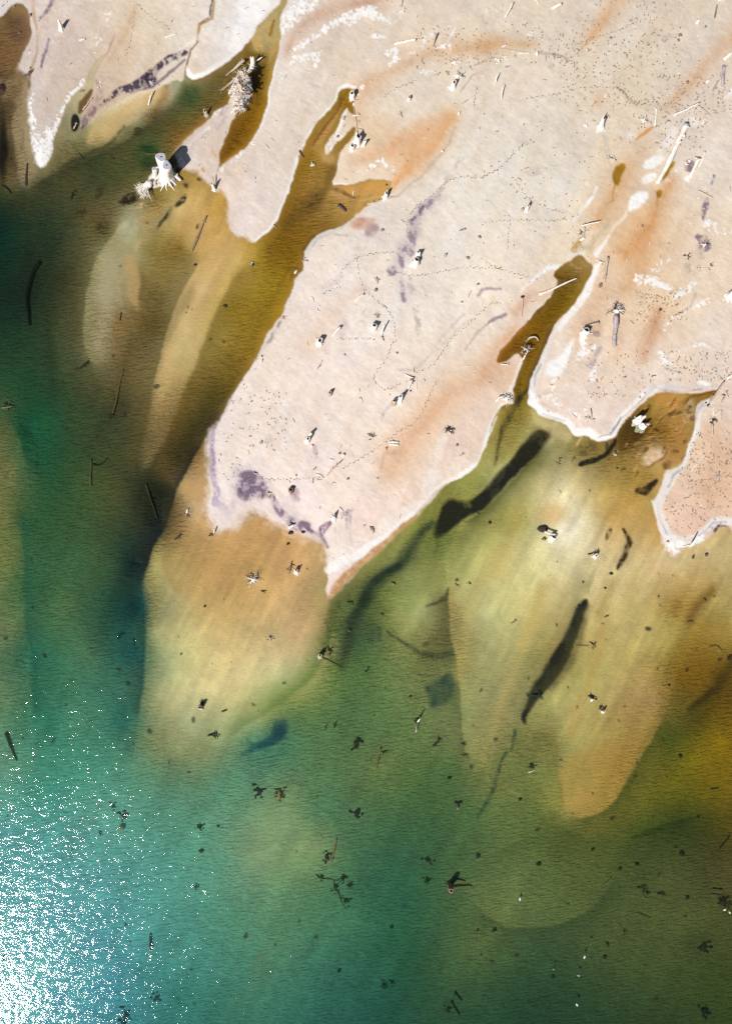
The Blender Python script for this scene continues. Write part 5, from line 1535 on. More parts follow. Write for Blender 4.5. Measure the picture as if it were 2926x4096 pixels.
# ---- north-west sands
stump('00', 408, 196, 14, 1.7, 'white', 'bleached pointed stump standing alone on the top-left sand flat', 'broken', (.15, .3), 5, .8, .55, 1.4)
chunk('00', 540, 266, 20, 7, 'white', 'small white splinter of wood lying right of the pointed top-left stump', ang=.15)
log('00', 1080, 255, 1150, 228, 10, 'white', 'short clean white log on the pale sand between the two top-left channels')
log('00', 965, 682, 995, 605, 10, 'white', 'short two-tone log standing out over the tan shallows below the black sand line', z1=.5, branches=((.5, 1, 14),))
rootwad('00', 985, 545, 34, 9, 'grey', 'small fan of pale curved roots in the black sand by the top-left creek', face=.6, h=.4, thick=.05, mats=('white', 'grey'), spread=4)
log('00', 540, 716, 606, 636, 11, 'tan', 'brown and white log along the right bank of the short brown inlet', branches=((.6, 1, 16),))
rootwad('00', 655, 560, 26, 7, 'tan', 'small tangle of roots at the head of the short brown inlet', h=.3, mats=('tan', 'white'))
chunk('00', 535, 592, 16, 6, 'brown', 'brown chip of wood on the left bank of the short brown inlet', ang=.4)
snag('00', 492, 812, 30, 4, 'tan', 'thin twigs sticking out of the round black hole beside the white salt tongue', 1.2, mats=('tan', 'dark'))
log('00', 160, 1197, 174, 1056, 15, 'plum', 'dark straight log in the shallows under the tip of the white salt tongue')
arc('00', [0, 1192, 20, 1200, 45, 1222, 60, 1243], 13, 'dark', 'black bent branch at the left edge below the salt tongue')
snag('00', 465, 1252, 34, 4, 'sunk', 'dark forked twig under water straight below the salt tongue', 1.0, mats=('sunk', 'gold'))
log('00', 505, 983, 540, 1022, 7, 'sunk', 'thin sunken stick left of the green pool of the top-left creek')
stump('00', 1342, 748, 12, 1.1, 'tan', 'small dark-topped stump at the water edge of the creek, left of the big root mass', 'broken', (-.1, .25), 4, .9)
stone('00', 95, 42, 9, 'stone', 'dark clod on the brown damp ground in the top-left corner')
stone('00', 200, 100, 11, 'stone', 'dark lump at the right rim of the brown top-left patch', h=.8)
stone('00', 123, 205, 10, 'stone', 'small dark lump in the middle of the brown top-left patch')
rootwad('00', 210, 465, 26, 6, 'brown', 'brown broken root at the base of the top-left damp patch', h=.4, mats=('brown', 'dark'))
log('00', 162, 492, 200, 482, 10, 'plum', 'short dark plank below the broken brown root at the left')
# the tall cut stumps
stump('00', 1068, 1112, 33, 4.6, 'white', 'taller of the two big sawn white stumps, flat top with a star-shaped crack', 'cut', (.65, .2), 5, .8, .92, 1.15, az=(2.6, 4.4), group='tall sawn stumps')
stump('00', 1092, 1152, 33, 4.2, 'white', 'big sawn white stump in front, hollow heart and long roots hanging towards the water', 'cut', (.85, .1), 9, 1.25, .86, 1.45, az=(3.6, 6.0), group='tall sawn stumps')
stump('00', 1010, 1142, 15, 2.3, 'white', 'slim short sawn stump with a dark heart left of the two big ones', 'cut', (.4, .1), 3, .8, .85, 1.2, group='tall sawn stumps')
rootwad('00', 968, 1212, 92, 34, 'white', 'wedge of bleached matted roots pointing left below the sawn stumps', face=3.95, spread=1.5, h=.45, el=(-.1, .35), thick=.03, twig=5, lift=.5)
rootwad('00', 1005, 1195, 44, 12, 'white', 'pale mound of root fibres between the sawn stumps and the wedge of roots', h=.6, el=(.1, .8), thick=.05, mats=('white', 'tan', 'white'))
chunk('00', 1150, 1150, 40, 12, 'white', 'long splintered white buttress leaning off the big front stump', .7, -.75)
log('00', 938, 986, 1062, 988, 16, 'gold', 'sunken golden log lying level in the green pool above the sawn stumps')
stump('00', 1392, 1232, 10, 1.6, 'white', 'thin upright white snag on the sand spit right of the sawn stumps', 'broken', (-.05, .3), 5, 1.2)
log('00', 1405, 1232, 1385, 1160, 9, 'tan', 'short leaning stick beside the thin upright snag right of the sawn stumps', z1=.9)
log('00', 1244, 1632, 1344, 1402, 16, 'brown', 'long brown log with white flecks in the tan shallows below the sawn stumps', taper=.7, branches=((.8, -1, 14),), bmat='tan')
# the great root mass
o = rootwad('10', -46, 632, 84, 48, 'white', 'huge bristling mass of bleached roots, the largest of all, at the narrow pool', h=1.5, el=(.0, 1.35), thick=.040, mats=('white', 'white', 'tan'), twig=6, lift=1.3, squash=1.5, group='great bristling root mass')
o2 = rootwad('10', -70, 706, 70, 24, 'white', 'lower lobe of bristling bleached roots below the largest root mass', h=1.0, el=(.0, 1.2), thick=.044, mats=('white', 'white', 'tan'), twig=6, lift=.6, squash=1.2, group='great bristling root mass')
o3 = rootwad('10', -30, 550, 66, 24, 'white', 'upper lobe of bristling bleached roots above the largest root mass', h=1.6, el=(.2, 1.3), thick=.046, mats=('white', 'white', 'tan'), twig=6, lift=1.6, squash=1.2, face=1.0, spread=5, group='great bristling root mass')
for q in (o2, o3):
    for ch in list(q.children):
        ch.parent = o
        ch.location = Vector(ch.location) + q.location - o.location
    bpy.data.objects.remove(q)
log('00', 1434, 582, 1602, 444, 18, 'tan', 'long thick tan log with a root ball, along the creek beside the great root mass', z0=.1, z1=.5, taper=.55, bend=-4, roots=6, rl=.8)
log('00', 1466, 484, 1590, 398, 12, 'tan', 'upper tan log with a flared white butt in the creek above the great root mass', z1=.6, taper=1.7, branches=((.6, 1, 12),))
log('00', 1484, 610, 1548, 512, 8, 'white', 'thin white pole between the tan log and the great root mass', z1=.7)
stump('10', 16, 430, 17, 1.9, 'white', 'dark-sided jagged stump in the creek just above the great root mass', 'broken', (.2, .5), 7, 1.2, .75)
log('10', 30, 412, 82, 385, 9, 'white', 'short white bar of wood behind the jagged creek stump', z0=.7, z1=.9)
snag('10', 84, 375, 18, 3, 'grey', 'little grey fork of wood at the sandy riffle above the great root mass', 1.3)
# ---- middle channel head
stump('10', 662, 638, 17, 1.3, 'white', 'blocky white stump with a dark purple top at the head of the middle channel', 'broken', (0, .2), 3, .6, .95, 1.1, jag=.1, pit=.2)
rootwad('10', 672, 676, 22, 8, 'white', 'white rootlets just below the blocky stump at the channel head', h=.3, el=(-.1, .6))
snag('10', 690, 750, 28, 5, 'white', 'crossed white sticks on the right bank of the middle channel head', .1, mats=('white', 'tan'))
arc('10', [672, 700, 680, 740, 688, 790, 694, 830, 700, 870], 6, 'tan', 'long withy winding down the right bank of the middle channel head')
rootwad('10', 704, 792, 18, 6, 'tan', 'small brown root knot on the right bank between the crossed sticks and the white pair', h=.4)
chunk('10', 608, 770, 15, 9, 'tan', 'brown and white chunk on the white sliver in the middle channel head', ang=1.1)
stone('10', 570, 887, 8, 'plum', 'round dark stone on the white sliver in the middle channel head')
stump('10', 692, 930, 24, 1.7, 'white', 'larger half of the white hollow stump pair by the middle channel', 'broken', (.3, .35), 4, .9, .85, 1.3, jag=.18, group='hollow white stumps by the channel')
stump('10', 664, 966, 18, .8, 'white', 'lower half of the white hollow stump pair, with two dark holes', 'broken', (0, .1), 3, .7, .9, 1.3, jag=.2, group='hollow white stumps by the channel')
stump('10', 733, 952, 11, 1.1, 'white', 'small white stump leaning right beside the hollow pair', 'broken', (.35, .35), 3, .7, .8, 1.2, group='hollow white stumps by the channel')
snag('10', 690, 862, 22, 4, 'white', 'thin pale sticks just above the hollow white stump pair', 1.9)
chunk('10', 405, 1068, 17, 12, 'white', 'lone white lump of wood in the middle of the amber channel', .6, .3)
log('10', 320, 980, 346, 1024, 13, 'plum', 'short dark plum log on the left bank of the middle channel', bmat='dark', branches=((.5, -1, 8),))
log('10', 570, 1330, 622, 1374, 19, 'plum', 'thick dark plum log afloat where the middle channel widens', z0=.15, z1=.15)
stump('10', 876, 1284, 14, 1.2, 'white', 'white stump with a black shadow where the orange stain meets the shore', 'broken', (.2, .3), 4, 1)
log('10', 758, 1326, 868, 1292, 9, 'tan', 'slender branching log on the shore left of the stump by the orange stain', bend=-5, branches=((.4, 1, 14), (.7, 1, 16)), bmat='plum')
log('10', 153, 1458, 180, 1490, 9, 'brown', 'short brown stick on the left bank near the mouth of the middle channel', branches=((.6, 1, 10),))
stone('10', 885, 1200, 8, 'plum', 'round dark stone in the rippled shallows of the orange stain')
snag('10', 674, 1250, 22, 4, 'white', 'thin white twigs in the rippled shallows left of the orange stain', 1.3)
rootwad('10', 36, 1162, 16, 6, 'tan', 'small round root knot on the pale spit left of the middle channel', h=.5)
# ---- upper centre sands
log('10', 935, 302, 1074, 276, 13, 'white', 'long bleached log lying across the upper centre sand', z1=.25, bend=4, taper=.95, branches=((.9, -1, 14),))
log('10', 1184, 308, 1203, 246, 15, 'tan', 'short upright brown and white snag right of the long upper log', z1=.8, roots=4, branches=((.7, 1, 12),))
snag('10', 990, 84, 30, 4, 'white', 'forked pale branch near the top edge, centre', .35)
log('10', 983, 58, 986, 6, 6, 'tan', 'thin upright stick touching the top edge above the forked branch', z1=.3)
rootwad('10', 1322, 420, 48, 15, 'white', 'flat spread of bleached roots above the shadowed uprooted stump', h=.3, el=(-.1, .5), thick=.05, mats=('white', 'tan', 'white'))
rootwad('10', 1340, 528, 42, 16, 'white', 'fan of white roots arching over a black hollow', face=1.2, spread=3.6, h=.9, el=(.1, .9), thick=.05, lift=.5, twig=2)
stump('10', 1312, 578, 17, 1.1, 'white', 'round white stump below the fan of arching roots', 'broken', (.15, .3), 4, .9, .8, 1.3)
chunk('10', 1276, 490, 14, 9, 'tan', 'tan chunk left of the fan of arching roots', ang=-1)
snag('10', 1214, 492, 22, 4, 'grey', 'small grey twig heap left of the tan chunk', .2)
log('10', 1444, 441, 1567, 384, 12, 'tan', 'long thin brown log with forked tips right of the upper root heap', bend=-4, branches=((.25, 1, 16), (.6, -1, 12)))
stump('10', 1030, 660, 11, .8, 'white', 'single small round stump in the open sand between the channel and the arching roots', 'broken', (0, .1), 0, 1, .9, 1.1, jag=.08)
snag('10', 978, 752, 26, 4, 'tan', 'two small tan chips below the single round stump', 2.1)
log('10', 1368, 688, 1414, 656, 8, 'tan', 'short stick on the black sand line right of the orange stain')
chunk('10', 1354, 748, 12, 7, 'white', 'small white chunk on the black sand line below the short stick', .8, 1.2)
chunk('10', 1246, 992, 10, 6, 'white', 'white chip at the lower end of the orange stain', .8, -.6)
log('10', 1588, 552, 1592, 520, 10, 'white', 'short upright post casting a leaf-shaped shadow on the upper sand', z1=1.3, taper=.5)
log('20', 123, 652, 118, 598, 8, 'white', 'thin upright stake casting a dark spike shadow on the upper sand', z1=1.5, taper=.5)
snag('10', 1484, 850, 22, 3, 'white', 'small white twig on the sand right of the orange stain', 1.3)
snag('10', 1598, 866, 16, 3, 'tan', 'small brown twig near the white twig right of the orange stain', .4)
stone('10', 858, 1500, 11, 'stone', 'small round clod beside the purple stain at the channel mouth')
snag('10', 988, 1444, 20, 3, 'white', 'thin white twig left of the long purple stain', -.6)
snag('10', 1375, 1500, 26, 4, 'brown', 'flat brown twig patch right of the long purple stain', .1)
stone('10', 1486, 1545, 11, 'stone', 'brown clod below and right of the flat brown twig patch')
# ---- north-east sands
log('20', 146, 128, 196, 40, 12, 'white', 'slanting split log near the top edge, right of centre', z1=.4, branches=((.6, -1, 14),), bmat='dark')
log('20', 445, 72, 508, 46, 20, 'white', 'stubby white log with a rounded end near the top edge', z1=.3, taper=.8, branches=((.5, 1, 10),))
rootwad('20', 350, 16, 26, 8, 'tan', 'small root clump cut by the top edge', h=.4, mats=('tan', 'white'))
log('20', 1500, 130, 1516, 48, 11, 'brown', 'straight brown stick near the top-right corner')
snag('20', 1545, 14, 26, 4, 'white', 'white twigs at the top edge near the right corner', .1)
chunk('20', 1392, 155, 20, 10, 'white', 'tan and white chunk left of the straight brown stick', ang=.9)
stone('20', 1442, 186, 9, 'stone', 'brown stone right of the tan and white chunk, top right')
log('20', 1556, 404, 1650, 322, 24, 'white', 'thick white log running out of the right edge', taper=.9)
log('20', 1552, 572, 1556, 442, 20, 'grey', 'grey-mauve log standing nearly upright near the right edge', taper=1.1, roots=0, branches=((.95, 1, 10),))
log('20', 1486, 604, 1524, 538, 12, 'grey', 'short grey branch left of the grey-mauve log', branches=((.8, 1, 16),))
log('20', 110, 330, 312, 356, 7, 'tan', 'very long thin pole lying almost level on the upper right sand', bend=5)
log('20', 232, 357, 308, 356, 7, 'white', 'straight white stick just below the very long thin pole')
chunk('20', 352, 362, 14, 9, 'white', 'white and black chunk at the right end of the very long thin pole', .8, 1.5)
snag('20', 150, 316, 26, 4, 'white', 'small twigs above the very long thin pole', .2)
rootwad('20', 105, 405, 30, 9, 'white', 'left heap of the three white root heaps under the very long pole', h=.4, group='white root heaps under the long pole')
rootwad('20', 152, 380, 22, 7, 'white', 'upper right heap of the three white root heaps under the very long pole', h=.4, group='white root heaps under the long pole')
rootwad('20', 158, 444, 24, 7, 'grey', 'grey lowest heap of the three root heaps under the very long pole', h=.4, group='white root heaps under the long pole')
stump('20', 762, 836, 17, 1.9, 'white', 'white stump with spread roots and a black shadow above it, right of centre', 'broken', (.05, .5), 8, 1.3, .62, 1.5, az=(3.6, 6.3), group='tall dead stumps on the sand')
rootwad('20', 720, 797, 18, 7, 'tan', 'twig heap touching the left side of the white stump with spread roots', h=.4)
chunk('20', 668, 826, 13, 8, 'white', 'white scrap of wood left of the white stump with spread roots', ang=-.7)
rootwad('20', 1040, 795, 40, 16, 'white', 'tangle of white roots left of the hairpin log', h=.5, el=(-.1, .8), mats=('white', 'tan', 'white'))
log('20', 1115, 826, 1122, 710, 11, 'white', 'hairpin of two long splinters right of the white root tangle', bend=-3, branches=((.5, 1, 34),))
log('20', 1235, 760, 1392, 692, 12, 'white', 'long thin white log ending in a black tip at the upper right', z1=.5)
log('20', 1388, 698, 1472, 770, 11, 'tan', 'brown log going down right from the tip of the long thin white log', bend=5, branches=((.3, -1, 16),))
snag('20', 1430, 796, 26, 4, 'white', 'small white hooked branch below the brown slanting log', 1.0)
log('20', 1128, 1204, 1312, 826, 31, 'white', 'biggest white log, long and straight, beside the white salt patches', z0=-.1, z1=.25, taper=1.15, roots=0, branches=((.08, -1, 18), (.95, -1, 26)))
rootwad('20', 1300, 895, 36, 12, 'tan', 'broken root fan right of the upper end of the biggest white log', face=-.2, spread=2.6, h=.4, mats=('tan', 'white'))
log('20', 1334, 1168, 1392, 1045, 24, 'white', 'white log tapering downward beside the purple stained hollow', taper=.9, z1=.35, branches=((.9, 1, 30),))
log('20', 1398, 1095, 1428, 1012, 8, 'white', 'thin straight white stake right of the tapering white log', z1=.8)
rootwad('20', 1336, 1058, 30, 9, 'grey', 'grey root heap left of the tapering white log', h=.5, mats=('grey', 'white'))
snag('20', 832, 1040, 40, 6, 'grey', 'grey crossed branches at the top of the small amber pool', 2.6, mats=('grey', 'white'))
log('20', 1398, 1249, 1490, 1292, 10, 'tan', 'crossed stick lying over the purple streak near the right edge', branches=((.5, 1, 24), (.7, -1, 18)))
rootwad('20', 1436, 1592, 34, 10, 'plum', 'dark root heap at the foot of the purple streak', h=.4, mats=('plum', 'white'))
stump('20', 284, 1372, 11, 1.2, 'white', 'small upright white stump with a black shadow in the open centre-right sand', 'broken', (.1, .3), 3, .9)
chunk('20', 258, 1374, 13, 10, 'tan', 'tan block touching the small upright white stump', .8, 1.3)
log('20', 640, 1476, 752, 1459, 8, 'white', 'straight white stick held above the sand at the head of the right channel', z0=.3, z1=.9)
log('20', 655, 1560, 662, 1480, 12, 'tan', 'upright tan log in the heap at the head of the right channel', branches=((.3, 1, 16), (.6, -1, 16)))
rootwad('20', 635, 1510, 34, 10, 'tan', 'heap of tan splinters at the head of the right channel', h=.3, mats=('tan', 'white', 'brown'))
chunk('20', 650, 1556, 20, 9, 'white', 'white chip below the heap of tan splinters', ang=.4)
rootwad('20', 1036, 1472, 16, 7, 'white', 'small bristly root knot right of the orange stripe', h=.5, mats=('white', 'plum'))
rootwad('20', 1074, 1408, 14, 6, 'tan', 'tiny brown root knot above the small bristly one', h=.4)
chunk('20', 796, 630, 16, 5, 'white', 'slim white chip in the trampled sand, upper right', ang=1.1)
rootwad('20', 94, 866, 13, 5, 'brown', 'tiny brown clump on open sand left of the white spread-root stump', h=.5)
chunk('20', 614, 512, 8, 6, 'tan', 'tiny dark-shadowed chip above the trampled sand', 1.0, .5)
stone('20', 830, 257, 9, 'stone', 'small reddish stone at the edge of the orange smear, top right')
snag('20', 1194, 802, 22, 4, 'brown', 'reddish brown twig clump right of the hairpin log', .8)
stone('20', 1276, 240, 12, 'stone', 'upper of two mauve clods in the upper right sand')
stone('20', 1268, 272, 10, 'stone', 'lower of two mauve clods in the upper right sand')
stone('20', 1326, 545, 13, 'stone', 'pinkish clod left of the grey branch near the right edge', h=.4)
chunk('20', 1456, 540, 14, 7, 'white', 'white scrap right of the pinkish clod', ang=.6)
log('20', 736, 1030, 742, 980, 4, 'white', 'hair-thin white stick on the open sand above the crossed grey branches', bend=-3)
# ---- central island
rootwad('11', 14, 90, 32, 14, 'tan', 'star of roots standing in the amber water off the west bank', h=.5, el=(-.1, .9), mats=('tan', 'white', 'dark'))
rootwad('11', 366, 72, 26, 8, 'tan', 'small root heap on the north shore of the central sand', h=.4, mats=('tan', 'grey'))
chunk('11', 296, 142, 14, 6, 'white', 'white chip at the water edge below the north shore root heap', ang=.9)
stump('11', 1086, 46, 16, 1.1, 'white', 'upper white stump of the stacked pair on the purple stain', 'broken', (.1, .3), 3, .8, .85, 1.2, jag=.35)
stump('11', 1072, 96, 22, 1.2, 'white', 'lower stump of the stacked pair, broad with a black hollow', 'broken', (.12, .35), 4, .9, .85, 1.4, jag=.12)
log('11', 998, 138, 1052, 94, 7, 'white', 'thin stick running down left from the stacked stump pair')
rootwad('11', 816, 195, 38, 14, 'tan', 'ring of tan and white roots round a black gap, upper island', h=.5, el=(0, .9), thick=.06, mats=('tan', 'white'), core=False)
stone('11', 816, 265, 14, 'stone', 'brown lump just below the ring of tan roots', h=.5)
log('11', 682, 336, 736, 298, 15, 'white', 'white log with a spiky shadow, left of the ring of roots', z1=.4, taper=.6, branches=((.8, -1, 14), (.9, 1, 10)))
rootwad('11', 815, 432, 34, 18, 'grey', 'spray of grey curling roots above the cracked stump', face=.9, spread=4.2, h=.4, el=(-.1, .6), thick=.045, mats=('grey', 'white', 'tan'))
stump('11', 802, 514, 20, 1.0, 'white', 'cracked white stump below the spray of grey roots', 'broken', (.1, .3), 4, .8, .9, 1.2, jag=.12, pit=.2)
log('11', 848, 556, 872, 500, 12, 'white', 'white propped log with a long black shadow beside the cracked stump', z1=1.3, taper=.8)
snag('11', 862, 574, 24, 4, 'brown', 'brown twigs under the white propped log', 1.9)
log('11', 534, 566, 588, 508, 13, 'white', 'leaning white log with a dark root end, left part of the island', z1=.4, taper=1.3)
rootwad('11', 582, 510, 24, 9, 'white', 'dark jagged root end behind the leaning white log', h=.9, el=(.2, 1.1), mats=('white', 'plum'))
stump('11', 450, 608, 20, .9, 'white', 'squat white stump with a black back near the west shore', 'broken', (.15, .25), 3, 1.1, .9, 1.2, jag=.35)
log('11', 434, 783, 470, 720, 6, 'tan', 'thin tan stick alone on the western part of the island')
chunk('11', 1264, 42, 15, 8, 'tan', 'tan chunk with a dark back right of the stacked stumps', 1.0, .9)
stone('11', 1412, 56, 12, 'stone', 'pink flat clod right of the tan chunk', h=.3)
log('11', 1408, 318, 1432, 270, 6, 'tan', 'short crooked twig near the dark swirl on the right of the island', branches=((.4, 1, 10),))
log('11', 1545, 364, 1570, 344, 6, 'tan', 'small pale stick below the dark swirl')
stone('11', 1372, 343, 7, 'stone', 'orange clod left of the small pale stick')
stone('11', 1476, 228, 9, 'stone', 'dark clod above the dark swirl')
arc('11', [385, 318, 400, 308, 412, 325, 412, 352], 5, 'white', 'pale bent root on the north-west part of the island')
arc('11', [452, 368, 436, 378, 438, 398, 455, 406, 466, 398], 6, 'white', 'white curl of root like an open ring near the west shore')
rootwad('11', 1048, 858, 30, 8, 'white', 'white broken roots in the middle of the driftwood knot, south-east island', h=.6, el=(0, .9), mats=('white', 'plum'))
log('11', 1004, 810, 1060, 836, 8, 'white', 'thin white pole at the top left of the driftwood knot', z1=.3, bend=-3)
log('11', 1022, 908, 1050, 850, 12, 'white', 'stout white log below the driftwood knot', z1=.5)
log('11', 1076, 920, 1080, 832, 6, 'white', 'upright pale stick right of the driftwood knot')
log('11', 1066, 800, 1066, 764, 6, 'brown', 'small dark hooked stick above the driftwood knot', bend=4)
stone('11', 1040, 918, 7, 'dark', 'black stone just under the driftwood knot')
stump('11', 930, 1000, 15, 1.1, 'tan', 'left one of the two black-backed stumps below the driftwood knot', 'broken', (.1, .3), 3, .9, .8, 1.3)
stump('11', 970, 980, 17, 1.5, 'white', 'right one of the two black-backed stumps, with a spike', 'broken', (.15, .4), 4, .9, .6, 1.4, jag=.4)
stump('11', 520, 940, 12, .8, 'tan', 'small dark stump alone in the middle of the island', 'broken', (0, .2), 3, .8, .9, 1.2)
arc('11', [710, 972, 712, 958, 724, 966, 732, 996], 5, 'tan', 'thin bent twig between the lone stump and the black-backed pair')
stump('11', 372, 1242, 17, 1.1, 'white', 'white stump with a long pointed black shadow, lower island', 'broken', (.2, .3), 3, .8, .8, 1.3)
log('11', 384, 1212, 404, 1196, 20, 'white', 'upper white block leaning against the stump with the pointed shadow', z0=.3, z1=1.1, taper=.8)
chunk('11', 403, 1276, 9, 7, 'white', 'small white chip below the stump with the pointed shadow', 1.0, .8)
rootwad('11', 792, 1208, 34, 12, 'white', 'flat pile of white and brown roots on the lower island', h=.4, mats=('white', 'tan', 'plum'))
rootwad('11', 851, 1216, 11, 5, 'white', 'little root knot right of the flat root pile', h=.7)
log('11', 902, 1250, 964, 1250, 15, 'white', 'upper one of two short parallel logs', group='two short parallel logs')
log('11', 904, 1265, 966, 1268, 14, 'white', 'lower one of two short parallel logs', group='two short parallel logs')
rootwad('11', 886, 1290, 15, 6, 'brown', 'brown clump below the two parallel logs', h=.4, mats=('brown', 'gold'))
rootwad('11', 1288, 1166, 46, 20, 'tan', 'dark bristling root wad near the east shore of the island', h=.6, el=(0, .9), thick=.055, mats=('white', 'dark', 'plum', 'white', 'dark'))
rootwad('11', 424, 1420, 22, 9, 'dark', 'black root knot left of the long spiky log', h=.6, mats=('dark', 'tan'))
log('11', 495, 1470, 582, 1388, 11, 'tan', 'long spiky log with a black shadow, lower island', z1=.9, taper=.6, branches=((.4, 1, 22), (.65, 1, 20), (.6, -1, 14)), bmat='tan')
arc('11', [420, 1462, 445, 1456, 468, 1472, 478, 1478], 6, 'white', 'pale bent branch below the black root knot')
chunk('11', 606, 1336, 11, 8, 'white', 'white chip above the long spiky log', 1.0, .8)
stone('11', 582, 1322, 9, 'stone', 'brown clod left of the white chip above the spiky log')
snag('11', 532, 1366, 20, 4, 'white', 'small forked white twig above the spiky log', -.5)
chunk('11', 296, 1471, 9, 6, 'white', 'white chip between the black root knot and the purple patch', 1.0, 1)
stump('11', 268, 1563, 16, .7, 'gold', 'round dark brown stump near the purple patch', 'broken', (0, .15), 0, 1, .95, 1.1, jag=.06)
rootwad('11', 122, 1586, 30, 9, 'white', 'pale broken roots at the edge of the purple patch', h=.4, mats=('white', 'plum', 'tan'))
rootwad('11', 42, 1452, 24, 7, 'dark', 'black twigs at the top of the purple patch', h=.3, mats=('dark', 'white'))
rootwad('11', 80, 1252, 26, 9, 'stone', 'rubbly brown root patch on the left of the lower island', h=.25, mats=('stone', 'tan'))
stone('11', 636, 1487, 9, 'stone', 'reddish clod on the lower island right of the spiky log')
rootwad('11', 826, 1482, 11, 5, 'brown', 'small brown knot at the lower right of the island')
stone('11', 953, 672, 8, 'stone', 'dark brown clod in the middle of the ring of footprints')
snag('11', 1370, 1330, 20, 4, 'grey', 'grey twig patch near the white south-east beach', .7)
stone('11', 1342, 1268, 11, 'stone', 'reddish clod under the dark bristling root wad')
log('11', 408, 1514, 412, 1484, 7, 'brown', 'short brown stick under the pale bent branch')
arc('11', [528, 1524, 540, 1508, 556, 1516], 5, 'tan', 'thin tan bent twig on the lower island')
rootwad('11', 218, 440, 24, 8, 'brown', 'brown roots in the wrack line of the west shore', h=.3, mats=('brown', 'tan'))
rootwad('11', 76, 690, 18, 6, 'brown', 'dark knot low on the wrack line of the west shore', h=.4, mats=('plum', 'tan'))
chunk('11', 76, 724, 14, 6, 'white', 'white chip at the end of the west shore wrack line', 1, 1.2)
rootwad('11', 616, 686, 12, 5, 'plum', 'tiny dark knot in the middle of the island')
log('11', 728, 425, 748, 388, 4, 'tan', 'hair-thin twig left of the spray of grey roots')
# ---- right channel and the eastern sands
log('21', 368, 292, 622, 180, 16, 'white', 'long straight log bridging the pool at the head of the right channel', z1=.2, taper=.55, branches=((.35, -1, 14), (.7, 1, 10)), bmat='brown')
rootwad('21', 768, 84, 36, 12, 'tan', 'brown root plate right of the pool at the head of the right channel', h=.5, mats=('tan', 'brown', 'white'))
log('21', 786, 212, 812, 52, 22, 'tan', 'thick brown and white log standing beside the brown root plate', taper=.7, z1=.2, branches=((.6, 1, 12),))
chunk('21', 766, 232, 16, 9, 'brown', 'brown chunk below the thick log right of the pool', ang=1.2)
log('21', 258, 434, 262, 312, 8, 'tan', 'thin upright stick with a dark knob on the sand left of the pool', roots=0, taper=1.1)
stone('21', 261, 308, 11, 'dark', 'dark knob at the top of the thin upright stick')
rootwad('21', 283, 652, 52, 26, 'tan', 'big black-hearted root plate standing in the right channel', face=-.1, spread=5.6, h=1.0, el=(.1, 1.2), thick=.05, mats=('tan', 'white', 'dark', 'tan'), lift=.3)
arc('21', [292, 590, 312, 566, 350, 562, 370, 590], 18, 'tan', 'curved driftwood limb above the black-hearted root plate', .5)
log('21', 268, 712, 300, 640, 10, 'white', 'white splinter leaning on the black-hearted root plate', z1=1.0)
snag('21', 152, 746, 30, 4, 'white', 'thin white branching twig at the end of the dark amber pool', .1)
rootwad('21', 158, 968, 58, 24, 'white', 'white root wad with tall spikes at the narrow neck of the right channel', face=1.2, spread=5.4, h=.6, el=(.1, 1.2), thick=.045, twig=3)
arc('21', [90, 985, 110, 958, 130, 962, 150, 975], 12, 'white', 'white looped root left of the spiky root wad', .6)
stump('21', 662, 545, 24, 1.3, 'white', 'pale ring-shaped hollow stump on the salty spit', 'broken', (0, .3), 6, 1.0, .9, 1.3, jag=.12)
log('21', 678, 496, 752, 477, 15, 'tan', 'tan log with a frayed end behind the ring-shaped stump', z1=.3, roots=0, branches=((.85, -1, 18), (.9, 1, 14)))
log('21', 848, 634, 856, 432, 25, 'grey', 'T-shaped fallen trunk, long grey stem below its root plate', z1=.5, taper=1.25)
rootwad('21', 858, 408, 66, 20, 'white', 'wide root plate crowning the T-shaped fallen trunk', face=PI / 2, spread=4.4, h=.7, el=(-.1, .9), thick=.05, lift=.3, mats=('white', 'dark', 'tan', 'white'))
rootwad('21', 906, 376, 24, 8, 'tan', 'tan fibres at the right tip of the T-shaped trunk root plate', h=.4)
rootwad('21', 1336, 46, 36, 12, 'tan', 'left and uppermost of three root wads near the right edge', h=.4, mats=('tan', 'white', 'plum'), group='three root wads near the right edge')
rootwad('21', 1396, 126, 32, 14, 'white', 'middle lowest of three root wads near the right edge', h=.4, mats=('white', 'tan'), group='three root wads near the right edge')
rootwad('21', 1476, 112, 28, 10, 'white', 'right one of three root wads near the right edge, with an arched root', h=.5, mats=('white', 'plum', 'tan'), group='three root wads near the right edge')
stump('21', 1604, 305, 24, 1.7, 'white', 'many-rooted white stump half cut by the right edge', 'broken', (.1, .5), 9, 1.2, .7, 1.5)
rootwad('21', 685, 1098, 40, 10, 'white', 'pile of white sticks on the tip of the salty spit', h=.35, el=(-.1, .5), mats=('white', 'tan'))
arc('21', [704, 1098, 702, 1070, 694, 1040, 700, 1034], 8, 'tan', 'hooked dark-tipped stick above the pile on the salty spit', .4)
stump('21', 1006, 1112, 26, 1.8, 'white', 'upper white crescent-shaped hollow stump standing in the muddy inlet', 'broken', (.3, .4), 3, .6, .72, 1.3, jag=.3, hole=.85, pit=.2, group='crescent stumps in the inlet')
stump('21', 1036, 1152, 27, 1.7, 'white', 'lower white crescent-shaped hollow stump standing in the muddy inlet', 'broken', (.3, .35), 3, .6, .7, 1.3, jag=.32, hole=.85, pit=.2, group='crescent stumps in the inlet')
log('21', 1474, 992, 1566, 856, 14, 'tan', 'long slanting log across the head of the muddy inlet', z1=.3)
rootwad('21', 1462, 1010, 26, 8, 'tan', 'root clump at the lower end of the long slanting inlet log', h=.4, mats=('tan', 'plum'))
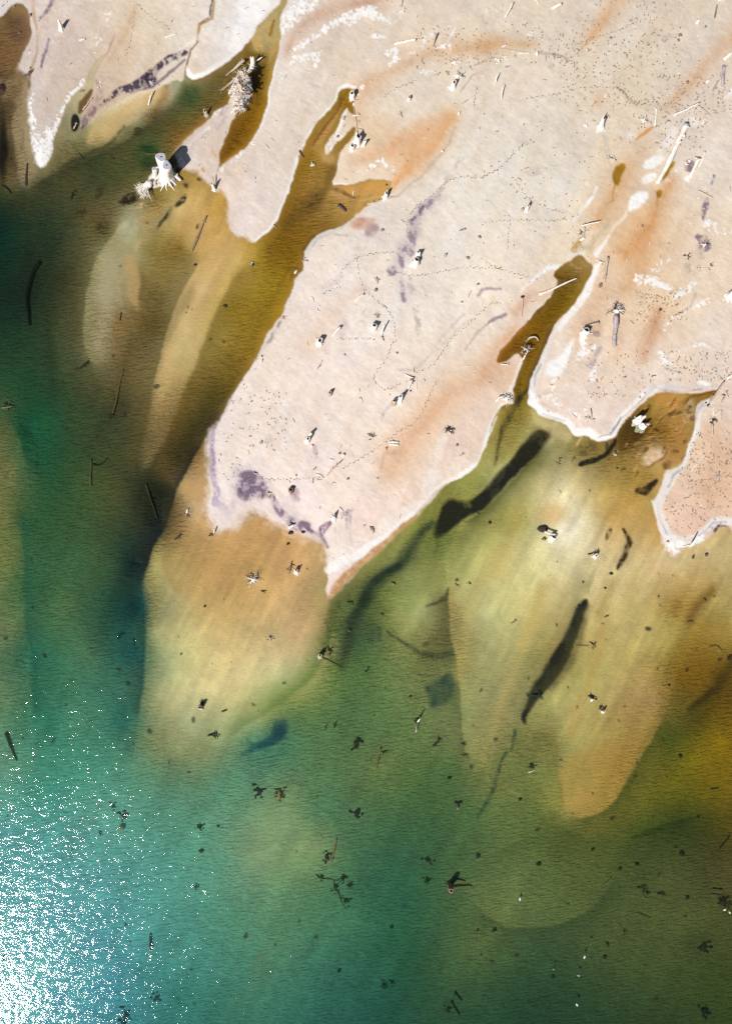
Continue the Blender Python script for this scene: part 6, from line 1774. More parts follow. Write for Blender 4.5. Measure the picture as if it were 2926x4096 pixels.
log('21', 1496, 1072, 1506, 1010, 8, 'white', 'left leg of the zigzag of thin logs at the right edge')
log('21', 1502, 1076, 1552, 1040, 8, 'white', 'rising middle piece of the zigzag of thin logs at the right edge')
log('21', 1546, 1110, 1554, 1042, 8, 'tan', 'right leg of the zigzag of thin logs at the right edge')
rootwad('21', 1492, 1108, 38, 12, 'white', 'root plate with a black hollow below the zigzag logs', face=PI / 2, spread=4, h=.5, mats=('white', 'tan', 'dark'))
log('21', 1488, 1208, 1488, 1128, 14, 'tan', 'short stem hanging down from the root plate below the zigzag logs', taper=1.2)
arc('21', [1556, 945, 1570, 955, 1552, 980, 1546, 1000], 12, 'tan', 'curved brown root near the right edge above the zigzag logs', .3)
snag('21', 1588, 938, 28, 4, 'tan', 'twisted twig at the right edge above the zigzag logs', 1.9)
rootwad('21', 1545, 836, 24, 7, 'tan', 'loose twigs at the upper end of the long slanting inlet log', h=.3)
log('21', 1585, 836, 1640, 800, 16, 'white', 'white log end at the right edge above the muddy inlet')
log('21', 1355, 1436, 1436, 1328, 7, 'white', 'straight thin stick on the sand right of the muddy inlet')
log('21', 1520, 1492, 1532, 1440, 14, 'grey', 'grey log with a dark foot near the right edge', branches=((.4, 1, 12),))
rootwad('21', 1578, 1380, 24, 7, 'plum', 'dark root knot near the right edge, above the grey log', h=.4, mats=('plum', 'tan'))
log('21', 1540, 1430, 1550, 1374, 7, 'tan', 'thin stick left of the dark root knot near the right edge')
rootwad('21', 870, 1328, 32, 8, 'brown', 'small brown snag rising from the olive shallows below the salty spit', h=.5, mats=('brown', 'dark', 'white'))
rootwad('21', 980, 1348, 14, 5, 'brown', 'tiny brown snag right of the small one in the olive shallows', h=.5)
rootwad('21', 880, 1416, 15, 6, 'sunk', 'tiny black snag below the small brown one in the olive shallows', h=.5)
rootwad('21', 592, 1358, 26, 8, 'brown', 'brown clump left of the black log bed below the salty spit', h=.3, mats=('brown', 'gold'))
snag('21', 500, 1375, 34, 5, 'gold', 'dim sunken twigs left of the brown clump', 1.0)
snag('21', 748, 905, 18, 3, 'tan', 'small twig in the middle of the salty spit', .8)
rootwad('21', 924, 826, 17, 6, 'stone', 'reddish root scrap on the sand of the salty spit', h=.3)
rootwad('21', 1014, 426, 22, 7, 'tan', 'small root knot right of the T-shaped trunk', h=.35)
rootwad('21', 1216, 290, 14, 5, 'brown', 'tiny brown knot in the salty sand, far right')
chunk('21', 1250, 370, 14, 7, 'tan', 'dark-backed chip below the tiny brown knot', 1, .7)
stone('21', 1150, 392, 11, 'plum', 'dark clod at the head of the brown streak, right sands', h=.4)
snag('21', 1270, 425, 34, 4, 'tan', 'curved twig line right of the brown streak', .3)
snag('21', 1110, 822, 20, 4, 'gold', 'ochre twigs above the shore of the muddy inlet', .2)
# ---- tan shelf south of the island
rootwad('02', 1212, 92, 36, 12, 'plum', 'dark root ring with a white splinter at the left of the tan shelf', h=.35, mats=('plum', 'brown', 'tan'))
chunk('02', 1217, 70, 16, 6, 'white', 'white splinter on the dark root ring of the tan shelf', 1.2, 1.2)
rootwad('02', 1376, 222, 30, 9, 'brown', 'brown splayed roots at the lower left tip of the island', h=.4, mats=('brown', 'dark'))
log('02', 1390, 215, 1400, 184, 10, 'white', 'small white stick on the brown splayed roots at the island tip', z0=.3, z1=.6)
snag('02', 1160, 240, 34, 5, 'sunk', 'dim dark twigs in the shallows of the tan shelf', .4, mats=('sunk', 'gold'))
snag('02', 765, 890, 34, 6, 'sunk', 'dark sunken crown in the deep green channel, left', .9)
log('02', 852, 900, 856, 962, 8, 'sunk', 'short sunken stick right of the dark sunken crown')
rootwad('02', 1176, 1002, 15, 6, 'sunk', 'black clump alone on the pale shelf', h=.5)
stone('02', 1330, 690, 9, 'sunk', 'small black stone on the tan shelf')
rootwad('02', 1312, 1318, 36, 14, 'dark', 'black root bush with a pale heart on the pale shelf', h=.5, mats=('dark', 'sunk'))
stump('02', 1308, 1344, 14, 1.3, 'tan', 'pale broken stump rising from the black root bush', 'broken', (-.05, .2), 3, .8)
log('02', 1440, 1376, 1474, 1364, 11, 'dark', 'short dark branch right of the black root bush', branches=((.5, 1, 12),))
snag('02', 1390, 1530, 46, 6, 'sunk', 'sunken dark twigs on the lower pale shelf', .15)
rootwad('12', 26, 515, 62, 18, 'white', 'spider-like root wad with long white legs on the tan shelf', face=-1.4, spread=5.2, h=.6, el=(-.15, .6), thick=.035, lift=.2, mats=('white', 'dark', 'tan', 'white'))
log('12', 70, 590, 102, 598, 8, 'dark', 'black stick at the lower right of the spider-like root wad', z1=.3)
stump('12', 302, 466, 13, 1.0, 'white', 'white stump with a black shadow in the tan shallows', 'broken', (0, .3), 5, 1.3)
snag('12', 262, 440, 44, 7, 'brown', 'brown twigs left of the white stump in the tan shallows', 1.1, mats=('brown', 'gold'))
log('12', 252, 182, 286, 160, 18, 'white', 'white log with a black shadow at the wet edge of the island', z1=.4, taper=.6)
rootwad('12', 272, 160, 26, 7, 'plum', 'dark spiky roots behind the white log at the wet edge', face=1.2, spread=3, h=.9, el=(.3, 1.2))
stone('12', 264, 212, 16, 'dark', 'black clod under the white log at the wet edge', h=.5)
stone('12', 246, 284, 11, 'dark', 'black lump in the tan shallows below the wet edge', h=.5)
stone('12', 344, 208, 12, 'dark', 'black clod right of the white log at the wet edge', h=.5)
stump('12', 545, 120, 13, 1.0, 'white', 'white Y-shaped stump in the grey swirls', 'broken', (0, .4), 6, 1.6, .6)
log('12', 582, 46, 606, 74, 8, 'tan', 'short stick above right of the Y-shaped stump')
snag('12', 792, 192, 30, 6, 'brown', 'thin brown twigs on the white south beach', -.9)
rootwad('12', 740, 166, 12, 5, 'stone', 'little reddish knot above the white south beach')
rootwad('12', 128, 896, 32, 10, 'dark', 'dark snag in the pale shallows left of the lake drop-off', h=.4, mats=('dark', 'gold', 'tan'))
stump('12', 455, 1016, 14, 1.2, 'tan', 'pale broken stump at the edge of the green drop-off', 'broken', (.05, .3), 4, .8)
rootwad('12', 510, 985, 44, 16, 'gold', 'bushy brown branches right of the stump at the drop-off', h=.5, el=(-.1, .7), mats=('gold', 'sunk', 'gold'))
log('12', 470, 1028, 575, 1080, 9, 'gold', 'sunken branching log below the stump at the drop-off', branches=((.4, 1, 24), (.7, -1, 22)))
stone('12', 930, 545, 14, 'gold', 'pale brown boulder in the dark trench right of the south beach', h=.8)
stone('12', 644, 852, 13, 'gold', 'pale brown boulder at the lower end of the dark trench', h=.8)
stone('12', 852, 750, 15, 'gold', 'pale brown boulder out in the green shallows', h=.7)
snag('12', 650, 664, 26, 4, 'sunk', 'dark sunken twig left of the dark trench', .05)
log('12', 1086, 1434, 1098, 1408, 11, 'white', 'white tip of a drowned trunk in the green lake', z0=.9, z1=1.6, taper=.6)
arc('12', [1074, 1512, 1080, 1482, 1074, 1466, 1082, 1444], 7, 'tan', 'crooked pale branch below the white drowned trunk', .9)
rootwad('12', 1088, 1430, 34, 10, 'sunk', 'black branches around the white drowned trunk', h=.5, mats=('sunk', 'dark'))
rootwad('12', 1386, 1588, 30, 10, 'gold', 'brown ring-shaped snag at the left edge of the yellow bar', h=.5, mats=('gold', 'brown', 'dark'))
rootwad('12', 1424, 541, 20, 7, 'gold', 'small brown snag in the yellow shallows right of the hooked weed', h=.5, mats=('gold', 'dark'))
stone('12', 1556, 146, 11, 'sunk', 'round black stone in the olive shallows right of the black debris bank')
snag('12', 1345, 553, 22, 3, 'brown', 'thin brown twig left of the small brown snag in the yellow shallows', -.8)
snag('12', 760, 1105, 26, 4, 'sunk', 'dim sunken clump in the middle of the green lake', .6)
snag('12', 550, 1465, 26, 5, 'sunk', 'right one of two dim clumps above the lake weed bed', 1.2)
snag('12', 495, 1475, 22, 4, 'sunk', 'left one of two dim clumps above the lake weed bed', 1.3)
rootwad('12', 690, 1580, 60, 16, 'sunk', 'big dark drowned crown in the middle of the lake', h=.35, el=(-.1, .5))
snag('12', 1210, 1575, 40, 6, 'sunk', 'dark drowned crown left of the ring-shaped snag', 1.0)
stone('12', 1040, 1278, 10, 'sunk', 'small dark boulder left of the dark square weed patch')
# ---- east bay
stump('22', 452, 248, 20, 1.0, 'white', 'white stump in the shallows with a round black shadow behind', 'broken', (.15, .25), 3, .9, .85, 1.2, jag=.2)
log('22', 398, 204, 476, 224, 12, 'white', 'white twisted limb lying across the top of the shallows stump', z0=.9, z1=.7, bend=-4)
log('22', 436, 278, 442, 252, 7, 'white', 'short white spur below the shallows stump', z0=.1, z1=.4)
stone('22', 395, 188, 32, 'dark', 'round black weedy boulder behind the shallows stump', h=.35)
rootwad('22', 410, 255, 30, 8, 'gold', 'brown drowned twigs left of the shallows stump', h=.25, el=(-.1, .3), mats=('gold', 'dark'))
stump('22', 734, 366, 13, .8, 'white', 'small white wedge-shaped stump alone in the tan east bay', 'broken', (.05, .2), 4, 1.3, .8, 1.3, jag=.4)
snag('22', 712, 346, 30, 3, 'dark', 'thin dark branch behind the small white wedge-shaped stump', .1)
log('22', 1352, 296, 1366, 246, 13, 'white', 'upright white-footed post on the salt beach of the east bay', z1=1.6, taper=.5)
log('22', 1345, 290, 1300, 304, 8, 'white', 'white root lying left of the upright post on the salt beach')
stone('22', 1458, 354, 14, 'plum', 'dark oval boulder in the shallows below the salt beach', h=.5)
chunk('22', 1370, 370, 12, 7, 'plum', 'dark reddish chunk below the upright post', .9, 1.2)
stone('22', 1205, 269, 8, 'stone', 'reddish stone on the salt beach left of the post')
rootwad('22', 722, 944, 46, 14, 'gold', 'spread sunken roots in the yellow east bay', h=.25, el=(-.1, .4), mats=('gold', 'sunk', 'brown'))
log('22', 610, 945, 690, 948, 7, 'gold', 'thin sunken stick left of the spread sunken roots')
rootwad('22', 714, 1284, 40, 12, 'dark', 'black candelabra-like snag in the yellow bay', face=PI / 2, spread=3.6, h=.6, el=(0, .9), mats=('dark', 'sunk', 'dark'))
chunk('22', 712, 1296, 12, 8, 'white', 'white stub at the foot of the candelabra-like snag', 1.0, .8)
rootwad('22', 772, 1352, 32, 12, 'brown', 'brown ring of roots below the candelabra-like snag', h=.4, mats=('brown', 'dark'))
stump('22', 784, 1376, 9, .9, 'white', 'little white stump at the lower end of the brown ring of roots', 'broken', (0, .2), 2, .8)
snag('22', 204, 790, 24, 5, 'brown', 'small brown twig snag in the pale yellow shallows', .6, mats=('brown', 'tan'))
snag('22', 300, 1168, 20, 4, 'brown', 'small reddish twig left of the long black streak foot', 1.0)
rootwad('22', 656, 532, 18, 6, 'dark', 'dark twigs above the top of the long black streak', h=.4)
rootwad('22', 1340, 1106, 18, 7, 'sunk', 'dark clump in the golden water near the right edge', h=.5)
stone('22', 838, 478, 12, 'sunk', 'round black stone below the brown weed streak')
stone('22', 800, 572, 8, 'sunk', 'small black stone right of the top of the long black streak')
stone('22', 1220, 1206, 9, 'sunk', 'small black stone left of the golden patch')
arc('22', [1480, 955, 1515, 945, 1550, 965, 1575, 1010], 7, 'gold', 'long curved sunken branch near the right edge of the golden water', .15)
snag('22', 812, 754, 20, 3, 'sunk', 'thin sunken twig right of the long black streak', .2)
snag('22', 1355, 795, 26, 3, 'gold', 'faint sunken twig in the brown haze near the right edge', .1)
log('22', 1606, 1045, 1624, 1010, 20, 'dark', 'dark sunken log at the right edge of the golden water', branches=((.4, 1, 20),))
rootwad('22', 628, 695, 26, 8, 'sunk', 'black twigs at the top of the long black streak', h=.3)
snag('22', 360, 1262, 44, 6, 'sunk', 'sunken branches across the foot of the long black streak', .1)
# ---- western lake
arc('01', [236, 70, 205, 110, 178, 185, 160, 250, 152, 310, 165, 400, 175, 480], 30, 'sunk', 'long curved black sunken trunk in the western water', .1, group='sunken trunks')
log('01', 720, 1062, 795, 770, 17, 'gold', 'longest golden-brown sunken log on the western bar', taper=.5, branches=((.3, 1, 22), (.85, -1, 18)), bmat='sunk', roots=4)
rootwad('01', 40, 1008, 52, 12, 'gold', 'triangular raft of drowned branches at the left edge', h=.3, el=(-.1, .3), mats=('sunk', 'gold'))
log('01', 6, 1025, 75, 1012, 10, 'tan', 'pale pole along the lower side of the triangular raft', z0=.4, z1=.3)
log('01', 580, 1535, 582, 1355, 14, 'gold', 'straight upright golden sunken log in the green western water')
arc('01', [592, 1390, 620, 1400, 650, 1392, 680, 1360, 690, 1345], 12, 'sunk', 'black crooked branch right of the upright golden log', .1)
log('01', 935, 1515, 1004, 1745, 14, 'gold', 'slanting sunken log near the island shore', taper=.6, branches=((.25, 1, 24), (.45, 1, 26)), bmat='sunk')
snag('01', 540, 745, 44, 5, 'sunk', 'dim sunken branches at the lower end of the pale western bar', .4)
stone('01', 1462, 360, 13, 'sunk', 'dark stone on the right slope of the amber channel')
rootwad('01', 1208, 406, 10, 5, 'sunk', 'tiny dark clump on the pale sand bar')
stone('01', 1268, 95, 10, 'sunk', 'dark stone at the top of the pale sand bar')
arc('01', [1195, 150, 1215, 156, 1228, 150], 5, 'gold', 'tiny bent twig beside the top of the pale sand bar', .05)
log('01', 775, 455, 785, 400, 8, 'sunk', 'short dark sunken stick on the pale western bar')
log('02', 28, 1518, 66, 1628, 19, 'sunk', 'thick dark sunken log at the left edge above the glitter', taper=.8)
log('03', 66, 2, 95, 82, 14, 'sunk', 'lower broken piece of the thick dark log at the left edge', taper=.6)
# ---- the lake
stone('03', 780, 520, 21, 'tan', 'pale round drowned stump top in the glittering lake', h=.9)
rootwad('03', 792, 445, 46, 14, 'sunk', 'dark blue weed-grown roots above the pale round stump top', h=.3, el=(-.1, .4))
rootwad('03', 722, 382, 32, 9, 'sunk', 'smaller dark crown up left of the weed-grown roots', h=.3)
rootwad('03', 1290, 515, 40, 12, 'sunk', 'dark drowned crown with a spike right in the lake', h=.5, face=1.4, spread=4)
rootwad('03', 1264, 908, 26, 9, 'sunk', 'round dark drowned clump in the lower lake', h=.5)
log('03', 972, 1315, 966, 1212, 20, 'sunk', 'dark upright sunken log in the glittering lower lake', taper=.6)
rootwad('03', 638, 552, 22, 7, 'sunk', 'small dark clump left of the pale round stump top', h=.4)
stone('03', 1300, 672, 15, 'sunk', 'dark boulder below the drowned crown with a spike')
stone('03', 1412, 505, 9, 'sunk', 'small dark boulder right of the drowned crown with a spike')
rootwad('03', 1005, 1640, 40, 10, 'sunk', 'dark weed clump near the bottom edge', h=.3)
rootwad('03', 800, 1750, 60, 12, 'sunk', 'wide dark weed clump cut by the bottom edge', h=.3)
rootwad('13', 190, 285, 56, 18, 'sunk', 'large feathery drowned crown left in the green lake', h=.35, el=(-.1, .4), mats=('sunk', 'sunk', 'gold'))
rootwad('13', 60, 275, 60, 14, 'sunk', 'faint wide drowned crown left of the large feathery one', h=.25, el=(-.1, .3))
rootwad('13', 690, 415, 50, 14, 'sunk', 'dark blue drowned crown in the lake centre', h=.35)
log('13', 524, 738, 562, 578, 15, 'gold', 'sunken brown pole leaning up from a dark clump', taper=.6)
rootwad('13', 495, 700, 46, 12, 'sunk', 'dark clump at the foot of the sunken brown pole', h=.3)
arc('13', [425, 815, 455, 842, 520, 846, 560, 866, 600, 832, 625, 846], 6, 'sunk', 'upper crooked arm of the V of drowned limbs', .1, name='sunken_limb')
arc('13', [545, 860, 540, 910, 580, 950, 585, 1000, 622, 1050], 6, 'sunk', 'long lower crooked arm of the V of drowned limbs', .1, name='sunken_limb')
rootwad('13', 600, 845, 40, 9, 'sunk', 'dark weed at the right end of the upper arm of the drowned V', h=.25)
rootwad('13', 555, 900, 40, 8, 'sunk', 'dark weed at the joint of the drowned V', h=.25)
rootwad('13', 645, 890, 36, 7, 'sunk', 'faint weed right of the joint of the drowned V', h=.2)
rootwad('13', 465, 830, 30, 7, 'sunk', 'dark weed at the left end of the upper arm of the drowned V', h=.25)
rootwad('13', 618, 1000, 44, 10, 'sunk', 'dark weed at the foot of the V of drowned limbs', h=.3)
rootwad('13', 1152, 858, 40, 12, 'sunk', 'dark ring of weed left of the hollow pipe-like stump', h=.3)
stump('13', 1300, 880, 17, 2.3, 'brown', 'hollow pipe-like stump with a black open mouth in the lake', 'broken', (-.05, -.1), 4, .9, .95, 1.2, jag=.05, pit=.9)
log('13', 1322, 850, 1400, 862, 12, 'gold', 'short sunken log up right of the pipe-like stump', z0=.2)
log('13', 1318, 900, 1440, 890, 12, 'gold', 'longer sunken log right of the pipe-like stump', branches=((.9, -1, 40),), z0=.2)
rootwad('13', 1348, 372, 26, 12, 'brown', 'brown tufted stump breaking the surface of the lake', h=.8, el=(.1, 1.0), mats=('tan', 'brown'), lift=.8)
rootwad('13', 1350, 352, 34, 9, 'sunk', 'black drowned roots behind the brown tufted stump', h=.4)
rootwad('13', 1156, 728, 46, 12, 'sunk', 'faint drowned twigs above the pipe-like stump', h=.25)
rootwad('13', 1398, 40, 34, 12, 'sunk', 'dark drowned twigs in a row at the yellow bar', h=.4, mats=('sunk', 'gold'))
log('13', 812, 130, 850, -10, 17, 'gold', 'pale sunken log in the upper lake', taper=.8)
rootwad('13', 868, 18, 30, 9, 'sunk', 'dark clump right of the pale sunken log', h=.4)
rootwad('13', 866, 1562, 34, 9, 'sunk', 'left clump of the drowned pair near the bottom edge', h=.35)
rootwad('13', 926, 1545, 30, 9, 'sunk', 'right clump of the drowned pair near the bottom edge', h=.45)
log('13', 1330, 1590, 1380, 1650, 13, 'sunk', 'upper one of two dark sunken poles near the bottom', branches=((.1, -1, 34),))
log('13', 1308, 1650, 1362, 1745, 13, 'sunk', 'lower one of two dark sunken poles near the bottom')
rootwad('13', 1290, 1700, 34, 8, 'sunk', 'dark clump left of the two sunken poles')
rootwad('13', 1582, 1178, 22, 8, 'sunk', 'black two-part clump in the lower right lake', h=.6)
rootwad('13', 1480, 1180, 20, 6, 'sunk', 'faint clump left of the black two-part clump', h=.4)
stone('13', 1295, 188, 14, 'sunk', 'dark boulder below the row of twigs at the yellow bar')
stone('13', 1482, 696, 16, 'sunk', 'dark flat boulder right of the faint drowned twigs', h=.4)
stone('13', 575, 1465, 13, 'sunk', 'dark boulder above the bottom left glitter')
stone('13', 920, 1178, 13, 'sunk', 'dark boulder in the deep green lower lake')
rootwad('23', 324, 112, 32, 11, 'dark', 'dark bush-like snag with a pale foot in the yellow-green water', h=.6, mats=('dark', 'sunk'))
log('23', 298, 140, 342, 124, 10, 'tan', 'pale foot of the dark bush-like snag', z0=.7, z1=.8)
rootwad('23', 1010, 90, 22, 9, 'sunk', 'dark ring clump at the right edge of the orange bar', h=.5, mats=('sunk', 'brown'))
rootwad('23', 1002, 172, 20, 6, 'sunk', 'faint clump below the dark ring clump of the orange bar', h=.4)
stone('23', 1295, 46, 14, 'sunk', 'dark boulder in the golden water, right')
rootwad('23', 1572, 1000, 56, 16, 'dark', 'black tangled snag with white stubs at the right edge', h=.5, mats=('dark', 'sunk', 'dark'))
log('23', 1492, 936, 1562, 940, 11, 'sunk', 'black level pole above the tangled snag at the right edge', z0=.7, z1=.7)
log('23', 1564, 1036, 1570, 1020, 9, 'white', 'left white stub under the tangled snag at the right edge', z0=1.0, z1=1.5)
log('23', 1608, 1056, 1590, 1036, 9, 'white', 'right white stub under the tangled snag at the right edge', z0=1.0, z1=1.5)
rootwad('23', 1450, 1296, 62, 18, 'sunk', 'wide black drowned crown at the lower right', h=.35, el=(-.1, .4))
rootwad('23', 1455, 1720, 56, 14, 'sunk', 'black drowned crown in the bottom right corner', h=.35)
log('23', 816, 880, 846, 842, 12, 'gold', 'small brown sunken stick in the lower right lake', taper=.7)
stone('23', 1310, 688, 18, 'sunk', 'largest dark round boulder right of the brown sunken stick')
rootwad('23', 1272, 646, 18, 6, 'sunk', 'small dark clump above the largest round boulder')
rootwad('23', 1416, 448, 18, 7, 'sunk', 'small dark clump at the tip of the green trench, right', h=.5)
log('23', 1558, 655, 1624, 570, 9, 'sunk', 'long dark pole running to the right edge', taper=.8)
snag('23', 1045, 900, 34, 4, 'sunk', 'dark level twig right of the brown sunken stick', .1)
rootwad('23', 1080, 940, 36, 9, 'sunk', 'faint drowned twigs below the dark level twig', h=.25)
snag('23', 1175, 948, 32, 5, 'sunk', 'faint brown twigs right of the drowned ones', -.3)
stone('23', 1345, 972, 14, 'sunk', 'dark boulder left of the tangled snag at the right edge')
rootwad('23', 82, 1180, 22, 9, 'sunk', 'black clump under water above the lowest swimming birds', h=.6)
stone('23', 372, 750, 17, 'sunk', 'oval black boulder in the olive water', h=.5)
stone('23', 725, 655, 12, 'sunk', 'dark boulder below the orange bar')
stone('23', 905, 782, 13, 'sunk', 'flat dark boulder above the brown sunken stick', h=.4)
stone('23', 1016, 755, 14, 'sunk', 'upright dark boulder right of the flat one', h=.7)
stone('23', 250, 325, 12, 'sunk', 'dark boulder left of the orange bar')
rootwad('23', 822, 1270, 24, 8, 'sunk', 'black drowned twigs right of the swimming birds', h=.4)
stone('23', 806, 1360, 16, 'sunk', 'dark flat boulder under the drowned twigs right of the birds', h=.4)
rootwad('23', 932, 1190, 20, 6, 'sunk', 'dark clump up right of the swimming birds', h=.35)
rootwad('23', 470, 1494, 24, 8, 'sunk', 'dark clump below the leftmost brown bird', h=.4)
log('23', 1490, 262, 1545, 254, 9, 'sunk', 'dark level stick near the right edge of the golden water')
log('23', 1020, 1070, 1105, 1100, 5, 'sunk', 'hair-thin sunken stick in the lower right lake')
# ---- birds
bird('23', 245, 967, 1.5, 'white bird floating alone, the highest and farthest left of the birds')
bird('23', 664, 1342, 1.2, 'white bird with a black head floating in the deep green water', head='black')
bird('23', 615, 1652, 2.1, 'all-white bird floating nearest the bottom edge')
bird('23', 700, 1257, .6, 'dark brownish bird floating just above the black-headed white one', 'mauve', 'black', 'black', .85)
bird('23', 465, 1421, .1, 'mottled bird floating left of the others', 'mauve', 'mauve', 'black', .75)
bird('23', 625, 1462, 2.6, 'mottled grey bird floating below the black-headed white one', 'mauve', 'wing', 'feather', .8)
# ================================================================ ground and water sheets
def tag_structure(o):
    o['kind'] = 'structure'
    return o


def sheet(name, xs, ys, Z, mat, attrs, keep=None):
    nx, ny = len(xs), len(ys)
    XX, YY = np.meshgrid(wx(xs), wy(ys))
    co = np.stack([XX, YY, Z], -1).reshape(-1, 3).astype(np.float32)
    idx = np.arange(nx * ny, dtype=np.int32).reshape(ny, nx)
    q = np.stack([idx[:-1, :-1], idx[1:, :-1], idx[1:, 1:], idx[:-1, 1:]], -1).reshape(-1, 4)
    if keep is not None:
        k = keep[:-1, :-1] | keep[1:, :-1] | keep[1:, 1:] | keep[:-1, 1:]
        q = q[k.ravel()]
        used = np.unique(q)
        remap = np.full(nx * ny, -1, np.int32)
        remap[used] = np.arange(len(used), dtype=np.int32)
        q = remap[q]
        co = co[used]
        attrs = [(n, t, a.reshape(nx * ny, -1)[used]) for n, t, a in attrs]
    me = bpy.data.meshes.new(name)
    me.vertices.add(len(co))
    me.vertices.foreach_set('co', co.ravel())
    nf = len(q)
    me.loops.add(nf * 4)
    me.loops.foreach_set('vertex_index', q.ravel().astype(np.int32))
    me.polygons.add(nf)
    me.polygons.foreach_set('loop_start', np.arange(0, nf * 4, 4, dtype=np.int32))
    me.polygons.foreach_set('use_smooth', np.ones(nf, bool))
    me.update(calc_edges=True)
    for n, t, a in attrs:
        at = me.attributes.new(n, t, 'POINT')
        if t == 'FLOAT':
            at.data.foreach_set('value', np.ascontiguousarray(a, np.float32).ravel())
        else:
            rgba = np.ones((a.reshape(-1, 3).shape[0], 4), np.float32)
            rgba[:, :3] = a.reshape(-1, 3)
            at.data.foreach_set('color', rgba.ravel())
    me.materials.append(mat)
    o = bpy.data.objects.new(name, me)
    COL.objects.link(o)
    return tag_structure(o)


SK = np.array([16, 60, 180, 500, 1400, 4000, 12000, 40000], np.float32)
P8 = len(SK)


def skirt(a):
    return np.pad(a, [(P8, P8), (P8, P8)] + [(0, 0)] * (a.ndim - 2), mode='edge')


xs = np.concatenate([gx[0] - SK[::-1], gx, gx[-1] + SK])
ys = np.concatenate([gy[0] - SK[::-1], gy, gy[-1] + SK])
sheet('sand_ground', xs, ys, skirt(ZG), sand_material(), [('ground_colour', 'FLOAT_COLOR', skirt(ALB))])
h = slice(None, None, 2)
gx2, gy2 = gx[h], gy[h]
xs2 = np.concatenate([gx2[0] - SK[::-1], gx2, gx2[-1] + SK])
ys2 = np.concatenate([gy2[0] - SK[::-1], gy2, gy2[-1] + SK])
sheet('lake_water', xs2, ys2, np.zeros((len(ys2), len(xs2)), np.float32), water_material(),
      [('depth', 'FLOAT', skirt(DEPTH[h, h])), ('turbidity', 'FLOAT_COLOR', skirt(SCAT[h, h]))], keep=skirt(SD[h, h]) < 14)

# ---------------------------------------------------------------- footprints and fine litter
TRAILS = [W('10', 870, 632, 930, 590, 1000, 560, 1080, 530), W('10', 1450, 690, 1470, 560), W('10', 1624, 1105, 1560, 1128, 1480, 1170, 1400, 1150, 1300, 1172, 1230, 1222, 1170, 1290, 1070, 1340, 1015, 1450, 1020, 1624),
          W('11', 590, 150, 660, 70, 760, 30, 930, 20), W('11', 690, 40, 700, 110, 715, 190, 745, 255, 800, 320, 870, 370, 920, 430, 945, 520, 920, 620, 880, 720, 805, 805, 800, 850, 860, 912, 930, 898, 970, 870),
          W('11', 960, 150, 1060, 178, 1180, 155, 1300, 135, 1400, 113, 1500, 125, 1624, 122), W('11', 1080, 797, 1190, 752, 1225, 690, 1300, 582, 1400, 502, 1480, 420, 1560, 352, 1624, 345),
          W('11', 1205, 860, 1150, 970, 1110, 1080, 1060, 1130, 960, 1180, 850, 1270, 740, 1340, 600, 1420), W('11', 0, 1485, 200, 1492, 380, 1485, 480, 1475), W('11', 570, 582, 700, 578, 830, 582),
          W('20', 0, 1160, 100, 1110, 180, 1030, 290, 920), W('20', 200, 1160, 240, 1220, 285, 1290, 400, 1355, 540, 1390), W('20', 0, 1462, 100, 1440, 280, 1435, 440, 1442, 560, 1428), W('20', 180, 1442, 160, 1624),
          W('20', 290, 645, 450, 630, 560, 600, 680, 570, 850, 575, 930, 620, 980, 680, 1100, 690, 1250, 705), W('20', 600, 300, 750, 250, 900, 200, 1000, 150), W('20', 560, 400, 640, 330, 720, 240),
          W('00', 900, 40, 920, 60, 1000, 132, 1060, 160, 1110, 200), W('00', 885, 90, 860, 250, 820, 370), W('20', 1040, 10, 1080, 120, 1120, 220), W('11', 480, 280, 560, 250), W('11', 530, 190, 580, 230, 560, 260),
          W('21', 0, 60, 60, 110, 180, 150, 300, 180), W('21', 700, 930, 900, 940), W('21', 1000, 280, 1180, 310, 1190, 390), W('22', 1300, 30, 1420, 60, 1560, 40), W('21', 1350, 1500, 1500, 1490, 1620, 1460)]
foot = MB()
rf = random.Random(11)


def print_shade_cap(x, y, an, s=1.0):  # low dark cap, coloured like the shaded hollow of a print
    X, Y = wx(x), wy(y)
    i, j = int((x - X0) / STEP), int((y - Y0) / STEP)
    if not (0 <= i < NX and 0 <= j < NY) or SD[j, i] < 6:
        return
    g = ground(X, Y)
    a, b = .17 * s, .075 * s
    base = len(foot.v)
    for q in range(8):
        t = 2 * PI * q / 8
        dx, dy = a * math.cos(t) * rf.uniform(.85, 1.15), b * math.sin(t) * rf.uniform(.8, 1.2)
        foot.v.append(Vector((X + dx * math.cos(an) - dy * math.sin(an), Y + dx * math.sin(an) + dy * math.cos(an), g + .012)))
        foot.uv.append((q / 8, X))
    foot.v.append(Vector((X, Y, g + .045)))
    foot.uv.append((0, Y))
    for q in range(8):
        foot.f.append((base + q, base + (q + 1) % 8, base + 8))


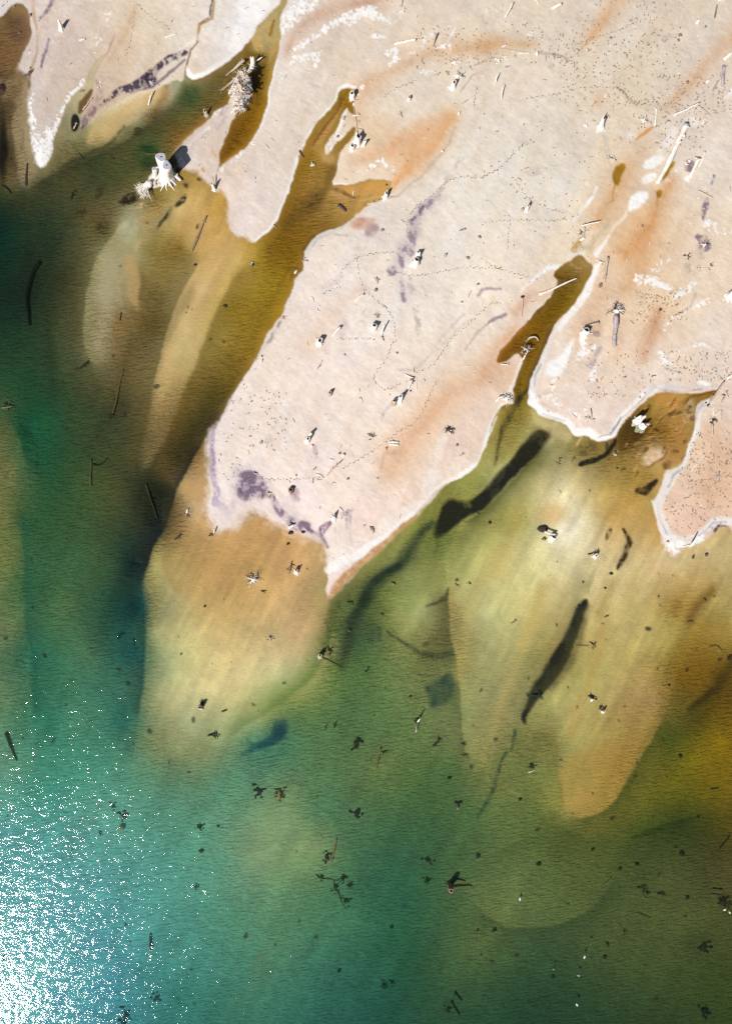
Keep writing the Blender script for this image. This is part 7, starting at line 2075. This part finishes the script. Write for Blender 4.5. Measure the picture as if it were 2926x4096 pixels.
for tr in TRAILS:
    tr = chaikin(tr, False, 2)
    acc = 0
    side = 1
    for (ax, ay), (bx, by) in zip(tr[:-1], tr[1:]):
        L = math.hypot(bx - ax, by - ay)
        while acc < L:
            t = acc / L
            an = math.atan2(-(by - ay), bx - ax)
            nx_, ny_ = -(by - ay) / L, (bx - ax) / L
            print_shade_cap(ax + (bx - ax) * t + nx_ * side * 2 + rf.uniform(-1, 1), ay + (by - ay) * t + ny_ * side * 2 + rf.uniform(-1, 1), an + rf.uniform(-.4, .4), rf.uniform(.6, 1.25))
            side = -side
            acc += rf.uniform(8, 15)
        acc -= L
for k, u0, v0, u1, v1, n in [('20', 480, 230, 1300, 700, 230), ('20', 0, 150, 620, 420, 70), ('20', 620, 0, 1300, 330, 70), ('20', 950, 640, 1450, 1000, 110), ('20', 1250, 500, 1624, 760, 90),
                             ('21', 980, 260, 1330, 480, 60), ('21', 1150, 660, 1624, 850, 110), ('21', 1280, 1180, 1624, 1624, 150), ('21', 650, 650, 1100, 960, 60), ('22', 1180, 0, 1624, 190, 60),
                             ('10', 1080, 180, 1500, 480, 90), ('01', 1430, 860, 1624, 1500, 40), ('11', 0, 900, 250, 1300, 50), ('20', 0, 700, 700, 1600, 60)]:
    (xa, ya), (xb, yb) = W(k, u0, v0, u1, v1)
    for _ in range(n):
        print_shade_cap(rf.uniform(xa, xb), rf.uniform(ya, yb), rf.uniform(0, 3.1), rf.uniform(.8, 1.3))
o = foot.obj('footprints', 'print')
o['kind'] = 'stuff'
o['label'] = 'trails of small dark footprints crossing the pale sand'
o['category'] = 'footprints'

lit = [MB(), MB()]
for _ in range(1900):
    x, y = rf.uniform(-150, 3070), rf.uniform(-150, 2250)
    i, j = int((x - X0) / STEP), int((y - Y0) / STEP)
    if SD[j, i] < 8 or (NB[j, i] < .47 and rf.random() < .7):
        continue
    X, Y = wx(x), wy(y)
    g = ground(X, Y)
    m = lit[rf.random() < .45]
    an = rf.uniform(0, PI)
    L = rf.choice((.06, .08, .1, .14, .2, .34)) * rf.uniform(.7, 1.4)
    t = min(.05, L * .3) * rf.uniform(.6, 1.1)
    d = Vector((math.cos(an), math.sin(an), 0)) * L
    c = Vector((X, Y, g + t * .6))
    m.tube([c - d, c + Vector((0, 0, t * .4)), c + d], [t * .7, t, t * .4], 5, _, .2)
for m, mt, lb in ((lit[0], 'brown', 'fine brown twigs and chips strewn over the sand'), (lit[1], 'white', 'fine bleached twigs and chips strewn over the sand')):
    o = m.obj('twig_litter', mt)
    o['kind'] = 'stuff'
    o['label'] = lb
    o['category'] = 'litter'

# ---------------------------------------------------------------- light, sky, camera
ELEV, AZ = math.radians(48.6), math.radians(217.5)
sv = Vector((math.cos(ELEV) * math.sin(AZ), math.cos(ELEV) * math.cos(AZ), math.sin(ELEV)))
sun = bpy.data.lights.new('sun', 'SUN')
sun.energy = 5.0
sun.angle = math.radians(0.53)
sun.color = (1.0, 0.965, 0.91)
so = bpy.data.objects.new('sun', sun)
COL.objects.link(so)
so.location = sv * 150
so.rotation_euler = sv.to_track_quat('Z', 'Y').to_euler()
wd = bpy.data.worlds.new('World')
scene.world = wd
wd.use_nodes = True
nt = wd.node_tree
bg = nt.nodes['Background']
sky = nt.nodes.new('ShaderNodeTexSky')
sky.sky_type = 'NISHITA'
sky.sun_disc = False
sky.sun_elevation = ELEV
sky.sun_rotation = AZ
nt.links.new(sky.outputs[0], bg.inputs['Color'])
bg.inputs['Strength'].default_value = 0.05

cam = bpy.data.cameras.new('camera')
co = bpy.data.objects.new('camera', cam)
COL.objects.link(co)
CAM_H = 128.6
co.location = (0, 0, CAM_H)
co.rotation_euler = (0, 0, 0)
cam.sensor_fit = 'VERTICAL'
cam.sensor_height = 24
cam.lens = 24 * CAM_H / (4096 * MPU)
cam.clip_end = 6000
scene.camera = co
vs = scene.view_settings
vs.view_transform = 'Standard'
vs.look = 'None'
vs.exposure = VIEW_EXP
vs.gamma = 1
vs.use_curve_mapping = False
cy = scene.cycles
cy.max_bounces = 6
cy.diffuse_bounces = 2
cy.glossy_bounces = 2
cy.transparent_max_bounces = 8
cy.use_denoising = False
cy.sample_clamp_indirect = 4
